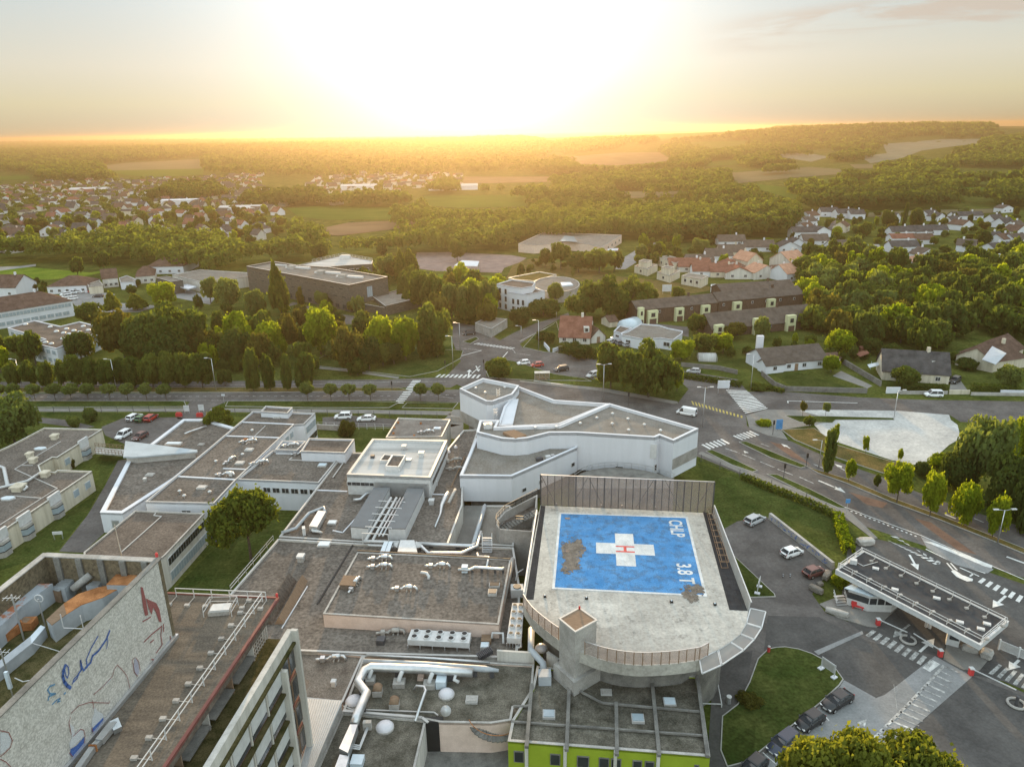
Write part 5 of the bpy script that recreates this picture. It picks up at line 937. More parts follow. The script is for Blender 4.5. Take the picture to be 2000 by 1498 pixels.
for f in range(6):
 z1=21.3-f*3.25-.6
 obj('ledge',MB().prism([kp(fs+.1,ft-.35,0),kp(42,ft-.35,0),kp(42,ft+.32,0),kp(fs+(.1 if f==0 else 3.7),ft+.32,0),kp(fs+(.1 if f==0 else 3.7),ft-.3,0)],z1-.25,z1),M.moss,tt)
 obj('window_band',MB().prism([kp(fs+.1,ft-.5,0),kp(42,ft-.5,0),kp(42,ft-.06,0),kp(fs+.1,ft-.06,0)],z1-3.05,z1-.25),M.redtrim,tt)
 for i in range(11):
  s0=fs+3.8+i*3.45;L=2.9
  o=obj('window',MB().box(tuple(kp(s0+L/2,ft+.02,z1-1.35)),(L,.14,1.6),math.atan2(kd.y,kd.x)),M.metalwhite,tt);ORG[o.name]=ORG[tt.name]
  obj('pane',MB().box(tuple(kp(s0+L/2,ft+.02,z1-2.5)),(L,.12,.5),math.atan2(kd.y,kd.x)),M.glassdark,o)
  obj('mullion',MB().prism([kp(s0-.32,ft-.05,0),kp(s0-.16,ft-.05,0),kp(s0-.16,ft+.16,0),kp(s0-.32,ft+.16,0)],z1-2.9,z1-.26),M.offwhite,tt)
 for i in range(2):
  s0=fs+.45+i*1.5;o=obj('window',MB().box(tuple(kp(s0+.7,ft-.02,z1-1.65)),(1.35,.16,2.5),math.atan2(kd.y,kd.x)),M.wood,tt);ORG[o.name]=ORG[tt.name]
  obj('pane',MB().box(tuple(kp(s0+.7,ft+.02,z1-1.65)),(1.1,.16,2.25),math.atan2(kd.y,kd.x)),M.glassdark,o)
obj('rib',MB().prism([kp(fs-.05,ft-.1,0),kp(fs+.35,ft-.1,0),kp(fs+.3,ft+.55,0),kp(fs-.05,ft+.55,0)],0,21.95),M.offwhite,tt)
obj('rib',MB().prism([kp(fs+3.3,ft-.1,0),kp(fs+3.75,ft-.1,0),kp(fs+3.75,ft+.6,0),kp(fs+3.3,ft+.6,0)],0,19.9),M.offwhite,tt)
railing('roof_railing','white roof railing on counterweights along the back edge of the tall tower',[K0+back*.9+kd*.5+Vector((0,0,.02)),K0+back*10.3+kd*.5+Vector((0,0,.02))],1.05,1.9,M.metalwhite,feet=True,foot_dir=kd)
railing('roof_railing','long white roof railing on counterweights along the red edge of the tall tower',[kp(.7,-1.2,ZK+.02),kp(30,-1.2,ZK+.02)],1.05,1.9,M.metalwhite,feet=True,foot_dir=-kn)
q=W('t3',725,360,ZK);t=thing('roof_hatch','pale roof hatch with guard rails on the tall tower','roof hatch',q);obj('curb',MB().box((q.x,q.y,ZK+.2),(2.0,1.2,.4),.1),M.concrete,t);obj('lid',MB().box((q.x+.1,q.y,ZK+.5),(1.8,1.1,.2),.1),M.metalwhite,t);gb=MB()
for h in(.55,1.05):gb.tube([(q.x-1.3,q.y-.8,ZK+h),(q.x-1.3,q.y+1.0,ZK+h),(q.x+1.4,q.y+1.0,ZK+h),(q.x+1.4,q.y-.8,ZK+h)],.035,6)
for x,y in((-1.3,-.8),(-1.3,1.0),(1.4,1.0),(1.4,-.8)):gb.cyl(q.x+x,q.y+y,ZK,ZK+1.05,.035,6)
obj('guard_rail',gb,M.metalwhite,t)
for p,tx in((K0+Vector((0,0,.2)),'red obstruction light at the corner of the red roof edge'),(W('t1',1700,150,32.4),'red obstruction light on the top corner of the mosaic wall')):
 t=thing('warning_light',tx,'warning light',p,'red obstruction lights');obj('lamp',MB().cyl(p.x,p.y,p.z,p.z+.25,.12,8).dome((p.x,p.y,p.z+.25),.14,.18,8,3),M.red,t)
ZE=32.4
E1=P(313.7,1089.7,ZE);E0=P(0,1397,ZE);ed=(E0-E1).normalized();en=Vector((-ed.y,ed.x,0));en=en if en.x>0 else-en
B2=P(90,1079,ZE);B3=P(0,1150,ZE);bd_=(B3-B2).normalized()
en_w=thing('plant_enclosure','rooftop plant enclosure walled with a long pale mosaic mural','plant enclosure',E1.xy.to_3d()+Vector((0,0,ZK)))
eL=34.0
E0f=E1+ed*eL;B3f=B2+bd_*eL
MOS=bpy.data.materials.new('mosaic');MOS.use_nodes=True
def mosaic_mat():
 nt=MOS.node_tree;b=nt.nodes['Principled BSDF'];b.inputs['Roughness'].default_value=.55
 tc=nt.nodes.new('ShaderNodeTexCoord');vo=nt.nodes.new('ShaderNodeTexVoronoi');vo.inputs['Scale'].default_value=9.0;vo.inputs['Randomness'].default_value=.35;nt.links.new(tc.outputs['UV'],vo.inputs['Vector'])
 r=nt.nodes.new('ShaderNodeValToRGB');e=r.color_ramp.elements;e[0].position=.1;e[1].position=.9;e[0].color=(.44,.425,.395,1);e[1].color=(.66,.64,.60,1)
 sp=nt.nodes.new('ShaderNodeSeparateColor');nt.links.new(vo.outputs['Color'],sp.inputs[0]);nt.links.new(sp.outputs[0],r.inputs[0])
 br=nt.nodes.new('ShaderNodeTexBrick');br.inputs['Scale'].default_value=1.0;br.inputs['Brick Width'].default_value=2.4;br.inputs['Row Height'].default_value=1.2;br.inputs['Mortar Size'].default_value=.03;br.inputs['Color1'].default_value=br.inputs['Color2'].default_value=(1,1,1,1);br.inputs['Mortar'].default_value=(.82,.82,.82,1);nt.links.new(tc.outputs['UV'],br.inputs['Vector'])
 n=nt.nodes.new('ShaderNodeTexNoise');n.inputs['Scale'].default_value=1.1;n.inputs['Detail'].default_value=6;nt.links.new(tc.outputs['UV'],n.inputs['Vector']);r2=nt.nodes.new('ShaderNodeValToRGB');r2.color_ramp.elements[0].position=.38;r2.color_ramp.elements[1].position=.62;r2.color_ramp.elements[0].color=(.88,.88,.87,1);nt.links.new(n.outputs[0],r2.inputs[0])
 m1=nt.nodes.new('ShaderNodeMix');m1.data_type='RGBA';m1.blend_type='MULTIPLY';m1.inputs[0].default_value=1;nt.links.new(r.outputs[0],m1.inputs[6]);nt.links.new(br.outputs[0],m1.inputs[7])
 m2=nt.nodes.new('ShaderNodeMix');m2.data_type='RGBA';m2.blend_type='MULTIPLY';m2.inputs[0].default_value=1;nt.links.new(m1.outputs[2],m2.inputs[6]);nt.links.new(r2.outputs[0],m2.inputs[7]);nt.links.new(m2.outputs[2],b.inputs['Base Color'])
mosaic_mat()
mw2=MB().wall(E1-en*.2,E0f-en*.2,.36,ZK,ZE-.1);mo=obj('mosaic_wall',mw2,MOS,en_w)
uv=mo.data.uv_layers.new(name='UVMap')
for lp_ in mo.data.loops:
 v=mo.data.vertices[lp_.vertex_index].co;uv.data[lp_.index].uv=((Vector((v.x,v.y,0))).dot(ed),v.z)
obj('capping',MB().wall(E1-en*.2-ed*.1,E0f-en*.2,.55,ZE-.1,ZE),M.concrete_dark,en_w)
obj('skirting',MB().prism([tuple((E1+en*.02).xy),tuple((E0f+en*.02).xy),tuple((E0f+en*.3).xy),tuple((E1+en*.3).xy)],ZK,ZK+.35),M.metal,en_w)
BRK=mat('lattice_brick',(0.13,0.105,0.075),.95,.3,3.0,(0.22,0.18,0.12),fine=.5)
obj('brick_wall',MB().wall(E1+(B2-E1)*.0+Vector((0,-.25,0)),B2+Vector((0,-.25,0)),.4,ZK,ZE-.1),BRK,en_w);obj('brick_wall',MB().wall(B2,B3f,.4,ZK,ZE-.1),BRK,en_w)
obj('capping',MB().wall(E1+Vector((0,-.25,0)),B2+Vector((0,-.25,0)),.6,ZE-.12,ZE-.01),M.concrete,en_w);obj('capping',MB().wall(B2,B3f,.6,ZE-.11,ZE-.02),M.concrete,en_w)
wdir=(B2-E1).normalized()
for i in range(5):
 p=E1.lerp(B2,.12+i*.19)+Vector((0,-.55,0));obj('pilaster',MB().box((p.x,p.y,30),(.5,.3,4.6)),M.concrete_dark,en_w)
ZI=28.6
obj('floor',MB().prism([tuple((E1-en*.4).xy),tuple((E0f-en*.4).xy),tuple((B3f).xy),tuple((B2).xy)],ZK,ZI),M.moss,en_w)
def mural(k,pts,m,z=.02):
 out=[]
 for u,v in pts:
  px,py=Q(k,u,v);d=CF+(px-1000)/FPX*CR+(749-py)/FPX*CU;o=Vector((0,0,CAMZ));t=(E1-o).dot(en)/d.dot(en);out.append(o+d*t+en*(z-.01))
 return out
def stroke(k,pts,w,mb,z=.03):
 pp=mural(k,pts,None,z)
 for a,b in zip(pp,pp[1:]):
  d=(b-a);L=d.length
  if L<1e-4:continue
  d/=L;w*=1;s=d.cross(en).normalized()*w*.36;a2,b2=a-d*w*.3,b+d*w*.3;mb.poly([a2-s,b2-s,b2+s,a2+s])
MB1,MB2=mat('mosaic_blue',(0.05,0.10,0.36),.5,.45,14,(0.10,0.20,0.52)),mat('mosaic_light_blue',(0.08,0.24,0.48),.5,.45,14,(0.20,0.40,0.60))
MR,MW_=mat('mosaic_red',(0.26,0.07,0.07),.6,.45,14,(0.40,0.15,0.14)),mat('mosaic_white',(0.50,0.52,0.55),.5,.2,14,(0.66,0.68,0.70))
MQ=mat('mosaic_lilac',(0.36,0.36,0.44),.5,.2,14,(0.46,0.46,0.54))
s1=MB()
stroke('t2',[(715,375),(740,405),(745,470),(730,520),(715,500),(700,430),(715,380)],.12,s1,.03);stroke('t2',[(705,385),(685,440),(680,500),(695,560),(725,600),(760,625)],.34,s1,.035)
stroke('t2',[(785,580),(800,530),(830,500),(855,470),(835,520),(800,560)],.14,s1,.04);stroke('t2',[(850,470),(880,430),(870,330),(885,400),(905,440)],.20,s1,.045);stroke('t2',[(905,440),(945,400),(935,320),(990,190),(1060,70)],.16,s1,.03);stroke('t2',[(925,410),(980,350),(1000,280),(1060,230),(1090,190),(1150,100),(1185,10)],.24,s1,.05);stroke('t2',[(1160,60),(1165,140),(1150,200)],.1,s1,.055)
s2=MB();stroke('t2',[(590,590),(540,610),(515,650),(540,690),(600,690),(530,720),(520,760)],.16,s2,.03);stroke('t2',[(565,805),(610,760),(650,740),(620,780),(650,770)],.14,s2,.035);stroke('t2',[(695,690),(705,680)],.2,s2,.04)
obj('signature',s1,MB1,en_w);obj('signature',s2,MB2,en_w)
def patch(name,k,pts,m,z):return obj(name,MB().poly(mural(k,pts,None,z)),m,en_w)
patch('mural_microscope','t1',[(1520,475),(1545,480),(1570,580),(1590,680),(1605,780),(1570,790),(1550,700),(1535,600)],MR,.03);patch('mural_microscope','t1',[(1580,600),(1620,620),(1690,650),(1725,720),(1750,860),(1720,850),(1690,760),(1660,700),(1640,780),(1605,700)],MR,.035)
mm=MB()
for pts in([(1545,850),(1600,820),(1630,800)],[(1640,690),(1690,700),(1720,760)],[(1560,1070),(1640,990),(1750,900)],[(1625,1080),(1660,1050)],[(1750,900),(1740,1000),(1755,1100),(1720,1150),(1690,1190)],[(1640,1260),(1690,1270),(1655,1285)],[(1840,1010),(1850,1060)],[(1770,880),(1770,960)]):stroke('t1',pts,.16,mm,.04)
for pts in([(1010,700),(1090,635),(1215,505),(1235,430),(1270,375),(1330,440),(1375,500),(1410,650)],[(1455,300),(1430,330),(1445,380),(1450,450),(1490,500)],[(1470,300),(1500,340),(1520,440)],[(770,900),(850,820),(960,785),(1180,790),(1190,770)],[(760,940),(745,1010),(770,1130)],[(1000,760),(1015,850)],[(990,1060),(1010,1110),(1040,1110)],[(790,1150),(870,1075),(905,1085),(920,1150),(905,1260),(800,1390),(750,1330)],[(0,1090),(90,1110),(130,1200),(110,1270),(40,1340),(0,1370)],[(0,1400),(60,1430),(110,1480)]):stroke('t2',pts,.07,mm,.045)
obj('mural_outline',mm,MR,en_w)
patch('mural_flask','t2',[(1020,830),(1060,880),(1110,905),(1125,940),(1010,1060),(990,1040),(1000,960),(1020,900)],MW_,.025);patch('mural_flask','t2',[(1120,945),(1120,1000),(1090,1060),(1030,1115),(990,1095),(1000,1065)],MB1,.03)
patch('mural_flask','t2',[(755,1010),(800,1050),(810,1130),(850,1080),(900,1090),(910,1150),(760,1290),(750,1230),(780,1160)],MW_,.025);patch('mural_flask','t2',[(912,1155),(915,1230),(880,1310),(800,1385),(755,1350),(765,1290),(830,1250)],MB1,.03)
patch('mural_flask','t2',[(0,1110),(80,1115),(120,1190),(100,1270),(30,1330),(0,1350)],MW_,.025);patch('mural_bottle','t2',[(1460,300),(1480,320),(1500,360),(1510,470),(1475,490),(1450,400)],MQ,.025);patch('mural_plinth','t1',[(1690,1240),(1830,1060),(1840,1095),(1720,1250)],MQ,.025);patch('mural_flask','t2',[(1090,630),(1130,600),(1215,510),(1200,545),(1130,610)],MW_,.02)
def bent(label,k,pts,z,w,h,m,name='plant_duct',m2=None):
 ww=[W(k,u,v,z)for u,v in pts];t=thing(name,label,'duct',ww[0],'big ducts on the tower roof')
 for i,(a,b)in enumerate(zip(ww,ww[1:])):obj('casing',MB().bar(a,b+(b-a).normalized()*.15,w,h),m2 if(m2 and i%2)else m,t)
 for i,a in enumerate(ww[1:-1]):d=(ww[i+2]-ww[i]).normalized();obj('flange',MB().bar(a-d*.06,a+d*.06,w+.15,h+.15),M.rust,t)
 return t
def topped(label,k,pts,z0,z1,side,top):
 w=WW(k,pts,z1);t=thing('plant_duct',label,'duct',cen(w)+Vector((0,0,z0)),'big ducts on the tower roof');obj('casing',MB().prism(w,z0,z1-.06,0,False),side,t)
 for i in range(len(w)//2-1):
  obj('lid',MB().prism([w[i],w[i+1],w[len(w)-2-i],w[len(w)-1-i]],z1-.06,z1),top[i%len(top)],t)
 return t
RB=mat('rusty_blue_sheet',(0.38,0.42,0.46),.6,.1,.7,(0.36,0.14,0.07),band=(.52,.6),fine=.1)
topped('orange rusted duct lid snaking beside the mosaic wall','t1',[(500,830),(690,655),(850,550),(1060,480),(1290,440),(1330,470),(1110,590),(880,670),(720,770),(560,890)],ZI,30.3,M.duct,[M.wood,M.rust,M.rust,M.rust])
topped('wide orange rusted duct end at the back corner of the enclosure','t1',[(1150,450),(1290,305),(1530,310),(1420,455)],ZI,30.8,M.duct,[M.rust])
topped('long pale blue duct with rust patches along the left of the enclosure','t1',[(-60,860),(0,690),(330,440),(570,440),(230,690),(-60,960)],ZI,30.4,M.duct,[RB])
topped('low grey blue duct beside the mossy floor','t1',[(-80,1330),(0,1270),(330,1010),(440,890),(490,910),(340,1090),(0,1360),(-80,1420)],ZI,29.6,M.duct,[M.duct,M.duct,M.skylight])
for k,pts,tx,z in(('t1',[(580,480),(690,390),(800,395),(700,500)],'louvred grey air unit in the middle of the enclosure',30.0),('t1',[(930,470),(1030,405),(1120,415),(1060,470)],'small louvred air unit near the back wall',29.9),('t1',[(540,505),(640,470),(690,480),(640,530)],'brown tank cap in front of the louvred unit',29.8),('t1',[(180,860),(250,810),(340,820),(290,870)],'small pale blue box on the enclosure floor',29.3)):
 w=WW(k,pts,z);t=thing('air_unit',tx,'air unit',cen(w)+Vector((0,0,ZI)));obj('casing',MB().prism(w,ZI,z),M.wood if 'brown' in tx else(M.skylight if 'pale' in tx else M.duct),t);lb2=MB()
 for i in range(6):a=w[0].lerp(w[1],(i+.5)/6);b=w[3].lerp(w[2],(i+.5)/6);lb2.bar(a+Vector((0,0,.04)),b+Vector((0,0,.04)),.1,.06)
 obj('louvres',lb2,M.metal if 'louvred' in tx else M.wood,t)
pipe('fat concrete grey flue leaning across the enclosure',[W('t1',790,500,29.6),W('t1',980,345,30.6)],.36,M.concrete);bent('dark rusty duct on the floor beside the mast','t1',[(380,870),(230,880),(40,1010)],29.0,1.0,.7,M.rust)
def mast(label,k,u,v,top,r=.05,extra=None):
 p=W(k,u,v,ZI);t=thing('antenna_mast',label,'antenna',p,'antenna masts on the tower roof');obj('mast',MB().cyl(p.x,p.y,ZI,top,r,6),M.metal,t)
 if extra:extra(t,p,top)
 return t
def yagi(t,p,z):
 mb=MB()
 for i in range(4):mb.bar((p.x-.6+i*.35,p.y-.35,z-.3),(p.x-.6+i*.35,p.y+.35,z-.3),.03,.03)
 mb.bar((p.x-.8,p.y,z-.3),(p.x+.6,p.y,z-.3),.04,.04);obj('aerial',mb,M.metalwhite,t)
def ring_(t,p,z):obj('loop',MB().tube([(p.x+.35*math.cos(a),p.y+.1,z+.35*math.sin(a))for a in np.linspace(0,2*math.pi,13)],.05,6),M.metalwhite,t)
def panelx(t,p,z):obj('panel_aerial',MB().box((p.x,p.y,z-.7),(.24,.2,1.5)),M.skylight,t)
mast('thin lattice mast standing on the left of the enclosure','t1',260,1050,33.0,.07,yagi);mast('mast with a ring aerial beside the blue duct','t1',490,900,31.3,.06,ring_);mast('white mast with a square aerial at the lower left of the enclosure','t1',90,1450,31.2,.06,yagi);mast('short post with a long pale panel aerial','t2',140,720,30.8,.05,panelx);mast('thin rusty rod in front of the orange duct','t1',1400,500,33.2,.04);mast('white whip aerial on the back wall of the enclosure','t1',1350,300,33.6,.05)
ub=MB();q0,q1=W('t1',690,920,30.4),W('t1',905,930,30.4);ub.tube([q0+Vector((0,0,1.3)),q0,q1,q1+Vector((0,0,1.3))],.04,6);obj('bracket_frame',ub,M.metalwhite,None,label='white U shaped bracket behind the mosaic wall',cat='bracket',origin=q0)
pipe('loose white cable sagging behind the mosaic wall',[W('t2',160,520,29.2),W('t2',250,560,29.0),W('t2',400,530,29.4)],.04,M.metalwhite);pipe('thin cable looping over the mossy enclosure floor',[W('t1',330,1080,29.6),W('t1',500,1130,29.0),W('t1',660,1180,29.2)],.03,M.metalwhite)
bent('silver duct with a box end at the foot of the mosaic wall','t2',[(830,1540),(1010,1280),(1080,1210)],ZK+.3,.45,.45,M.metal);q=W('t2',1160,1060,ZK+.6);obj('duct_box',MB().bar(W('t2',1080,1210,ZK+.4),W('t2',1240,1010,ZK+.6),.6,.5).bar(W('t2',1240,990,ZK+.6),W('t2',1280,1090,ZK+.3),.6,.6),M.metal,None,label='grey bent box duct with flashing beside the mosaic flasks',cat='duct',origin=q)
# ------------------------------------------------------------------ foliage
RNG=np.random.default_rng(11)
def leafmesh(name,cen_,nrm,size,tone,m,elong=1.0):
 n=len(cen_);r=RNG.normal(size=(n,3));a=np.cross(nrm,r);a/=np.linalg.norm(a,axis=1)[:,None]+1e-9;b=np.cross(nrm,a)
 b/=np.linalg.norm(b,axis=1)[:,None]+1e-9;s=size[:,None]
 v=np.stack([cen_-a*s*elong-b*s*.55,cen_+a*s*elong*.2-b*s*.75,cen_+a*s*elong+b*s*.25,cen_-a*s*elong*.3+b*s*.75],1).reshape(-1,3).astype(np.float32)
 me=bpy.data.meshes.new(name);me.vertices.add(4*n);me.vertices.foreach_set('co',v.ravel());me.loops.add(4*n);me.loops.foreach_set('vertex_index',np.arange(4*n,dtype=np.int32))
 me.polygons.add(n);me.polygons.foreach_set('loop_start',np.arange(0,4*n,4,dtype=np.int32));me.polygons.foreach_set('loop_total',np.full(n,4,dtype=np.int32))
 at=me.attributes.new('tone','FLOAT','FACE');at.data.foreach_set('value',tone.astype(np.float32));me.materials.append(m);me.update();me.validate();return me
def unit(n):d=RNG.normal(size=(n,3));return d/np.linalg.norm(d,axis=1)[:,None]
def crown_mesh(name,m,kind='round',nl=1200,ncl=34,size=.085,seed=0):
 """crown of leaf clumps in a unit space: radius about 1, z from 0 (underside) to 1 (top)"""
 global RNG
 RNG=np.random.default_rng(seed+101);C=[];Rr=[]
 for i in range(ncl):
  if kind=='round':
   d=unit(1)[0];k=RNG.uniform(.35,.95);c=np.array([d[0]*k*.80,d[1]*k*.80,.50+d[2]*k*.42]);r=RNG.uniform(.13,.38)
  elif kind=='broad':
   a=RNG.uniform(0,6.283);k=math.sqrt(RNG.uniform(0,1));h=RNG.uniform(.2,.85)*(1-.35*k);c=np.array([math.cos(a)*k*.85,math.sin(a)*k*.88,h]);r=RNG.uniform(.12,.34)
  elif kind=='column':
   h=RNG.uniform(.08,.92);w=.75*math.sin(math.pi*(.12+.8*h))**.6;a=RNG.uniform(0,6.283);k=RNG.uniform(.3,.8)*w;c=np.array([math.cos(a)*k,math.sin(a)*k,h]);r=RNG.uniform(.2,.34)*(1.05-.4*h)
  elif kind=='cone':
   h=RNG.uniform(.03,.97);w=(1-h)**.85;a=RNG.uniform(0,6.283);k=RNG.uniform(.5,.85)*w;c=np.array([math.cos(a)*k,math.sin(a)*k,h]);r=.07+.2*w
  elif kind=='ball':
   d=unit(1)[0];k=RNG.uniform(.55,.75);c=np.array([d[0]*k,d[1]*k,.5+d[2]*k*.46]);r=RNG.uniform(.24,.34)
  elif kind=='umbrella':
   a=RNG.uniform(0,6.283);k=math.sqrt(RNG.uniform(0,1));c=np.array([math.cos(a)*k*.82,math.sin(a)*k*.82,.35+.45*(1-k*k)+RNG.uniform(-.15,.1)]);r=RNG.uniform(.16,.26)
  C.append(c);Rr.append(r)
 C,Rr=np.array(C),np.array(Rr);w=Rr**2;idx=RNG.choice(ncl,nl,p=w/w.sum());d=unit(nl)
 rad=Rr[idx]*RNG.uniform(.55,1.08,nl)**.6;flat_=.72 if kind in('umbrella','broad')else .85
 P_=C[idx]+d*rad[:,None]*np.array([1,1,flat_]);P_[:,2]=np.clip(P_[:,2],.0,1.02)
 loose=RNG.uniform(0,1,nl)<.07;P_[loose]+=RNG.normal(size=(int(loose.sum()),3))*np.array([.09,.09,.06]);P_[:,2]=np.clip(P_[:,2],.0,1.06);nr=d+RNG.normal(size=(nl,3))*.55;nr/=np.linalg.norm(nr,axis=1)[:,None];tc=RNG.uniform(0,1,ncl);tone=np.clip(tc[idx]*.7+RNG.uniform(0,.3,nl),0,1)
 return leafmesh(name,P_,nr,size*RNG.uniform(.6,1.35,nl),tone,m)
def trunk_mesh(seed=0,limbs=5,top=.62,spread=.4):
 r=random.Random(seed);mb=MB();mb.tube([(0,0,-.06),(.01,.01,.0),(.0,.02,.25),(.02,.0,top)],[.062,.05,.042,.022],7)
 for i in range(limbs):
  a=6.283*i/limbs+r.uniform(-.4,.4);z=r.uniform(.25,.5)*top/.62;mb.tube([(0,0,z),(math.cos(a)*spread*.5,math.sin(a)*spread*.5,z+.15),(math.cos(a)*spread,math.sin(a)*spread,z+.3)],[.025,.017,.007],5)
 me=bpy.data.meshes.new('trunk');me.from_pydata([tuple(v)for v in mb.v],[],mb.f);me.materials.append(M.bark);me.polygons.foreach_set('use_smooth',[True]*len(me.polygons));return me
TRUNKS=[trunk_mesh(i)for i in range(3)]
CROWNS={}
def crowns(key,m,kind,nl,ncl,size,n=3):
 if key not in CROWNS:CROWNS[key]=[crown_mesh('crown',m,kind,nl,ncl,size,i*7+len(CROWNS)*31)for i in range(n)]
 return CROWNS[key]
def tree(name,label,p,h,r,key,base=.22,group=None,seed=None,sq=1.0,cat='tree',sink=0.0):
 """root at the foot of the trunk; the crown starts at base*h and is r wide"""
 rr=random.Random(seed if seed is not None else int(p.x*13+p.y*7));ms=CROWNS[key]
 o=thing(name,label,cat,(p.x,p.y,p.z-sink),group);o.rotation_euler[2]=rr.uniform(0,6.28)
 c=bpy.data.objects.new('crown',ms[rr.randrange(len(ms))]);COL.objects.link(c);c.parent=o;c.location=(0,0,h*base);c.scale=(r*rr.uniform(.88,1.14),r*sq*rr.uniform(.88,1.14),h*(1-base));c.rotation_euler=(rr.uniform(-.08,.08),rr.uniform(-.08,.08),0)
 t=bpy.data.objects.new('trunk',TRUNKS[rr.randrange(3)]);COL.objects.link(t);t.parent=o;t.scale=(max(r,h*.22)*.9,max(r,h*.22)*.9,h*.95);return o
BIG=dict(nl=4200,ncl=60,size=.075)
crowns('round_hi',M.leaf,'round',6200,44,.058);crowns('broad_hi',M.leaf,'broad',7000,54,.055);crowns('dark_hi',M.leafdark,'round',6200,44,.058,2);crowns('lime_hi',M.leaflime,'round',6200,44,.058,2)
crowns('column_hi',M.leaf,'column',5200,40,.07,3);crowns('cone_hi',M.needle,'cone',4200,110,.07,2);crowns('ball_hi',M.leafpale,'ball',2600,40,.085,2);crowns('pale_hi',M.leafpale,'round',6200,44,.058,2)
crowns('autumn_hi',M.leafautumn,'round',5600,42,.06,2);crowns('pine_hi',M.needle,'umbrella',9000,60,.043,2)
crowns('round',M.leaf,'round',1800,30,.095,5);crowns('dark',M.leafdark,'round',1800,30,.095,3);crowns('lime',M.leaflime,'round',1800,30,.095,3);crowns('autumn',M.leafautumn,'round',1800,30,.095,3);crowns('pale',M.leafpale,'round',1800,30,.095,3);crowns('cone',M.needle,'cone',1100,70,.11,2);crowns('broad',M.leaf,'broad',1800,34,.092,3)
def hedge(label,pts,w,h,m=None,dens=26,size=.22,group=None,name='hedge',cat='hedge'):
 global RNG
 RNG=np.random.default_rng(len(label)+5);P_=[];N_=[]
 for a,b in zip(pts,pts[1:]):
  L=(b-a).length;d=(b-a)/max(L,1e-6);n=Vector((-d.y,d.x,0));k=max(8,int(L*(w+2*h)*dens))
  for _ in range(k):
   t=RNG.uniform(0,1);q=RNG.uniform(-h,w+h)
   if q<0:off,z,nn=-w/2,h+q,-n
   elif q>w:off,z,nn=w/2,h-(q-w),n
   else:off,z,nn=q-w/2,h,Vector((0,0,1))
   p=a+d*(t*L)+n*(off+RNG.normal()*.1)+Vector((0,0,z+RNG.normal()*.1));P_.append(p[:]);N_.append((nn+Vector(RNG.normal(size=3))*.6).normalized()[:])
 o3=np.array(P_)-np.array(pts[0][:]);me=leafmesh('hedge',o3,np.array(N_),size*RNG.uniform(.6,1.3,len(P_)),RNG.uniform(0,1,len(P_)),m or M.leaf)
 o=bpy.data.objects.new(name,me);COL.objects.link(o);o.location=pts[0];ORG[o.name]=Vector(pts[0]);tag(o,label,cat,group);return o
def bush(label,p,r,h,m=None,key=None,group=None,name='bush',cat='bush'):
 c=CROWNS[key or 'round'][int(abs(p.x)*3)%len(CROWNS[key or 'round'])];o=bpy.data.objects.new(name,c);COL.objects.link(o);o.location=(p.x,p.y,p.z-.12*h);o.scale=(r,r,h);o.rotation_euler[2]=p.x;tag(o,label,cat,group);return o
 # ------------------------------------------------------------------ vehicles
def loft(secs,n=12,cap=True):
 mb=MB();rows=[]
 for x,zb,zt,wb_,wt in secs:
  h=zt-zb;c=min(.12,h*.25);row=[(x,-wb_+c*.4,zb),(x,-wb_,zb+c),(x,-(wb_*.3+wt*.7),zt-c),(x,-wt+c,zt),(x,wt-c,zt),(x,(wb_*.3+wt*.7),zt-c),(x,wb_,zb+c),(x,wb_-c*.4,zb)]
  rows.append(row)
 k=8;vs=[v for r in rows for v in r];fs=[]
 for i in range(len(rows)-1):fs+=[(i*k+j,i*k+(j+1)%k,(i+1)*k+(j+1)%k,(i+1)*k+j)for j in range(k)]
 if cap:fs+=[tuple(range(k)),tuple(reversed(range((len(rows)-1)*k,len(rows)*k)))]
 return mb.add(vs,fs)
def carpaint(name,col):return mat(name,col,.28,.03,1.0,spec=.6)
CP=dict(white=carpaint('car_white',(.74,.75,.76)),black=carpaint('car_black',(.018,.018,.020)),grey=carpaint('car_grey',(.16,.165,.18)),silver=carpaint('car_silver',(.42,.43,.44)),red=carpaint('car_red',(.36,.035,.025)),green=carpaint('car_green',(.05,.14,.055)),maroon=carpaint('car_maroon',(.12,.05,.045)),blue=carpaint('car_blue',(.035,.042,.07)))
TYRE=mat('tyre',(.02,.02,.02),.9,.1,2);LAMP=mat('lamp_glass',(.65,.66,.66),.15,.03,2,spec=.7);TAIL=mat('tail_lamp',(.35,.02,.02),.25,.05,2)
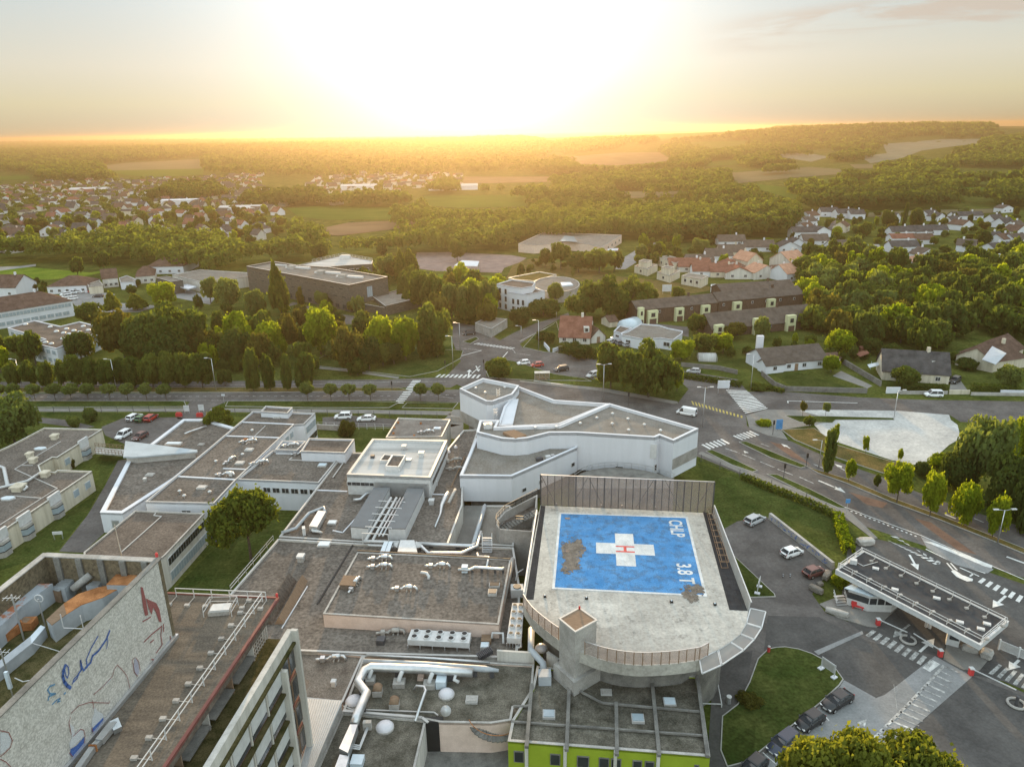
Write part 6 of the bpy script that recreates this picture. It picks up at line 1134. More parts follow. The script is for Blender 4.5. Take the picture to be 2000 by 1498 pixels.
def make_car(kind):
 L,Wd,H=dict(hatch=(4.0,.87,1.48),estate=(4.6,.89,1.52),sedan=(4.7,.9,1.44),suv=(4.4,.92,1.68),van=(5.0,.97,1.95),mpv=(4.4,.9,1.8))[kind]
 r=thing('parked_car' if kind!='van' else 'panel_van','car','car' if kind!='van' else 'van',(0,0,0));f,b=L/2,-L/2;hood=.92 if kind in('suv','mpv','van')else .82
 tail=.95 if kind=='sedan' else 1.0
 obj('body',loft([(b,.42,.78,Wd*.86,Wd*.82),(b+.12,.24,tail,Wd*.97,Wd*.9),(b+.9,.2,tail,Wd,Wd*.93),(0,.2,.96,Wd,Wd*.94),(f-1.1,.2,.98,Wd,Wd*.92),(f-.5,.2,hood+.02,Wd*.97,Wd*.84),(f-.14,.24,hood-.16,Wd*.9,Wd*.74),(f,.34,hood-.36,Wd*.78,Wd*.64)]),CP['white'],r,True)
 ws,we,rs,re=dict(hatch=(f-.9,f-1.75,b+.7,b+.1),estate=(f-1.05,f-1.95,b+.55,b+.1),sedan=(f-1.1,f-2.05,b+1.25,b+.45),suv=(f-1.0,f-1.75,b+.55,b+.1),van=(f-.75,f-1.35,b+.2,b+.05),mpv=(f-.95,f-1.65,b+.35,b+.08))[kind]
 g=loft([(re,.93,.97,Wd*.9,Wd*.88),(rs,.93,H-.04,Wd*.93,Wd*.74),(we,.93,H-.04,Wd*.94,Wd*.74),(ws,.93,.97,Wd*.92,Wd*.88)])
 obj('glazing',g,M.glassdark,r,True)
 rf=loft([(rs-.12,H-.09,H-.03,Wd*.80,Wd*.70),(rs+.1,H-.07,H,Wd*.80,Wd*.74),(we-.1,H-.07,H,Wd*.80,Wd*.74),(we+.1,H-.10,H-.04,Wd*.79,Wd*.70)])
 for s in(-1,1):
  for x0,x1 in((rs-.08,re+.04),((rs+we)/2,(rs+we)/2),(we+.05,ws-.03)):
   rf.bar((x0,s*Wd*.775,H-.06),(x1,s*Wd*.93,.95),.09,.06)
  if kind=='van':rf.box(((b+.1+we-.5)/2,s*Wd*.86,1.42),(we-.5-b-.1,.14,.86))
 obj('roof',rf,CP['white'],r)
 for s in(-1,1):
  for x in(f-.82,b+.8):
   w=obj('wheel',MB().tube([(x,s*(Wd-.2),.31),(x,s*(Wd+.01),.31)],.31,14),TYRE,r);ORG[w.name]=ORG[r.name];obj('rim',MB().tube([(x,s*(Wd+.005),.31),(x,s*(Wd+.02),.31)],.2,10),M.metal,w)
  obj('headlight',MB().box((f-.14,s*Wd*.66,hood-.24),(.2,.32,.13),-s*.3),LAMP,r);obj('tail_light',MB().box((b+.07,s*Wd*.74,.82),(.12,.18,.2)),TAIL,r)
  obj('mirror',MB().box((ws-.3,s*(Wd+.06),1.02),(.14,.18,.12)),M.darkmetal,r)
 obj('number_plate',MB().box((f+.0,0,.45),(.05,.5,.12)),M.paint,r);remember(r);return r
for _k in('hatch','estate','sedan','suv','van','mpv'):pass
CARP={}
def car(kind,col,rear,front,label,group='cars parked around the hospital',zb=0.05,white_sides=True):
 first=kind not in CARP
 if first:CARP[kind]=make_car(kind)
 o=CARP[kind]if first else copy_tree(CARP[kind])
 a,b=P(*rear),P(*front);c=(a+b)/2;d=b-a;o.location=(c.x,c.y,zb);o.rotation_euler[2]=math.atan2(d.y,d.x);o['label']=label;o['group']=group
 for k in[x for x in COL.objects if x.parent==o]if first else CHILD(o):
  if k.name.split('.')[0]in('body','roof'):
   k.material_slots[0].link='OBJECT';k.material_slots[0].material=CP[col]
 return o
def CHILD(o):return list(NEWKIDS.get(o.name,()))
NEWKIDS={}
def copy_tree(o,parent=None):
 c=o.copy();COL.objects.link(c);ORG[c.name]=ORG.get(o.name,Vector())
 if parent is not None:c.parent=parent;NEWKIDS.setdefault(parent.name,[]).append(c)
 for k in KIDS.get(o.name,()):copy_tree(k,c)
 return c
G1,G2,G3='cars on the hospital car park','dark cars in the row beside the grass island','cars in the small left car park'
car('van','white',(1357,813),(1325,807),'white panel van driving on the main road behind the white clinic','vans')
car('mpv','white',(1842,775),(1803,774),'white people carrier on the road by the garden walls','cars on the right hand road');car('suv','black',(1872,743),(1857,751),'black car on the drive beside the dark roofed house','cars at the houses')
car('estate','silver',(1458,1028),(1489,1013),'silver estate car parked nearest the lawn bank',G1);car('hatch','white',(1528,1090),(1564,1078),'white hatchback parked beside the graffiti wall',G1);car('hatch','maroon',(1574,1128),(1605,1117),'dark maroon hatchback near the stone blocks',G1)
car('sedan','black',(1659,1360),(1608,1391),'glossy black saloon, first of the row at the grass island',G2);car('hatch','black',(1605,1400),(1556,1430),'black hatchback, second of the row at the grass island',G2);car('estate','blue',(1555,1438),(1502,1478),'dark blue grey estate, third of the row at the grass island',G2);car('hatch','black',(1492,1486),(1447,1526),'dark car cut off by the bottom edge beyond the row',G2)
car('estate','white',(251,825),(275,813),'white estate left of the green car',G3);car('hatch','green',(268,827),(286,816),'green hatchback between a white and a red car',G3);car('estate','red',(285,827),(306,813),'red estate right of the green car',G3);car('suv','white',(254,847),(229,861),'white car parked beside the white triangular roof',G3);car('hatch','maroon',(285,851),(264,862),'dull red car beside the white one at the triangular roof',G3)
car('suv','white',(688,817),(653,818),'white pick up like car behind the shrub','white cars behind the hospital');car('sedan','white',(733,821),(699,822),'white saloon near the fence behind the hospital','white cars behind the hospital')
GL='cars in the lay-by'
car('hatch','white',(1034,711),(1011,713),'white hatchback first in the lay-by',GL);car('hatch','red',(1060,715),(1038,717),'red hatchback second in the lay-by',GL);car('suv','black',(1106,723),(1087,726),'black car third in the lay-by',GL);car('estate','silver',(1168,732),(1147,739),'silver grey estate last in the lay-by',GL)
car('estate','black',(925,653),(906,655),'black car waiting at the side road beside the grey hut','cars at the junction');GW='cars in the yard of the white bungalow'
car('hatch','white',(1212,662),(1194,664),'white hatchback closest to the white bungalow wall',GW);car('estate','silver',(1186,674),(1199,668),'grey car at the red roofed house gable',GW);car('suv','grey',(1212,677),(1202,669),'dark grey car in the middle of the bungalow yard',GW);car('hatch','silver',(1226,680),(1215,673),'pale grey car right of the dark one in the yard',GW)
car('hatch','silver',(1361,729),(1348,728),'small pale car on the lane beyond the tall trees','cars on lanes');car('van','red',(1206,498),(1205,487),'small red van at the far depot gate','vans');car('hatch','white',(1244,488),(1248,485),'tiny white car driving on the far grey road','cars on lanes')
for i,(u,v,du,dv,tx)in enumerate(((470,515,85,-12,'topmost of three nose to tail'),(475,535,85,-14,'middle of three nose to tail'),(525,548,82,-10,'lowest of three nose to tail'),(560,498,36,-8,'left one of the three at the wall'),(603,492,36,-8,'middle one of the three at the wall'),(650,488,34,-8,'right one of the three at the wall'))):
 car('suv' if i%2 else 'estate','white',Q('d1',u+du,v+dv),Q('d1',u,v),'white car at the red roofed pavilions, '+tx,'white cars in the pavilion yard')
car('hatch','red',Q('d1',738,482),Q('d1',705,486),'red car in front of the small pavilion wing','cars in the pavilion yard');car('sedan','black',Q('d1',800,522),Q('d1',735,525),'black car in the middle of the pavilion yard','cars in the pavilion yard');car('estate','white',Q('d2',330,810),Q('d2',290,812),'x')if False else None
car('estate','silver',Q('d2',640,640),Q('d2',690,628),'dark topped car behind the lime green tree','cars at the dark school');car('hatch','white',Q('d2',610,668),Q('d2',660,655),'white car behind the lime green tree','cars at the dark school')
# ------------------------------------------------------------------ guard canopy and gate
ZG_=4.3
cp=WW('e6',[(160,262),(430,75),(1850,765),(1572,1000)],ZG_)
t=thing('gate_canopy','long flat white canopy with dark roof over the entrance lanes','canopy',cen(cp))
obj('slab',MB().prism(cp,ZG_-.75,ZG_-.08),M.metalwhite,t);obj('roof',MB().prism(offset(cp,.3),ZG_-.08,ZG_-.03),mat('canopy_felt',(.055,.055,.058),.85,.2,.4,(.085,.083,.083)),t);obj('rim',MB().ring(cp,.3,ZG_-.1,ZG_+.06,out=.02),M.metalwhite,t)
for u,v in((1040,790),(1075,805),(330,440),(1350,950),(1560,1000)):q=W('e6',u,v+30,0);obj('column',MB().box((q.x,q.y,1.8),(.3,.3,3.6)),M.metalwhite,t)
fl,fr,bl,br_=cp[0].lerp(cp[1],.08),cp[3].lerp(cp[2],.08),cp[1].lerp(cp[0],.1),cp[2].lerp(cp[3],.1)
dd=(cp[1]-cp[0]).normalized()
railing('canopy_railing','white double rail with counterweights along the near edge of the gate canopy',[fl+Vector((0,0,.03)),fr+Vector((0,0,.03))],.9,2.3,M.metalwhite,feet=True,foot_dir=dd*.8);railing('canopy_railing','white double rail with counterweights along the road edge of the gate canopy',[bl+Vector((0,0,.03)),br_+Vector((0,0,.03))],.9,2.3,M.metalwhite,feet=True,foot_dir=-dd*.8)
railing('canopy_railing','white rail across the far left end of the gate canopy',[fl.lerp(fr,.01)+Vector((0,0,.03)),bl.lerp(br_,.01)+Vector((0,0,.03))],.9,2,M.metalwhite);railing('canopy_railing','white rail across the right end of the gate canopy',[fl.lerp(fr,.99)+Vector((0,0,.03)),bl.lerp(br_,.99)+Vector((0,0,.03))],.9,2,M.metalwhite)
for i,(u,v)in enumerate(((550,255),(1145,545),(1370,778),(738,460),(1635,795),(1575,845))):
 q=W('e6',u,v,ZG_-.03);obj('roof_light',MB().box((q.x,q.y,q.z+.12),(.9,.55,.22),-.5),M.metalwhite,None,label='small white box on the dark canopy roof',cat='roof light',group='white boxes on the canopy roof',origin=q)
q=W('e6',330,200,ZG_);t=thing('air_conditioner','white machine and pipes at the left end of the canopy roof','air conditioner',q);obj('casing',MB().box((q.x,q.y,q.z+.35),(1.0,.7,.7),-.4),M.metalwhite,t);obj('hose',MB().tube([q+Vector((.5,0,.2)),W('e6',430,225,ZG_+.1),W('e6',570,185,ZG_+.1)],.06,6),M.metalwhite,t,True)
gh=WW('e6',[(280,575),(290,470),(350,440),(560,420),(760,560),(700,675),(470,668),(400,610)],0.1)
gh=[P(*Q('e6',u,v),.12)for u,v in((265,600),(350,560),(560,560),(770,620),(700,676),(470,668),(390,640))]
t=thing('guard_booth','white guard booth with a band of windows under the canopy','guard booth',cen(gh));obj('wall',MB().prism(gh,0,3.0),M.metalwhite,t);obj('window_band',MB().prism(offset([tuple(p.xy)for p in gh],-.04),1.35,2.35),M.glassdark,t);obj('roof',MB().prism(offset([tuple(p.xy)for p in gh],-.35),2.9,3.05),M.skylight,t)
for f in(.0,.33,.66,1.0):q=gh[4].lerp(gh[5],f);obj('mullion',MB().box((q.x,q.y-.03,1.85),(.12,.14,1.1)),M.metalwhite,t)
q=W('e6',300,470,0);obj('sign_box',MB().box((q.x+.3,q.y-3.0,3.0),(1.6,.9,.8),.3),M.tilepink,None,label='small orange lit box on top of the guard booth corner',cat='box',origin=q)
q0=W('e6',215,610,.1);t=thing('booth_steps','white metal steps with railing beside the guard booth','steps',q0)
for i in range(4):obj('tread',MB().box((q0.x,q0.y+i*.35,.25+i*.25),(1.6,.4,.06),.1),M.metal,t)
for s in(-.8,.8):
 for h in(.6,1.0):obj('rail',MB().bar(q0+Vector((s,-.2,h)),q0+Vector((s,1.3,h+.9)),.06,.06),M.metalwhite,t)
q=W('e6',372,640,.13);obj('bench',MB().box((q.x,q.y,.55),(1.7,.5,.12),-.4).box((q.x+.05,q.y+.25,.85),(1.7,.1,.5),-.4).box((q.x-.6,q.y+.2,.25),(.1,.5,.5),-.4).box((q.x+.6,q.y-.25,.25),(.1,.5,.5),-.4),M.red,None,label='red bench in front of the guard booth',cat='bench',origin=q)
def barrier(label,base,tip,post_red=True,arm=None):
 p,e=P(*base,.1),P(*tip,.1);t=thing('barrier_gate',label,'barrier',p,'red and white barrier gates');obj('cabinet',MB().box((p.x,p.y,.6),(.5,.5,.95)),M.red,t);obj('cap',MB().box((p.x,p.y,1.14),(.54,.54,.14)),M.metalwhite,t);obj('arm',MB().bar(p+Vector((0,-.1,1.0)),e+Vector((0,-.1,1.0)),.1,.12),M.metalwhite,t)
barrier('left barrier gate with long white arm beside the guard booth',Q('e6',570,800),Q('e6',845,925));barrier('middle barrier gate with its arm pointing to the left barrier',Q('e6',1175,1105),Q('e6',905,935));barrier('right barrier gate with long white arm toward the round planter',Q('e6',1475,1285),Q('e6',1900,1490))
for k,u,v,tx in(('e6',865,955,'dark round planter ring between the two barrier arms'),('c4',1758,1130,'dark round planter ring at the right hand frame edge')):
 q=W(k,u,v,0.02);t=thing('planter_ring',tx,'planter',q,'round planters');obj('ring',MB().tube([(q.x+.95*math.cos(a),q.y+.95*math.sin(a),.2)for a in np.linspace(0,2*math.pi,17)],.17,6),M.concrete,t);obj('post',MB().cyl(q.x,q.y,0,1.3,.2,8),M.darkmetal,t)
q=W('e6',1310,1000,.12);t=thing('ticket_booth','narrow white kiosk under the right part of the canopy','kiosk',q);obj('wall',MB().box((q.x,q.y+.4,1.1),(1.5,1.1,2.1),-.5),M.metalwhite,t);obj('window',MB().box((q.x-.1,q.y+.05,1.5),(1.1,.6,.7),-.5),M.glassdark,t)
for i,(k,u,v,sx,sy,sz,rz_,tx)in enumerate((('e6',170,700,3.2,.8,.9,-.55,'long grey stone block at the kerb below the booth'),('e6',1470,1060,2.0,.9,.9,-.5,'grey stone block under the right end of the canopy'),('e6',1630,1110,1.7,1.4,1.1,.8,'tall grey stone block near the white gate'),('c4',645,385,2.4,1.0,1.0,.9,'large brown boulder behind the maroon car'),('c4',582,468,2.2,1.0,1.0,-.9,'brown boulder at the lawn corner'),('c4',605,430,1.0,.8,.6,.3,'small boulder between the two large ones'),('c4',870,190,3.0,1.6,1.2,.1,'pale stone wall stub above the canopy'))):
 q=W(k,u,v,0.05);rnd=random.Random(i);mb=MB();me_=bmesh.new();bmesh.ops.create_icosphere(me_,subdivisions=2,radius=.6)
 for vv in me_.verts:kx=max(-.42,min(.42,vv.co.x))*(1+rnd.uniform(-.05,.05));vv.co=Vector((kx,max(-.42,min(.42,vv.co.y))*(1+rnd.uniform(-.05,.05)),max(-.42,min(.42,vv.co.z))))
 mb.add([(q.x+(v_.co.x*sx*math.cos(rz_)-v_.co.y*sy*math.sin(rz_))*1.15,q.y+(v_.co.x*sx*math.sin(rz_)+v_.co.y*sy*math.cos(rz_))*1.15,.05+(v_.co.z+.42)*sz*1.15)for v_ in me_.verts],[tuple(x.index for x in f.verts)for f in me_.faces]);me_.free()
 obj('stone_block',mb,M.concrete if 'grey' in tx or 'pale' in tx else M.roofgrey,None,label=tx,cat='stone block',origin=q,group='stone blocks at the entrance')
gw0,gw1=W('c4',310,40,0),W('c4',680,335,0);t=thing('retaining_wall','long low grey wall sprayed with blue graffiti between car park and lawn','wall',gw0);obj('wall',MB().wall(gw0,gw1,.5,0,1.25),M.concrete,t);d,n=face_n(gw0,gw1);rnd=random.Random(4)
for i in range(9):
 s=MB();c=gw0.to_2d().lerp(gw1.to_2d(),.08+i*.1)+n*.262
 pr=(c.x,c.y)
 for j in range(5):
  a,b=rnd.uniform(-.6,.6),rnd.uniform(.3,1.1);a2,b2=a+rnd.uniform(-.5,.5),b+rnd.uniform(-.4,.3);p_,q_=c+d*a,c+d*a2;s.bar((p_.x,p_.y,b),(q_.x,q_.y,max(.2,min(1.15,b2))),.03,.14)
 obj('graffiti',s,MB1,t)
g0,g1=W('e6',1745,1040,0),W('e6',2130,1200,0);t=thing('entrance_gate','white barred sliding gate at the right hand frame edge','gate',g0)
for h in(.25,1.5):obj('rail',MB().bar(g0+Vector((0,0,h)),g1+Vector((0,0,h)),.08,.08),M.metalwhite,t)
bm_=MB();k=60
for i in range(k):p=g0.lerp(g1,i/k);bm_.bar(p+Vector((0,0,.25)),p+Vector((0,0,1.5)),.04,.04)
obj('bars',bm_,M.metalwhite,t)
for i in range(3):p=g0.lerp(g1,i/2);obj('post',MB().box((p.x,p.y,.85),(.2,.2,1.7)),M.metalwhite,t)
# ------------------------------------------------------------------ lamps, signals, signs
def lamp(label,bx,by,ty,arms=1,dirx=-1,group='street lamps'):
 p=P(bx,by);h=TOPH(bx,by,ty);t=thing('street_lamp',label,'street lamp',p,group);obj('pole',MB().tube([(p.x,p.y,0),(p.x,p.y,h)],[.1,.06],8),M.metal,t,True)
 for s in((dirx,)if arms==1 else(-1,1)):obj('arm',MB().tube([(p.x,p.y,h-.1),(p.x+s*1.2,p.y,h+.15)],.04,6),M.metal,t,True);obj('lamp_head',MB().box((p.x+s*1.5,p.y,h+.15),(.9,.32,.16)),M.metalwhite,t)
for a in(('street lamp on the side road nearest the junction crossing',1018,658,637),('street lamp on the grass corner in front of the red roofed house',1052,684,626),('street lamp beside the grey hut at the junction',899,687,631),('street lamp on the grass edge left of the junction',885,719,657),('street lamp far up the side road',1087,621,607),('tall street lamp at the shrub by the wide crossing',1466,762,692),('street lamp at the edge of the white gravel yard',1746,815,763,1,1),('street lamp beside the tall narrow tree on the dual carriageway',1599,913,860),('tall street lamp over the median at the left frame edge',42,750,702),('street lamp between the big row trees, second from the left',228,762,702),('street lamp at the end of the big row trees',422,762,700)):lamp(*a)
lamp('double headed street lamp behind the white clinic roof',1178,785,712,2);lamp('double headed street lamp at the yellow zigzag crossing',1372,835,757,2);lamp('double headed street lamp at the right hand road beyond the canopy',1948,1061,996,2)
lamp('lamp post on the lawn in front of the cream ward',8,1118,1080)if False else None
def signal(label,bx,by,ty):
 p=P(bx,by);h=max(2.8,TOPH(bx,by,ty));t=thing('traffic_light',label,'traffic light',p,'traffic lights');obj('pole',MB().cyl(p.x,p.y,0,h,.07,6),M.darkmetal,t);obj('head',MB().box((p.x,p.y-.12,h-.35),(.36,.28,1.0)),M.black,t)
for a in(('traffic light on the median beside the tall narrow tree',1574,914,886),('traffic light on the near verge of the dual carriageway',1530,936,906),('traffic light on the pale corner plaza',1509,850,822),('traffic light at the round bush behind the white clinic',945,726,703),('traffic light on the grass corner left of the junction',870,727,705),('traffic light on the left boulevard median',766,764,746),('traffic light on the pavement beyond the white clinic roof',1227,794,767)):signal(*a)
def board(label,bx,by,w,h,z0,m=M.metalwhite,legs=2,rz=0,frame=None,name='sign_board',cat='sign',th=.12,group=None):
 p=P(bx,by);t=thing(name,label,cat,p,group);c,s=math.cos(rz),math.sin(rz);obj('panel',MB().box((p.x,p.y,z0+h/2),(w,th,h),rz),m,t)
 for i in range(legs):x=(-w*.42+i*w*.84)if legs>1 else 0;obj('leg',MB().box((p.x+x*c,p.y+x*s+.0,(z0+h*.3)/2),(.1,.09,z0+h*.3),rz),M.metal,t)
 return t
t=board('white direction sign board with stacked arrow panels at the wide crossing',1412,769,3.2,2.2,1.6)
for i in range(4):p=P(1412,769);obj('arrow_panel',MB().box((p.x+(.1 if i%2 else-.1),p.y-.1,1.85+i*.52),(3.1,.08,.42)),M.white,t)
board('blue framed information panel on the pale corner plaza',1521,841,1.5,2.4,.4,M.blue);board('white notice board on two legs in front of the cream ward',115,1053,1.7,.55,1.0,M.metalwhite,rz=.1);board('white advertising panel in the dry meadow',1302,574,4,3,1.0);board('small blue sign at the end of the lawn fence',1653,1001,.8,.8,2.0,M.blue,1);board('white letter panel at the driveway entrance',1394,790,.9,1.2,.4)if False else None
def aframe(label,bx,by,rz):
 p=P(bx,by,.14);t=thing('banner_stand',label,'banner stand',p,'white banner stands on the grass');c,s=math.cos(rz),math.sin(rz);X=lambda x,y,z:(p.x+x*c-y*s,p.y+x*s+y*c,p.z+z)
 obj('panel',MB().box(X(0,0,1.25),(2.0,.08,1.3),rz),M.metalwhite,t);obj('print',MB().box(X(0,-.02,1.25),(1.6,.09,.9),rz),M.coping,t)
 for x in(-1,1):obj('leg',MB().box(X(x,0,.95),(.1,.1,1.9),rz),M.metalwhite,t);obj('foot',MB().box(X(x,0,.08),(.55,.8,.14),rz),M.white,t)
aframe('white banner stand on the small triangular grass island',1481,1152,1.1);aframe('white banner stand on the large grass island',1616,1314,-1.05)
for bx,by,tx in((1501,1272,'red hydrant on the large grass island'),):p=P(bx,by,.14);t=thing('fire_hydrant',tx,'hydrant',p);obj('barrel',MB().cyl(p.x,p.y,.1,.95,.2,10),M.red,t);obj('cap',MB().dome((p.x,p.y,.95),.22,.15,10,3),M.coping,t)
for bx,by,tx in((1529,1128,'left of the pair'),(1543,1128,'right of the pair')):p=P(bx,by);t=thing('bollard','small white banded bollard on the car park, '+tx,'bollard',p,'white bollards');obj('post',MB().cyl(p.x,p.y,0,.8,.07,8),M.darkmetal,t);obj('band',MB().cyl(p.x,p.y,.3,.42,.08,8),M.white,t);obj('band',MB().cyl(p.x,p.y,.6,.75,.08,8),M.white,t)
q=P(1423,1373);t=thing('ashtray_post','pale litter bin at the path end by the large grass island','litter bin',q);obj('bin',MB().cyl(q.x,q.y,0,1.0,.28,10),M.metal,t);obj('rim',MB().cyl(q.x,q.y,1.0,1.08,.33,10),M.metalwhite,t)
b0,b1=W('c3',1390,640,0),W('c3',1400,765,0);b2,b3=W('c3',1530,770,0),W('c3',1505,632,0);t=thing('cycle_frame','white floor frame beside the lime building','frame',b0)
for a,b in((b0,b3),(b1,b2),(b3,b2)):obj('bar',MB().bar(a+Vector((0,0,.5)),b+Vector((0,0,.5)),.1,.1),M.metalwhite,t)
for a in(b0,b1,b2,b3):obj('foot',MB().box((a.x,a.y,.25),(.12,.12,.5)),M.metalwhite,t)
p=P(1059,744);t=thing('bus_shelter','glass bus shelter with pale flat roof on the verge behind the white clinic','bus shelter',p);obj('roof',MB().box((p.x,p.y,2.6),(4.4,1.8,.16)),M.offwhite,t);obj('back_panel',MB().box((p.x,p.y+.8,1.3),(4.2,.06,2.2)),M.pane,t)
for x in(-2.1,-.7,.7,2.1):obj('post',MB().box((p.x+x,p.y+.75,1.3),(.1,.1,2.6)),M.metal,t)
obj('bench',MB().box((p.x,p.y+.3,.5),(2.4,.4,.08)),M.wood,t)
def mesh_fence(label,pts,h=1.5,step=3.0,m=M.darkmetal,group='wire fences'):
 t=thing('fence',label,'fence',pts[0],group);n=0
 wm=MB()
 for a,b in zip(pts,pts[1:]):
  k=max(1,int((b-a).length/step))
  for i in range(k):q=a.lerp(b,i/k);obj('post',MB().box((q.x,q.y,h/2),(.09,.09,h)),m,t)
  for f in(.3,.6,.97):wm.bar(a+Vector((0,0,h*f)),b+Vector((0,0,h*f)),.03,.03)
 obj('wires',wm,m,t);return t
mesh_fence('dark post and wire fence between pavement and lawn bank',[P(*Q('c8',u,v))for u,v in((58,622),(290,712),(480,775),(690,850),(925,985))],1.7,4.2);mesh_fence('green wire fence along the back of the left lawn',[P(75,806),P(355,806)],1.7,4);mesh_fence('wire fence behind the white cars',[P(430,808),P(640,812),P(885,818)],1.7,4)
mesh_fence('white fence on the concrete wall behind the white cars',[P(622,836),P(765,840)],1.6,2,M.metalwhite);obj('boundary_wall',MB().wall(P(620,838),P(682,842),.4,0,1.3),M.concrete,None,label='grey concrete wall under the white fence beside the shrub',cat='wall',origin=P(650,840));obj('boundary_wall',MB().wall(W('c6',0,330),W('c6',60,335),.3,0,1.2),M.concrete,None,label='low pale wall left of the white clinic undercroft',cat='wall',origin=W('c6',30,333))
for i,(u,v,tx)in enumerate(((1165,378,'red low barrier left of the small car park gate'),(1300,380,'red low barrier right of the small car park gate'))):q=W('c7',u,v,0);obj('low_barrier',MB().box((q.x,q.y,.5),(1.6,.5,.9)).box((q.x,q.y,1.05),(1.2,.3,.2)),M.red,None,label=tx,cat='barrier',origin=q,group='red low barriers')
for i,(u,v,tx)in enumerate(((1217,358,'white sign board at the small car park gate, left one'),(1312,352,'white sign board at the small car park gate, right one'))):board(tx,*Q('c7',u,v),1.4,1.6,.6)
q=W('c7',1458,295,0);t=thing('sign_post','white post with two small signs beside the boulevard','sign',q);obj('post',MB().cyl(q.x,q.y,0,2.8,.05,6),M.metal,t);obj('plate',MB().box((q.x,q.y,2.5),(.9,.06,.5)),M.white,t)
for u,v in((930,360),(1070,372),(1210,352)):pass
hedge('clipped bright green hedge along the lawn fence',[P(*Q('c8',u,v))for u,v in((305,722),(480,795),(690,875),(870,960))],1.2,1.1);hedge('clipped bright green hedge running down to the gate canopy',[P(*Q('c8',u,v))for u,v in((878,965),(910,1080),(950,1180))],1.5,1.5,M.leaflime)
bush('yellow green bush on the pale corner plaza',P(1493,831),2.2,1.6,key='lime_hi');bush('small round bush beside the guard booth',W('c4',715,425),1.6,1.9,key='lime_hi');bush('green bush beside the tall lamp at the wide crossing',P(1481,760),3.0,2.0,key='round_hi');bush('brown tinted shrub in front of the white pick up',P(678,850),2.2,4.2,key='autumn_hi');bush('dry dark shrub on the large grass island',P(1463,1370),1.8,.9,key='autumn_hi')
bush('climbing shrub in the recess of the cream ward, green one',W('e1',490,640,0),1.0,4.0,key='dark_hi');bush('climbing shrub in the recess of the cream ward, reddish one',W('e1',650,625,0),1.3,3.6,key='autumn_hi')
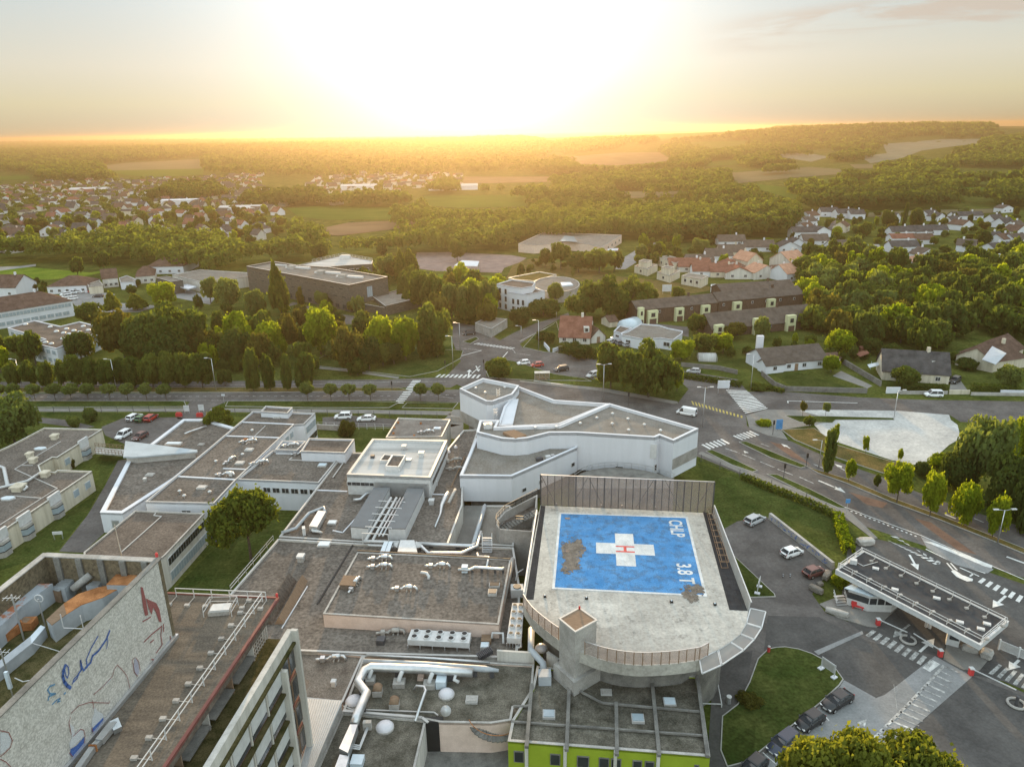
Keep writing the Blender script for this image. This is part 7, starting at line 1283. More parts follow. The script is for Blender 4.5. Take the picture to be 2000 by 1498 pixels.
# ------------------------------------------------------------------ houses and blocks round the hospital
def gable(label,a,b,depth,he,hr,wall=None,roof=None,name='house',cat='house',group=None,hip=False,cross=False,over=.35,chim=1,win=0,wz=1.5,loc=None,wmat=None,door=False,rmat2=None,z0=0.0,tiny=False):
 """front wall on the ground line a-b (pixels or world points); the body runs back by depth; the ridge follows a-b unless cross"""
 A,B=(P(*a)if not isinstance(a,Vector)else a),(P(*b)if not isinstance(b,Vector)else b);A,B=Vector((A.x,A.y,0)),Vector((B.x,B.y,0));d=(B-A).normalized();L=(B-A).length
 n=Vector((-d.y,d.x,0));n=n if n.dot(A)>0 else-n
 X=lambda s,t,z:A+d*s+n*t+Vector((0,0,z+z0));wall=wall or M.offwhite;roof=roof or M.tilebrown
 w=MB();base=[X(0,0,0),X(L,0,0),X(L,depth,0),X(0,depth,0)]
 w.prism([p.xy for p in base],z0-.5,z0+he,0,False)
 r=MB();o=over;dz=-(hr-he)*o/((depth if not cross else L)/2)
 if not cross:
  if not hip:
   for s in(0,L):w.poly([X(s,0,he),X(s,depth,he),X(s,depth/2,hr-.08)])
  k=min(depth/2,L*.4)if hip else-o;k0=-o
  e0,e1,e2,e3=X(-o,-o,he+dz),X(L+o,-o,he+dz),X(L+o,depth+o,he+dz),X(-o,depth+o,he+dz);r0,r1=X(k,depth/2,hr),X(L-k,depth/2,hr)
  r.add([e0,e1,e2,e3,r0,r1],[(0,1,5,4),(2,3,4,5),(1,2,5),(3,0,4)]if hip else[(0,1,5,4),(2,3,4,5)])
  if not hip:r.add([v-Vector((0,0,.18))for v in(e0,e1,e2,e3,r0,r1)]+[e0,e1,e2,e3,r0,r1],[(4,5,1,0),(5,4,3,2),(0,1,7,6),(2,3,9,8),(1,5,11,7),(5,2,8,11),(4,0,6,10),(3,4,10,9)])
  else:r.poly([v-Vector((0,0,.01))for v in(e3,e2,e1,e0)])
  cp_=X(L*.7,depth/2,hr)
 else:
  for t in(0,depth):w.poly([X(0,t,he),X(L,t,he),X(L/2,t,hr-.08)])
  e0,e1,e2,e3=X(-o,-o,he+dz),X(L+o,-o,he+dz),X(L+o,depth+o,he+dz),X(-o,depth+o,he+dz);r0,r1=X(L/2,-o,hr),X(L/2,depth+o,hr)
  r.add([e0,e1,e2,e3,r0,r1],[(0,4,5,3),(4,1,2,5)]);r.add([v-Vector((0,0,.18))for v in(e0,e1,e2,e3,r0,r1)]+[e0,e1,e2,e3,r0,r1],[(3,5,4,0),(5,2,1,4),(0,4,10,6),(4,1,7,10),(3,0,6,9),(1,2,8,7),(2,5,11,8),(5,3,9,11)])
  cp_=X(L/2,depth*.7,hr)
 if tiny:
  wb_=obj(name,w,wall,None,label=label,cat=cat,group=group,origin=X(L/2,depth/2,0));ORG[wb_.name]=X(L/2,depth/2,0)
  if chim:r.box((cp_.x,cp_.y,cp_.z+.3),(.7,.6,1.2))
  obj('roof',r,roof,wb_);
  return wb_
 t=thing(name,label,cat,X(L/2,depth/2,0),group);obj('wall',w,wall,t);ro=obj('roof',r,roof,t);ORG[ro.name]=ORG[t.name]
 if chim:obj('chimney',MB().box((cp_.x,cp_.y,cp_.z+.35),(.8,.7,1.5)),wall,ro)
 for i in range(win):window(t,A,B,(i+.5)/win,z0+wz,1.3,1.2,M.metalwhite,wmat or M.glassdark,mull=2)
 if door:
  q=A.lerp(B,.5)-n*.04;dr=obj('door',MB().box((q.x,q.y,1.05),(1.1,.12,2.1),math.atan2(d.y,d.x)),M.wood,t);ORG[dr.name]=ORG[t.name];obj('handle',MB().box((q.x+.35,q.y-.1,1.0),(.14,.08,.08)),M.metal,dr)
 return t
C_YEL=mat('pale_yellow_render',(.55,.55,.34),.85,.06,.6);C_BRN=mat('brown_boarding',(.085,.06,.045),.85,.25,1.0,(.13,.09,.07),streak=(5,5,1));C_ROOFB=mat('brown_grey_slates',(.09,.073,.062),.85,.15,.5,(.13,.108,.093),fine=.2)
h=gable('big house with steep red tiled roof and dormer at the junction',(1092,671),(1152,673),12,2.6,8.2,M.offwhite,M.tilered,win=3,door=True)
q=h.location+Vector((3.0,-4.2,4.6));dm=obj('dormer',MB().box((q.x,q.y,q.z),(1.8,2.4,1.8)),M.offwhite,h);ORG[dm.name]=ORG[h.name];obj('pane',MB().box((q.x,q.y-1.2,q.z),(1.0,.1,1.1)),M.glassdark,dm)
gable('low brown roofed garage wing beside the big red roofed house',(1155,671),(1182,668),8,2.4,5.0,M.offwhite,M.tilebrown,name='garage',cat='garage',cross=True,door=True)
gable('small brown roofed shed behind the white flat bungalow',(1190,640),(1206,638),6,2.3,3.8,M.cream,M.tilebrown,name='shed',cat='shed',chim=0)
fb=flat('flat_bungalow','white flat roofed bungalow with stepped grey roof',WW('d3',[(1320,802),(1368,790),(1462,735),(1592,746),(1652,766),(1756,786),(1756,802),(1692,850),(1600,836),(1482,846),(1326,816)],3.6),3.6,0,M.white,M.roofgrey,M.white)
window(fb,W('d3',1326,816,3.6),W('d3',1482,846,3.6),.3,1.8,1.8,1.2,mull=2);window(fb,W('d3',1600,836,3.6),W('d3',1692,850,3.6),.5,1.8,2.2,1.4,mull=2)
f2=flat('flat_annex','small white flat box with brown roof attached to the bungalow yard',WW('d3',[(1268,787),(1312,747),(1398,765),(1322,802)],3.4),3.4,0,M.white,M.roofbrown,M.white);window(f2,W('d3',1268,787,3.4),W('d3',1322,802,3.4),.5,2.0,1.6,.9,mull=2)
p=P(1235,640);o=obj('pool_cover',MB().tube([P(1218,643)+Vector((0,0,.2)),P(1242,636)+Vector((0,0,.2))],3.2,14),M.skylight,None,True,label='pale blue rounded cover behind the bungalow',cat='cover',origin=p)
p=P(1380,703);gh_=thing('greenhouse','small arched translucent tunnel greenhouse on the lawn','greenhouse',p);mb=MB();mb.tube([(p.x-2.6,p.y+.4,.1),(p.x+2.6,p.y-.2,.1)],2.1,16);obj('cover',mb,M.coping,gh_,True)
for i in range(5):obj('hoop',MB().tube([(p.x-2.6+i*1.3,p.y+.4-i*.15+2.14*math.cos(a),.1+2.14*math.sin(a))for a in np.linspace(0,math.pi,11)],.05,5),M.metal,gh_)
def rowhouse(label,a,b,depth,he,hr,bays,group,name='row_house_block'):
 t=gable(label,a,b,depth,he,hr,C_BRN,C_ROOFB,name=name,cat='row houses',group=group,chim=1);A,B=P(*a),P(*b);d,n=face_n(A,B);rz_=math.atan2(d.y,d.x)
 for f,wv,hh_ in bays:
  q=A.to_2d().lerp(B.to_2d(),f)+n*.7;bo=obj('bay',MB().box((q.x,q.y,hh_/2),(wv,1.6,hh_),rz_),C_YEL,t);ORG[bo.name]=ORG[t.name];q2=q+n*.82;obj('window',MB().box((q2.x,q2.y,hh_*.68),(wv*.4,.1,1.5),rz_),M.glassdark,bo);obj('garage_door',MB().box((q2.x,q2.y,1.0),(wv*.7,.08,1.9),rz_),M.tilebrown,bo)
 k=max(3,int((B-A).length/6))
 for i in range(k):window(t,A,B,(i+.35)/k,he*.72,.9,1.0,M.metalwhite,M.glassdark)
 return t
rowhouse('long row of brown boarded houses with pale yellow bays, rear row left half',(1244,634),(1400,618),9,5.6,8.0,((.03,2.0,6.4),(.17,4.0,5.0),(.50,3.4,5.0),(.83,3.4,5.0)),'brown row houses');rowhouse('brown boarded row houses stepping up at the right end of the rear row',(1402,618),(1566,603),9,6.0,8.4,((.2,3.4,5.2),(.6,3.2,5.2)),'brown row houses');rowhouse('front row of brown houses under one long sloping roof',(1390,660),(1590,640),11,3.2,7.4,((.05,3.2,4.6),(.42,3.4,5.6),(.74,3.4,5.6)),'brown row houses');rowhouse('short brown terrace behind the rear row',(1408,590),(1550,580),9,4.6,6.6,(),'brown row houses')
flat('garage_row','row of low white flat garages behind the brown terraces',WW('d4',[(118,540),(330,530),(620,535),(620,560),(330,556),(130,580)],3),3,0,M.white,M.roofgrey,M.white)
h=gable('long white bungalow with brown tiled roof and tall white chimney',(1494,729),(1614,718),11,2.9,6.0,M.white,C_ROOFB,chim=0,win=4,door=True);q=P(1487,705);ch_=obj('chimney',MB().box((q.x,q.y+3,3.6),(2.0,1.2,7.2)),M.white,h)
gable('white front wing with window of the long bungalow',(1495,731),(1530,727),4,2.8,4.2,M.white,C_ROOFB,name='house_wing',cat='house wing',chim=0,win=1);gable('pinkish lean-to roof at the right end of the long bungalow',(1616,714),(1640,712),5,2.3,3.2,M.pinkrender,M.tilebrown,name='lean_to',cat='lean-to',chim=0)
h=gable('house with dark slate roof, pale gable and tiny dormer',(1722,742),(1852,751),10,3.0,7.8,M.cream,M.tilegrey,win=3,wz=1.4)
q=h.location+Vector((4.0,-2.6,4.9));dm=obj('dormer',MB().box((q.x,q.y,q.z),(1.6,2.0,1.5)),M.offwhite,h);ORG[dm.name]=ORG[h.name];obj('pane',MB().box((q.x,q.y-1.0,q.z),(.8,.1,.8)),M.glassdark,dm)
obj('awning',MB().prism(PL([(1694,712),(1720,706),(1722,712),(1698,718)],2.6),2.5,2.6).cyl(*P(1700,722).xy,0,2.5,.06,6).cyl(*P(1718,718).xy,0,2.5,.06,6),M.skylight,None,label='pale blue awning roof left of the dark slate house',cat='awning',origin=P(1706,716))
h=gable('cream house with brown hipped roof and a big solar panel',(1872,706),(1938,727),13,3.2,7.4,M.cream,M.tilebrown,hip=True,win=3,wz=1.8)
gable('cream gabled wing of the solar panel house at the frame edge',(1938,728),(1996,697),10,3.2,6.4,M.cream,M.tilebrown,name='house_wing',cat='house wing',chim=0,win=2)
A_,B_=P(1938,726),P(1875,706);dd_=(B_-A_).normalized();nn_=Vector((-dd_.y,dd_.x,0));nn_=nn_ if nn_.y>0 else-nn_
sp_=[P(1918,702,4.2),P(1945,712,4.2),P(1966,690,6.4),P(1938,676,6.4)];obj('solar_panel',MB().poly(sp_).poly([q-Vector((0,0,.12))for q in reversed(sp_)]),MATS['pale_glazing'],None,label='big pale blue solar panel on the brown hipped roof',cat='solar panel',origin=sp_[0])
obj('garden_roof',MB().prism(PL([(1670,690),(1692,684),(1698,690),(1680,697)],2.4),2.3,2.5).prism(PL([(1676,690),(1690,687),(1692,690),(1680,694)],0),0,2.3),M.tilered,None,label='small red garden hut roof among the shrubs',cat='garden hut',origin=P(1684,692))
for pts,hh_,tx,m in(([(1330,716),(1400,722),(1440,731)],1.3,'grey garden wall along the lane behind the tall trees',M.concrete_dark),([(1487,733),(1513,755),(1535,764),(1693,768)],1.4,'grey roughcast garden wall round the long bungalow lawn',M.concrete_dark),([(1645,710),(1720,755)],1.6,'dark fence wall beside the concrete drive',M.concrete_dark),([(1730,768),(1757,768)],1.7,'short white gate wall at the grey garden wall',M.white),([(1757,770),(1850,770)],.9,'low stone wall in front of the dark slate house',M.concrete),([(1853,770),(1893,770)],1.2,'cream driveway gate in front of the dark slate house',M.cream),([(1896,772),(2060,774)],.8,'low stone wall at the right hand garden',M.concrete),([(1953,770),(2060,772)],1.2,'white fence panel at the right hand frame edge',M.white),([(1063,676),(1073,688)],1.4,'white angled gate wall of the red roofed house, left one',M.white),([(1080,689),(1098,683)],1.4,'white angled gate wall of the red roofed house, right one',M.white)):
 mb=MB();w_=PL(pts)
 for a,b in zip(w_,w_[1:]):mb.wall(a,b,.3,-.2,hh_)
 obj('garden_wall',mb,m,None,label=tx,cat='wall',origin=w_[0])
for a in(('dark hedge along the low stone wall of the dark slate house',[P(1760,762),P(1850,765)],1.6,1.8,M.leafdark),('dark hedge at the right hand garden',[P(1896,764),P(1990,768)],1.8,2.0,M.leaf),('dark hedge round the yard of the red roofed house',[P(1098,684),P(1120,694),P(1180,702)],3.0,2.6,M.leafdark),('low hedge between lane and wide junction',[P(1335,738),P(1400,748),P(1448,756)],1.8,1.3,M.leaf),('hedge strip along the north lane',[P(1500,760),P(1530,768)],1.2,1.0,M.leaf)):hedge(*a[:4],m=a[4])
sc=flat('school_building','long dark timber clad school block with white roof ducts',WW('d2',[(205,280),(1005,427),(1308,362),(850,286),(590,270),(415,242)],11),11,0,M.clad,M.roofgrey,M.coping,.7,.4);a,b=W('d2',205,280,11),W('d2',1005,427,11);c_=W('d2',1308,362,11)
windows(sc,a,b,12,8.8,2.4,.5,.03,.97,fm=M.clad);windows(sc,a,b,12,5.6,2.4,.5,.05,.99,fm=M.clad);windows(sc,a,b,10,1.6,2.6,1.8,.35,.98,fm=M.clad);window(sc,b,c_,.5,6.5,3.0,4.5,M.clad,M.glassblue,mull=3)
s2=flat('school_wing','lower pale roofed rear wing of the dark school',WW('d2',[(600,274),(960,192),(1192,236),(1185,262),(960,275),(860,284)],9),9,0,M.clad,M.rooflight,M.coping);windows(s2,W('d2',860,284,9),W('d2',1185,262,9),5,6.5,2.4,1.4)
railing('roof_railing','thin rail round the rear wing of the dark school',[W('d2',720,246,9),W('d2',960,194,9),W('d2',1190,236,9)],1.1,3,M.metalwhite)
s3=flat('school_podium','low flat dark canopy building at the right end of the dark school',WW('d2',[(1195,520),(1420,455),(1560,462),(1590,520),(1290,590)],4),4,0,M.clad,M.roofgrey,M.coping);flat('school_terrace','low dark terrace roof in front of the school end',WW('d2',[(1000,552),(1290,605),(1430,572),(1200,540)],3),3,0,M.clad,M.moss,M.coping)
for i,(u,v,tx)in enumerate(((560,300,'left one'),(790,340,'middle one'),(960,372,'right one'))):
 q=W('d2',u,v,10.3);t=thing('roof_unit','white duct unit on the dark school roof, '+tx,'roof unit',q,'duct units on the dark school');obj('casing',MB().box((q.x,q.y,11.0),(3.2,2.4,1.6),-.4),M.concrete,t);obj('duct',MB().bar(q+Vector((1,.6,.6)),q+Vector((9,-3.0,.6)),1.2,.9).bar(q+Vector((-3,1.4,.5)),q+Vector((0,0,.5)),.9,.8),M.metalwhite,t)
q=W('d2',400,270,10.3);obj('roof_duct',MB().bar(q,q+Vector((8,-3,0)),.8,.8),M.metalwhite,None,label='long white duct at the far left end of the dark school roof',cat='duct',origin=q);q=W('d2',980,225,8.6);obj('roof_unit',MB().box((q.x,q.y,q.z+.9),(5,2.4,1.8),-.1).box((q.x,q.y,q.z+1.9),(4.2,1.8,.25),-.1),M.metalwhite,None,label='white plant box on the rear wing of the dark school',cat='roof unit',origin=q)
w3=thing('white_block','white three storey block with dark narrow windows among the trees','building',P(1010,600));wa=WW('d3',[(437,453),(545,421),(712,443),(690,470),(612,483),(525,470)],10);wb2=WW('d3',[(524,512),(612,488),(706,486),(778,501),(655,531)],7.8)
flat('','',wa,10,0,M.white,M.roofbrown,M.white,root=w3);flat('','',wb2,7.8,0,M.white,M.roofbrown,M.white,root=w3)
for zc in(1.6,4.6,7.6):
 windows(w3,wa[0],wa[5],2,zc,1.3,2.2,.05,.95)
 if zc<7:windows(w3,wb2[0],wb2[4],3,zc-.2,1.2,2.2,.1,.9);windows(w3,wb2[4],wb2[3],2,zc-.2,1.2,2.2,.3,.95)
flat('green_roof_building','low building with planted roof behind the white three storey block',WW('d3',[(520,408),(740,366),(862,386),(700,432),(560,420)],4.5),4.5,0,M.offwhite,M.drygrass,M.coping)
rd=[W('d3',860+165*math.cos(a),455+55*math.sin(a),4.6)for a in np.linspace(0,2*math.pi,25)[:-1]];t=flat('round_building','round flat roofed hall with a pale rooflight beside the white block',rd,4.6,0,M.concrete,M.roofgrey,M.coping);obj('rooflight',MB().prism(WW('d3',[(890,442),(960,440),(980,458),(900,465)],4.8),4.2,4.8),M.skylight,t)
flat('grey_hut','flat grey hut at the side road corner',WW('d3',[(283,730),(362,690),(512,702),(398,772)],3.2),3.2,0,M.concrete,M.roofgrey,M.coping)
p4=WW('d3',[(135,322),(190,286),(312,293),(300,328)],4.5);t=thing('playground_shelter','open shelter with bright white roof on the pink playing field','shelter',cen(p4));obj('roof',MB().prism(p4,4.3,4.55),M.white,t)
for i in range(4):
 for f in(0,.5):q=p4[i].lerp(p4[(i+1)%4],f);obj('post',MB().cyl(q.x,q.y,0,4.3,.12,6),M.metal,t)
dp=flat('depot','wide low grey roofed depot beyond the playing field',WW('d3',[(590,168),(770,86),(1325,106),(1178,195),(1090,172),(1000,160),(900,152),(840,168),(700,178)],5),5,0,M.pinkrender,M.roofgrey,M.coping);a,b=W('d3',1178,195,5),W('d3',1325,106,5);windows(dp,a,b,5,2.6,2.5,1.4)
obj('rooflight',MB().poly(WW('d3',[(920,110),(1010,155),(885,150)],6)).poly(WW('d3',[(920,110),(985,118),(1010,155)],6)),M.glassblue,dp)
flat('depot_canopy','white portal frame at the far depot gate',WW('d3',[(1225,205),(1298,200),(1298,212),(1225,216)],5),5,4.6,M.white,M.white,M.white)
PAV='red roofed pavilions'
gable('red roofed pavilion with white wall and garage, first on the left',Q('d1',378,500),Q('d1',684,488),16,3.6,7.0,M.white,M.tilebrown,name='pavilion',cat='pavilion',group=PAV,hip=True,chim=0,win=5);gable('small red roofed pavilion with white gable in the middle',Q('d1',812,452),Q('d1',932,440),14,4.6,8.0,M.offwhite,M.tilebrown,name='pavilion',cat='pavilion',group=PAV,chim=0,win=3);gable('hip roofed pavilion with pale glazed corner',Q('d1',1068,420),Q('d1',1214,408),20,3.6,7.0,M.offwhite,M.tilebrown,name='pavilion',cat='pavilion',group=PAV,hip=True,chim=0,win=3);gable('largest hip roofed pavilion furthest back',Q('d1',1150,345),Q('d1',1438,338),22,4.0,8.4,M.white,M.tilebrown,name='pavilion',cat='pavilion',group=PAV,hip=True,chim=0,win=4)
flat('pavilion_link','flat cream link building between the two left pavilions',WW('d1',[(684,420),(770,390),(800,415),(800,430),(690,440)],3.6),3.6,0,M.cream,M.roofgrey);flat('pavilion_link','flat white link building right of the middle pavilion',WW('d1',[(930,372),(990,352),(1062,380),(1040,400),(940,405)],3.6),3.6,0,M.white,M.roofgrey);flat('dark_hall','dark clad flat hall in front of the wide school roof',WW('d1',[(1222,368),(1300,357),(1428,386),(1335,402)],6),6,0,M.clad,M.roofgrey)
flat('school_hall','wide flat school hall with pale grey roof between pavilions and dark school',WW('d1',[(1345,348),(1560,306),(1740,318),(1940,330),(1940,360),(1600,410)],5),5,0,M.offwhite,M.roofgrey);flat('bike_shelter','low shelter with bright white roof beside the dark hall',WW('d1',[(1395,438),(1460,420),(1535,440),(1470,458)],3),3,2.6,M.white,M.white,M.white)
sb_=gable('long two storey school with brown hipped roof at the left edge',Q('d1',-160,800),Q('d1',588,668),17,6.4,10.5,M.white,M.tilebrown,name='school_building',cat='school',hip=True,chim=1);a,b=P(*Q('d1',-160,800)),P(*Q('d1',588,668));windows(sb_,a,b,12,4.8,2.4,1.5,.1,.98,gm=M.glassblue,mull=2);windows(sb_,a,b,10,1.7,2.4,1.5,.1,.95,gm=M.glassblue,mull=2)
lw=WW('d1',[(58,762),(268,702),(472,748),(622,712),(842,768),(440,922),(250,880),(352,850)],6);l2=flat('white_school','white two storey flat roofed block with many skylights at the left edge',lw,6,0,M.white,M.roofbrown,M.white,.3,.3)
for zc in(1.7,4.4):windows(l2,lw[0],lw[7],6,zc,2.6,1.4,.05,.98,gm=M.glassblue,mull=2);windows(l2,lw[6],lw[5],4,zc,2.0,1.4,.1,.98,gm=M.glassblue,mull=2);windows(l2,lw[5],lw[4],5,zc,2.4,1.4,.1,.95,gm=M.glassblue,mull=2)
for u,v in((200,735),(440,790),(497,802),(540,810),(577,784),(622,795),(490,846),(525,856),(355,876),(400,886),(392,755),(520,770),(650,750),(690,780)):q=W('d1',u,v,5.7);obj('skylight',MB().dome((q.x,q.y,5.7),.8,.5,10,3),M.metalwhite,None,True,label='white round skylight on the brown roof of the white school block',cat='skylight',group='round skylights of the white school block',origin=q)
gable('white gabled house half cut by the left frame edge',Q('d1',-80,520),Q('d1',135,520),14,4.5,9,M.white,M.tilebrown,win=2)
flat('low_hut','flat cream hut behind the big lime trees',WW('d2',[(640,668),(700,660),(720,668),(660,678)],2.8),2.8,0,M.cream,M.roofgrey)if False else None
# ------------------------------------------------------------------ trees one by one
def tr(label,kind,bx,by,ty,w,base=.2,group=None,name='tree',minh=3.0):
 p=P(bx,by);h=max(minh,TOPH(bx,by,ty));r=w/2*(1.12 if kind=='column_hi' else 1.0)/(FPX/((p-Vector((0,0,CAMZ))).dot(CF)));return tree(name,label,p,h,r,kind,base,group)
GA='clipped round trees along the left boulevard'
for i,x in enumerate((0,30,69,109,140,173,215,250,287,325,601,647,682,724,821,856)):tr('small clipped ball shaped tree on the near edge of the left boulevard','ball_hi',x,782,750 if i!=10 else 747,29,.42,GA,'clipped_tree')
GB='tall row trees on the boulevard median'
for i,(x,by,ty,w)in enumerate(((-8,756,712,34),(30,756,707,36),(64,757,706,33),(95,757,707,38),(126,757,704,36),(152,757,695,54),(180,757,702,42),(207,757,706,40),(236,757,702,48),(264,757,698,50),(300,758,690,50),(331,758,691,46),(362,758,692,48),(396,758,691,56))):tr('tall dense tree in the long boulevard row on the left','round_hi' if i%3 else 'column_hi',x,by,ty,w,.16,GB,'row_tree')
tr('small dense round tree standing alone at the end of the long row','dark_hi',440,754,722,30,.15)
for x,by,ty,w,tx in((495,765,683,38,'largest on the left'),(528,764,693,30,'second from the left'),(562,764,695,29,'third from the left'),(597,763,693,44,'wide one on the right')):tr('egg shaped row tree on the boulevard median, '+tx+' of four','column_hi',x,by,ty,w,.14,GB,'row_tree')
T=(('dark conical tree against the white school block','dark_hi',160,704,648,58),('brownish broad tree right of the white school block','autumn_hi',247,712,602,84),('broad dark green tree in the left park, front left','dark_hi',300,718,612,100),('huge broad green tree topping the left park','broad_hi',352,712,582,128),('reddish tree on the right flank of the huge park tree','autumn_hi',398,714,640,80),('dense tree between huge park tree and the long row','dark_hi',330,735,650,90),('bright tree beside the brown hipped school','round_hi',178,632,590,60),('dark spiky conifer in the pavilion yard','cone_hi',222,612,570,38),('second dark conifer in the pavilion yard','cone_hi',268,606,574,44),('pale yellow tree in the pavilion yard','lime_hi',322,598,552,54),('small bright tree by the pavilion lawn','round_hi',258,578,556,26),('small dark tree in front of the glazed pavilion','dark_hi',268,560,546,16),('lone tree on the bright meadow edge','round',154,545,503,28),('tree behind the bright meadow','round',205,535,490,32),('pale willow left of the dark school, first','pale_hi',412,592,540,42),('pale willow left of the dark school, second','pale_hi',450,606,540,60),('pale willow in front of the dark school','pale_hi',500,618,564,52),('tall brown tipped spruce in front of the dark school','cone_hi',551,616,512,46),('small pale tree before the dark school facade','pale_hi',628,604,570,30),('lime yellow tree at the left end of the lime group','lime_hi',472,690,612,66),('green tree behind the lime group','round_hi',520,684,606,62),('bright yellow lime tree in front of the spruce','lime_hi',532,695,630,72),('dark tree under the lime group, left one','dark_hi',468,716,640,74),('dark tree under the lime group, right one','autumn_hi',505,718,650,60),('dark tree between two lime trees','autumn_hi',572,690,612,36),('big bright lime tree before the dark school','lime_hi',628,692,603,90),('dark reddish tree hiding the park path, left one','autumn_hi',680,724,642,66),('dark reddish tree hiding the park path, right one','dark_hi',722,722,660,60),('ragged lime tree at the park end, left half','lime_hi',742,702,619,66),('ragged lime tree at the park end, right half','lime_hi',792,704,623,68),('large dark oak shaped tree at the junction lawn','round_hi',846,696,598,82),('low dark tree under the ragged lime trees','dark_hi',770,712,668,50),('dark green tree behind the ragged lime trees','dark_hi',712,690,612,50),('dark spruce beside the school wing','cone_hi',803,538,487,42),('thin pale spruce beside the school wing','cone_hi',783,552,488,30),('pale tree at the school wing end','pale_hi',757,548,500,42),('dark tree behind the school wing','dark',747,505,474,32),('round tree at the pink field corner','round_hi',820,606,532,54),('second round tree at the pink field corner','round_hi',850,612,534,62),('tall slim tree left of the white block, first','pale_hi',882,624,552,38),('tall slim tree left of the white block, second','pale_hi',905,628,555,34),('tall slim tree left of the white block, third','round_hi',928,630,552,34),('tall slim tree left of the white block, nearest it','pale_hi',952,620,548,36),('single round tree before the far woodland belt','round_hi',628,510,475,34),('lone ball shaped tree on the pink playing field','round_hi',893,511,470,37),('big bright tree behind the red roofed house, left part','broad_hi',1142,624,546,74),('big bright tree behind the red roofed house, middle part','broad_hi',1186,624,537,92),('big bright tree behind the red roofed house, right part','broad_hi',1230,614,536,76),('slim pale tree at the round hall','pale_hi',1084,592,552,34),('dark shrubby tree in front of the white block','dark_hi',1015,636,602,48),('dark shrub mass right of the white block','dark_hi',1062,616,584,64),('small dark tree on the meadow left of the round hall','dark',1018,540,514,16),('tree before the far depot, first','round',1065,522,486,36),('tree before the far depot, second','round',1095,526,474,52),('tree before the far depot, third','dark',1130,532,488,62),('tree before the far depot, fourth','round',1170,534,484,64),('tree before the far depot, fifth','dark',1200,530,492,44),('small tree in the garden of the red roofed house','dark_hi',1064,672,646,40),('tree at the meadow edge behind the terraces, left','round',1272,594,564,38),('tree at the meadow edge behind the terraces, right','round',1324,590,560,34),('dark ball of garden shrub at the red roofed house','dark_hi',1130,702,672,60),('tall narrow dense tree on the left of the wide pair by the lay-by','column_hi',1192,758,672,62),('very wide dense tree of the pair by the lay-by','broad_hi',1266,776,660,104),('small yellow tree right of the wide pair','lime_hi',1322,764,716,28),('round green bush tree at the bus shelter','round_hi',974,740,699,60),('lime hedge tree right of the flat bungalow','lime_hi',1330,704,664,56),('garden tree between bungalow and terraces','round_hi',1372,694,652,56),('bright garden tree behind the lane','lime_hi',1412,690,652,50),('garden tree in front of the lower terrace','pale_hi',1484,668,618,40),('tree left of the lower terrace','round_hi',1360,652,612,46),('orange tinted tree in front of the lower terrace','autumn_hi',1432,662,630,50),('young tree on the concrete drive','lime_hi',1622,728,696,40),('lime tinted tree behind the long bungalow','lime_hi',1640,690,646,70),('bushy tree before the dark slate house','round_hi',1765,756,718,60),('bushy tree right of the cream solar house','pale_hi',1968,760,712,60),('tree behind the dark slate house','dark_hi',1700,690,660,40),('pale shrub tree before the solar house','dark_hi',1890,722,700,44),('dark tree at the concrete drive top','dark_hi',1740,700,672,44))
for a in T:tr(*a)
S=(('staked sapling on the long verge, left one','autumn_hi',1567,814,783,15,.35),('staked sapling on the long verge, right one','pale_hi',1612,812,785,18,.35),('small round tree on the pale corner plaza','round_hi',1580,837,812,26,.3),('tall narrow dense tree on the dual carriageway median','column_hi',1617,926,842,34,.12),('thin pale tree behind the tall narrow one','lime_hi',1627,880,828,14,.3),('thin sapling at the gravel yard edge, left one','lime_hi',1690,886,852,16,.25),('thin sapling at the gravel yard edge, right one','lime_hi',1758,902,880,13,.25),('young tree second on the dual carriageway median','lime_hi',1657,941,898,26,.25),('tiny sapling on the dual carriageway median','round_hi',1710,958,924,15,.3),('round topped tree on the dual carriageway, left of the last three','lime_hi',1751,982,903,58,.3),('oval tree on the dual carriageway, first of the last three','lime_hi',1816,1008,923,50,.22),('oval tree on the dual carriageway, second of the last three','lime_hi',1880,1022,945,58,.12),('oval tree on the dual carriageway, next to the double lamp','lime_hi',1938,1050,968,46,.18),('large pale willow at the gravel yard','pale_hi',1905,952,816,118,.1),('lime bright tree cut by the frame edge at the gravel yard','lime_hi',1992,900,815,70,.1),('dark tree mass below the pale willow, left','dark_hi',1868,958,890,70,.05),('dark tree mass below the pale willow, right','dark_hi',1965,1000,886,110,.05),('dark tree at the frame edge behind the double lamp','dark_hi',2010,1040,930,90,.05),('lime bush tree at the edge of the gravel yard','lime_hi',1833,914,888,50,.05),('low dark bush at the edge of the gravel yard','dark_hi',1800,930,902,34,.05),('large pale tree at the left frame edge before the boulevard','pale_hi',30,866,778,104,.08),('low shrub on the left lawn behind the ward','pale_hi',145,835,822,30,.0),('low shrubby tree beside the wire fence','pale_hi',178,822,797,34,.0))
for a in S:tr(*a)
for pp,tx in((P(491,1094),'broad stone pine in the courtyard lawn'),):tree('pine_tree',tx,pp,13.2,5.7,'pine_hi',.34,seed=5)
tree('bushy_tree','dense dark bushy tree overhanging the dark wedge roof',P(431,850),7.0,3.9,'pine_hi',.35,seed=2)
GP='pines cut by the bottom edge'
for(px,py,z,r,tx)in((1600,1500,11,4.3,'yellow green pine crown at the bottom edge, left one'),(1672,1482,12,4.8,'tallest yellow green pine crown at the bottom edge'),(1790,1494,11.5,5.2,'yellow green pine crown at the bottom edge, right one'),(1860,1535,9,3.0,'small yellow green pine crown at the bottom edge, far right')):
 q=P(px,py,z);tree('pine_tree',tx,Vector((q.x,q.y,0)),z+2.4,r,'pine_hi',.45,GP,seed=int(px))
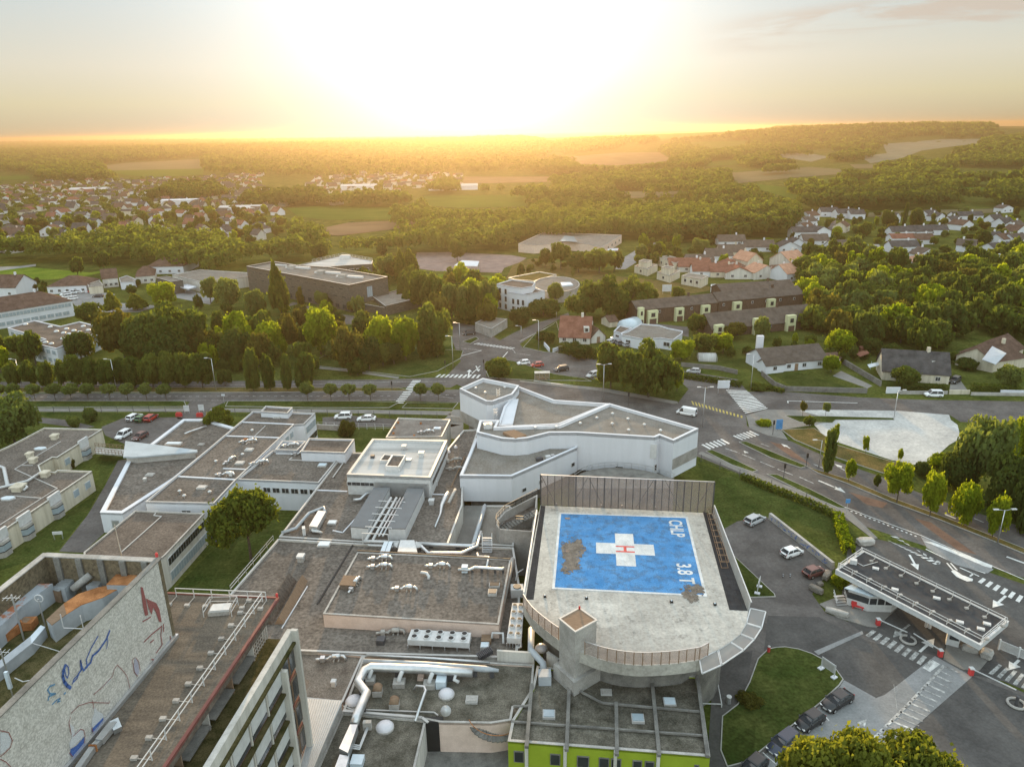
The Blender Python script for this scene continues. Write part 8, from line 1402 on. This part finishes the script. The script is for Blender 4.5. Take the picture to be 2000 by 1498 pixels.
 # ---- dense woods of single trees
def inside(x,y,poly):
 c=False;n=len(poly)
 for i in range(n):
  x0,y0=poly[i][0],poly[i][1];x1,y1=poly[i-1][0],poly[i-1][1]
  if(y0>y)!=(y1>y)and x<(x1-x0)*(y-y0)/(y1-y0)+x0:c=not c
 return c
def scatter(poly_px,gap,seed,n=4000,keep=None,grow=None):
 r=random.Random(seed);pw=[PT(*p)for p in poly_px];x0,x1=min(p.x for p in pw),max(p.x for p in pw);y0,y1=min(p.y for p in pw),max(p.y for p in pw);out=[];grid={}
 for _ in range(n):
  x,y=r.uniform(x0,x1),r.uniform(y0,y1)
  if not inside(x,y,pw):continue
  g=gap if grow is None else max(gap,grow*math.hypot(x,y));k=(int(x/g),int(y/g));bad=False
  for i in(-1,0,1):
   for j in(-1,0,1):
    for(a,b)in grid.get((k[0]+i,k[1]+j),()):
     if(a-x)**2+(b-y)**2<g*g:bad=True
  if bad or(keep and not keep(x,y)):continue
  grid.setdefault(k,[]).append((x,y));out.append((x,y))
 return out
def clear(x,y,pts,d):return all((x-a)**2+(y-b)**2>d*d for a,b in pts)
WOOD=[(1562,525),(1600,505),(1660,500),(1720,530),(1830,525),(1870,520),(1990,500),(2060,520),(2060,680),(1990,660),(1930,655),(1880,640),(1830,690),(1760,690),(1700,680),(1600,665),(1575,640)]
kinds=['broad','round','round','dark','pale','round','lime','autumn','broad']
rr=random.Random(3)
for x,y in scatter(WOOD,8.2,5,5000):tree('wood_tree','leafy tree in the dense wood right of the brown row houses',Vector((x,y,0)),rr.uniform(7,12.5),rr.uniform(4.6,7.0),kinds[rr.randrange(9)],.08,'trees of the wood right of the row houses')
for pl,gp,lab,grp,hs in(([(430,722),(560,728),(700,736),(830,705),(850,670),(700,650),(560,645),(430,650)],9.5,'leafy tree filling the park behind the long boulevard row','trees filling the boulevard park',(5,10)),([(250,720),(420,722),(420,680),(330,660),(250,680)],9,'leafy tree below the huge tree of the left park','lower trees of the left park',(6,10)),([(1330,700),(1480,700),(1480,685),(1600,668),(1700,690),(1850,700),(1870,720),(1700,705),(1640,712),(1480,690),(1340,690)],5,'garden shrub tree between the houses on the right','garden shrubs on the right',(2.5,5)),([(385,605),(560,640),(690,640),(720,615),(640,600),(560,605),(430,590)],9,'tree scattered in front of the dark school','trees before the dark school',(4,9)),([(0,690),(60,705),(90,720),(0,735),(-60,730),(-60,680)],8,'bright tree at the left frame edge below the white school block','trees at the left edge',(7,12)),([(0,552),(90,552),(90,575),(0,570)],7,'rough green shrub beside the bright left meadow','shrubs at the bright meadow',(3,5)),([(1010,545),(1130,545),(1130,520),(1040,512)],9,'shrub on the dry meadow beyond the white block','shrubs on the dry meadow',(2,5)),([(620,700),(860,700),(860,690),(640,690)],12,'low dark park tree behind the junction lawn','low trees of the junction park',(4,7)),([(850,640),(880,560),(975,575),(960,640)],9,'slim tree in the strip left of the white block','slim trees left of the white block',(8,13)),([(640,560),(760,580),(800,600),(830,570),(770,540)],9,'tree round the right end of the dark school','trees round the dark school',(6,12)),([(1245,520),(1330,520),(1330,475),(1260,480)],8,'tree beside the grey road to the depot','trees beside the depot road',(5,9))):
 for x,y in scatter(pl,gp,len(lab),1500):tree('park_tree',lab,Vector((x,y,0)),rr.uniform(*hs),rr.uniform(hs[0]*.45,hs[1]*.42),kinds[rr.randrange(9)],.1,grp)
 # ------------------------------------------------------------------ villages
rv=random.Random(21);HS=[]
WALLS=[(M.white,'white'),(M.offwhite,'off white'),(M.cream,'cream'),(M.white,'white')];ROOFS=[(M.tilebrown,'brown'),(M.tilegrey,'dark grey'),(C_ROOFB,'grey brown'),(M.tilered,'red'),(M.tilegrey,'dark grey')]
def vh(bx,by,w,ang,depth=8,he=3,hr=6,wall=None,roof=None,label=None,group=None,tiny=False,hip=False,win=2):
 p=PT(bx,by);s=w;c,n=math.cos(ang),math.sin(ang);a=p+Vector((-c*s/2,-n*s/2,0));b=p+Vector((c*s/2,n*s/2,0));HS.append((p.x,p.y+depth/2))
 return gable(label,a,b,depth,he,hr,wall,roof,group=group,chim=1,win=win,wz=1.6,z0=p.z,tiny=tiny,hip=hip,cross=bool(label)and 'gable' in label and w<14)
def near(label,u,v,w,ang,depth,he,hr,wall,roof,hip=False,k='d4',win=2):vh(*Q(k,u,v),w,ang,depth,he,hr,wall,roof,label,'houses of the right hand village',False,hip,win)
W_,O_,C_,TB,TG,TR,TP,TQ=M.white,M.offwhite,M.cream,M.tilebrown,M.tilegrey,M.tilered,M.tilepink,C_ROOFB
near('pale gabled house with arched window near the green lawn',380,462,9,.35,12,5.5,9,C_,TP);near('long house with orange lit roof beside the wood',640,450,12,.5,13,4.5,8.5,O_,TP);near('white house with orange lit roof left of the wood',630,520,12,.45,11,4,7.5,W_,TP);near('house with orange lit gable behind the brown terrace',450,508,13,.3,10,3.5,6.5,O_,TP)
near('white house with brown roof left of the orange lit house',560,500,9,.2,9,3,5.5,W_,TB)
for u,v,w,hh,tx in((20,468,16,3,'red roofed low house at the meadow, leftmost'),(110,490,16,3,'red roofed low house at the meadow, second'),(200,500,13,3,'cream flat fronted house at the meadow'),(245,470,13,3,'white gabled house with red roof at the meadow'),(285,510,12,3.2,'red roofed house with white right gable at the meadow')):near(tx,u,v,w,-.1,11,hh,hh+2.6,O_ if 'cream' not in tx else C_,TR)
for u,v,w,tx in((55,440,14,'white cubic house with grey roof, left'),(170,400,14,'grey roofed house with white front beside the lawn'),(245,310,16,'brown roofed house with white right gable, first in the line'),(245,375,14,'flat cream house in front of the line'),(410,345,17,'brown roofed house with white right gable, second in the line'),(590,350,13,'solar roofed house with white gable'),(640,330,10,'white gabled house beside the solar roofed one'),(750,305,15,'brown roofed house with small dormers'),(935,345,17,'dark roofed chalet with pale gable'),(955,410,12,'pale house half hidden by the wood edge')):near(tx,u,v,w,-.05 if 'chalet' not in tx else .1,10,3,6.2,W_ if 'cream' not in tx else C_,TQ if 'solar' not in tx else M.tilegrey)
for u,v,w,a,tx in((740,160,11,.6,'white stepped row house, topmost of the left group'),(725,195,11,.6,'white stepped row house, second of the left group'),(715,235,11,.6,'white stepped row house, third of the left group'),(680,265,15,0,'long white flat fronted house of the left group'),(790,260,13,.4,'white house with two gables of the left group'),(830,135,13,0,'white terrace with dark roof at the field, left'),(935,145,15,0,'white terrace with dark roof at the field, middle'),(1000,150,11,0,'white terrace with dark roof at the field, right'),(940,225,12,.9,'brown roofed house on the right of the village lane'),(1235,170,6,.4,'tiny white gable between the dark village trees')):near(tx,u,v,w,a+rv.uniform(-.12,.12),rv.uniform(7.5,10),4.2,7,(W_,O_,W_,C_)[rv.randrange(4)]if 'white' not in tx else W_,TG if 'dark' in tx else(TB if 'brown' in tx else(TG,TQ,TB)[rv.randrange(3)]))
for u,v,w,a,tx in((1450,145,13,.5,'white house with pale roof at the far field, left'),(1500,160,12,.6,'white gabled house at the far field, right'),(1665,155,22,0,'large white house with black roof at the far field'),(1600,190,11,.6,'white stepped house below the black roofed one'),(1660,215,13,.6,'white gabled house at the end of the stepped group'),(1270,255,15,0,'white house with dark roof, first of the middle terrace'),(1380,250,14,0,'white house with dark roof, second of the middle terrace'),(1480,245,13,0,'white house with dark roof, third of the middle terrace'),(1275,300,14,0,'white house with reddish roof in front of the middle terrace'),(1410,300,11,0,'white narrow fronted house in front of the middle terrace'),(1285,350,16,0,'grey roofed low house below the middle terrace'),(1425,395,12,.2,'small bright white gabled house above the wood'),(1385,445,14,.6,'house with orange lit roof above the wood'),(1470,480,15,-.2,'brown roofed house half sunk in the wood'),(1705,345,8,.9,'white gable peeking from the right hand trees'),(1900,110,11,.2,'white gabled house on the far right field'),(1850,180,12,.5,'white roofed house on the right, upper row left'),(1910,200,12,.5,'white roofed house on the right, upper row right'),(1975,215,12,.5,'white house at the frame edge, upper row'),(1830,295,13,.4,'white house on the right, lower row left'),(1910,300,13,.4,'white house on the right, lower row middle'),(1985,300,12,.4,'white house at the frame edge, lower row'),(1870,365,12,.3,'grey roofed house on the right, lowest left'),(1960,360,13,.3,'grey roofed house on the right, lowest right'),(1985,250,11,.4,'white gabled house at the frame edge between the rows'),(1870,465,10,.5,'pale flat roof among the right hand trees')):near(tx,u,v,w,a+rv.uniform(-.12,.12),rv.uniform(7.5,10),rv.uniform(3,4),rv.uniform(5.8,6.9),W_,TP if 'orange' in tx else TG if('dark' in tx or 'black' in tx or 'grey' in tx)else TR if 'reddish' in tx else TB if 'brown' in tx else(TG,TQ,TB)[rv.randrange(3)])
for u,v,tx in((1490,365,'cubic sandy house with set back upper floor, first'),(1650,410,'cubic sandy house with set back upper floor, second')):
 w=WW('d3',[(u-75,v-40),(u-10,v-65),(u+90,v-50),(u+20,v-15)],3.4);t=flat('cubic_house',tx,w,3.4,0,M.cream,M.roofgrey,group='cubic houses at the depot road',cat='house');flat('','',WW('d3',[(u-45,v-75),(u-10,v-88),(u+50,v-80),(u+15,v-64)],6),6,3,M.cream,M.roofgrey,root=t);window(t,w[0],w[3],.5,1.7,1.6,1.3)
for pts,z,tx in(([(1585,262),(1655,250),(1780,285),(1705,305)],4.5,'flat sandy block beside the depot road'),([(1800,260),(1870,248),(1970,268),(1880,292)],4.5,'flat sandy block with upper storey, second'),([(1750,395),(1800,375),(1940,395),(1890,420)],4,'flat sandy house near the meadow')):w=WW('d3',pts,z);t=flat('cubic_house',tx,w,z,0,M.cream,M.roofgrey,group='cubic houses at the depot road',cat='house');windows(t,w[0],w[3],3,2.2,1.4,1.5)
near('red roofed house with white front between the cubic houses',1805,365,20,-.1,11,3,6,W_,TR,k='d3');near('red roofed house at the right of the cubic houses',1950,405,16,-.1,11,3,6,W_,TR,k='d3')
LV=[(-40,372),(120,358),(330,352),(500,352),(520,372),(545,405),(560,440),(545,462),(470,478),(420,480),(350,462),(300,452),(240,468),(90,496),(-40,500)]
ctr_=[(-0.2,1),(.35,1),(.1,1)]
FARW,FARR=MB(),MB();NIND=[0]
def village(poly,gap,seed,n,region,grp,big=1.0,single=190):
 pts=sorted(scatter(poly,gap,seed,n),key=lambda p:p[0]**2+p[1]**2)
 for i,(x,y)in enumerate(pts):
  ang=.25*math.sin(x/90)+.5*math.sin(y/130)+rv.uniform(-.35,.35)+(math.pi/2 if rv.random()<.35 else 0)
  wm,wn_=WALLS[rv.randrange(4)];rm,rn=ROOFS[rv.randrange(5)];L=rv.uniform(7.5,12.5)*big;c,s=math.cos(ang),math.sin(ang);z=HT(x,y);HS.append((x,y));hip=rv.random()<.2;D,he,hr=rv.uniform(6.5,9),rv.uniform(2.8,4.8),rv.uniform(5.6,7.6)
  a=Vector((x-c*L/2,y-s*L/2,0));b=Vector((x+c*L/2,y+s*L/2,0))
  if i<single:gable('%s house with %s %sroof %s'%(wn_,rn,'hipped ' if hip else 'gable ',region),a,b,D,he,hr,wm,rm,group=grp,tiny=True,hip=hip,z0=z,chim=rv.random()<.6)
  else:
   d=(b-a).normalized();nn=Vector((-d.y,d.x,0));X=lambda u,t,h:a+d*u+nn*t+Vector((0,0,z+h));mi=ROOFS.index((rm,rn));FARW.prism([X(0,0,0).xy,X(L,0,0).xy,X(L,D,0).xy,X(0,D,0).xy],z-.5,z+he,0,False)
   for u in(0,L):FARW.poly([X(u,0,he),X(u,D,he),X(u,D/2,hr)])
   FARR.add([X(-.3,-.4,he-.2),X(L+.3,-.4,he-.2),X(L+.3,D+.4,he-.2),X(-.3,D+.4,he-.2),X(-.3,D/2,hr),X(L+.3,D/2,hr)],[(0,1,5,4),(2,3,4,5)],1+min(mi,3))
for a in(('white gabled house standing alone on the left lane',98,462,13,.2,10,4.5,8,W_,TB),('pinkish gabled house at the left lane',55,490,14,.3,11,4,8,M.pinkrender,TB),('brown roofed house with orange gable at the left lane',22,470,14,.1,11,4.5,8.5,M.pinkrender,TB),('white gabled house low at the left edge',20,492,13,.5,10,4,8,W_,TG),('large white flat school like block in the left village',350,405,34,.12,14,7,7.6,W_,W_)):vh(a[1],a[2],a[3],a[4],a[5],a[6],a[7],a[8],a[9],a[0],'nearest houses of the left village',False,False,3)
village(LV,17.5,8,2600,'in the left hand village','houses of the left village');village([(560,405),(620,350),(700,340),(900,345),(905,362),(800,372),(740,398),(620,402)],22,9,900,'in the hazy village under the sun','houses of the hazy village',1.0,0)
village([(370,352),(520,342),(500,350),(400,362)],17,4,300,'at the far end of the left village','far houses of the left village',1.0,0)
fm_=MB();fm_.v=FARW.v+FARR.v;fm_.f=FARW.f+[tuple(i+len(FARW.v)for i in f)for f in FARR.f];fm_.m=FARW.m+FARR.m;obj('distant_houses',fm_,[M.offwhite]+[r[0]for r in ROOFS[:4]],kind='stuff')
for bx,by,w,tx in((470,418,40,'long grey hall at the green sports field'),(170,378,46,'long pale hall roof in the left village'),(885,372,60,'long white shed under the sun glow'),(700,372,44,'pale hall left of the long white shed')):vh(bx,by,w,.05,18,5,7,W_,M.coping,tx,'halls in the villages',True)
grp_='garden trees of the villages';FARTREES=[]
for poly,gap,seed,lab in((LV,10.5,31,'garden tree among the houses of the left village'),([(1400,520),(1560,520),(1700,500),(1990,490),(1990,420),(1650,420),(1560,470),(1350,470),(1340,500)],14,33,'garden tree among the houses of the right hand village')):
 pts_=sorted(scatter(poly,gap,seed,5200,lambda x,y:clear(x,y,HS,7.0)),key=lambda p:p[0]**2+p[1]**2);lim=130 if 'left' in lab else 150;FARTREES+=pts_[lim:]
 for x,y in pts_[:lim]:tree('garden_tree',lab,Vector((x,y,HT(x,y))),*((rr.uniform(4.5,9.5),rr.uniform(2.8,5.2))if 'left' in lab else(rr.uniform(3,6.5),rr.uniform(2,3.8))),kinds[rr.randrange(9)],.08,grp_)
FARTREES+=scatter([(560,405),(620,350),(700,340),(900,345),(905,362),(800,372),(740,398),(620,402)],17,44,1500,lambda x,y:clear(x,y,HS,8))
for u,v,ty,w,kd_,tx in((1275,200,55,30,'column_hi','tall poplar like tree between the village houses'),(1175,190,95,100,'dark_hi','dark tree group left of the poplar'),(1350,195,85,90,'dark_hi','dark tree group right of the poplar'),(1050,250,165,100,'round_hi','round tree at the village lane'),(770,390,310,120,'pale_hi','pale yellow tree before the dormered house'),(840,410,310,70,'dark_hi','dark tree between the dormered house and the chalet'),(1035,405,300,90,'dark_hi','tall dark tree left of the grey village lane'),(1740,310,210,130,'dark_hi','dark round tree group in the right hand village'),(1660,345,280,80,'round_hi','round tree before the white gable'),(60,380,265,120,'pale_hi','pale tree by the cubic houses')):
 bx,by=Q('d4',u,v);tr(tx,kd_,bx,by,380+ty/3.077,w/3.077,.1)
 # ------------------------------------------------------------------ woods that read as one mass
KEEPOUT=FIELDS+[[(815,488),(1000,492),(1034,506),(985,533),(820,530)],[(1010,485),(1060,452),(1216,458),(1180,490)],[(1290,470),(1420,470),(1420,500),(1290,520)],[(1560,415),(2060,415),(2060,470),(1560,480)],[(470,470),(570,455),(570,430),(420,440)]]
def covers(x,y,z,h):
 px,py=PIX((x,y,z+h));return any(inside(px,py+1,k)or inside(px,(py+PIX((x,y,z))[1])/2,k)for k in KEEPOUT)
def woods(name,polys,gap,grow,nl,hr_,rr_,m,seed,n=60000,pts=None):
 global RNG
 RNG=np.random.default_rng(seed);C=[];Nn=[];S=[];T_=[]
 for i,pl in enumerate(polys):
  for x,y in(scatter(pl,gap,seed+i,n,None,grow)if pts is None else pts):
   d=math.hypot(x,y);k=1.0 if grow is None else max(1.0,grow*d/gap);h=RNG.uniform(*hr_)*(1+.12*(k-1));r=RNG.uniform(*rr_)*k;z=HT(x,y)
   if pts is None and covers(x,y,z,h):continue
   q=unit(nl);q[:,2]=np.abs(q[:,2])*1.15-.15
   c=np.array([x,y,z+h*.5]);pp=c+q*np.array([r,r,h*.5])*RNG.uniform(.7,1.05,(nl,1));C.append(pp);nn=q+RNG.normal(size=(nl,3))*.4;Nn.append(nn/np.linalg.norm(nn,axis=1)[:,None]);S.append(RNG.uniform(.7,1.3,nl)*r*2.1/math.sqrt(nl));T_.append(np.clip(RNG.uniform(0,1)*.75+RNG.uniform(0,.25,nl),0,1))
 C=np.concatenate(C);me=leafmesh(name,C,np.concatenate(Nn),np.concatenate(S),np.concatenate(T_),m);o=bpy.data.objects.new(name,me);COL.objects.link(o);o['kind']='stuff';return o
woods('woodland',[[(470,482),(560,474),(640,468),(760,462),(900,458),(1000,455),(1040,468),(1010,480),(1000,490),(940,498),(800,500),(640,505),(560,515),(480,520)],[(60,518),(100,500),(240,478),(330,478),(420,486),(475,500),(480,530),(420,545),(330,528),(240,520),(120,516)],[(1010,470),(1060,440),(1180,428),(1350,425),(1560,420),(1560,440),(1480,462),(1330,470),(1240,470),(1100,475)],[(660,455),(740,425),(830,442),(900,425),(1040,415),(1080,425),(1040,445),(900,455),(760,460)]],7.5,None,150,(11,16),(4.6,6.4),M.leaf,3,14000)
woods('woodland',[[(1310,478),(1360,448),(1470,435),(1560,438),(1550,460),(1500,470),(1400,478)],[(930,415),(1060,398),(1230,400),(1240,415),(1100,428),(1040,412)],[(1150,402),(1300,396),(1420,395),(1600,398),(1660,412),(1560,418),(1350,424),(1200,428)],[(480,402),(560,388),(620,390),(640,402),(560,406),(500,410)],[(300,392),(350,372),(420,372),(440,388),(380,396)],[(1560,400),(1700,385),(1990,380),(2060,395),(2060,410),(1900,408),(1660,414)]],8,.012,90,(11,16),(5,7),M.leafdark,5,14000)
woods('woodland',[[(1060,365),(1180,352),(1420,346),(1440,362),(1380,372),(1100,376)],[(1240,392),(1370,372),(1440,356),(1480,372),(1560,392),(1500,398),(1300,398)],[(1470,356),(1500,340),(1550,336),(1560,352),(1620,372),(1700,384),(1600,396),(1560,388),(1530,366)],[(1600,372),(1660,350),(1760,340),(1860,352),(1900,372),(1880,384),(1700,386)],[(1930,380),(2060,355),(2060,385),(1960,388)],[(1680,334),(1780,326),(1870,332),(1800,342),(1700,342)],[(600,402),(700,396),(780,398),(800,408),(640,406)],[(0,500),(60,498),(100,500),(70,512),(0,516)],[(1000,394),(1060,380),(1060,400),(1010,404)]],9,.011,60,(11,16),(5.5,7.5),M.leaf,7,16000)
woods('forest',[[(-80,335),(-80,288),(0,284),(400,278),(900,275),(1050,276),(1090,290),(1060,310),(1040,340),(880,342),(840,350),(620,350),(520,350),(400,340),(398,315),(395,310),(240,318),(190,326),(205,336),(130,352),(60,345),(40,340)],[(75,352),(110,332),(180,328),(215,345),(280,348),(260,356),(110,358)],[(1040,340),(1080,320),(1130,324),(1210,326),(1330,320),(1300,334),(1200,342),(1090,344)]],11,.0085,34,(13,18),(6.5,8.5),M.leafdark,9,90000)
woods('forest',[[(1060,292),(1120,278),(1190,274),(1230,275),(1200,292),(1110,302)],[(1290,296),(1330,282),(1400,292),(1460,284),(1500,290),(1560,296),(1480,302),(1440,312),(1350,322),(1325,312)],[(1396,290),(1466,270),(1580,256),(1700,252),(1790,252),(1840,270),(1730,278),(1720,296),(1640,300),(1560,294),(1500,286)],[(1780,252),(1900,258),(1960,262),(1940,270),(1850,272)],[(1790,300),(1880,284),(2000,270),(2060,268),(2060,334),(1960,330),(1870,328),(1850,318),(1900,312),(1850,302)],[(1440,318),(1500,308),(1560,300),(1590,312),(1580,324),(1460,330)],[(1620,318),(1660,304),(1700,306),(1690,318)],[(1730,316),(1760,308),(1790,312),(1760,322)],[(1230,278),(1260,274),(1280,278),(1250,284)],[(1310,280),(1400,272),(1460,266),(1420,276)],[(1200,330),(1270,318),(1300,322),(1380,322),(1380,334),(1220,340)],[(1800,352),(1860,348),(1860,362),(1990,350),(2060,350),(1960,366),(1850,366)]],11,.0085,34,(12,17),(6.5,8.5),M.leaf,13,60000)
woods('garden_greenery',[[]],1,None,70,(4,8.5),(2.4,4.6),M.leaf,17,pts=FARTREES)
woods('woodland',[[(800,432),(830,412),(1000,409),(1060,420),(1000,442),(840,440)],[(830,380),(880,362),(1080,362),(1040,379)],[(470,470),(500,452),(600,448),(640,462),(560,470)],[(1080,380),(1180,372),(1200,384),(1100,392)],[(1100,330),(1200,328),(1300,330),(1180,342)]],8,.010,70,(10,15),(4.6,6.6),M.leaf,23,12000)
# ------------------------------------------------------------------ haze: one even volume round the whole scene
hm=bpy.data.materials.new('haze');hm.use_nodes=True;hn=hm.node_tree;hn.nodes.clear()
pv=hn.nodes.new('ShaderNodeVolumePrincipled');pv.inputs['Color'].default_value=(0.33,0.255,0.175,1)
pv.inputs['Density'].default_value=0.00016;pv.inputs['Anisotropy'].default_value=0.71
ho=hn.nodes.new('ShaderNodeOutputMaterial');hn.links.new(pv.outputs[0],ho.inputs['Volume'])
hb=MB().box((0,7000,39),(34000,24000,84))
obj('haze',hb,hm,kind='stuff')
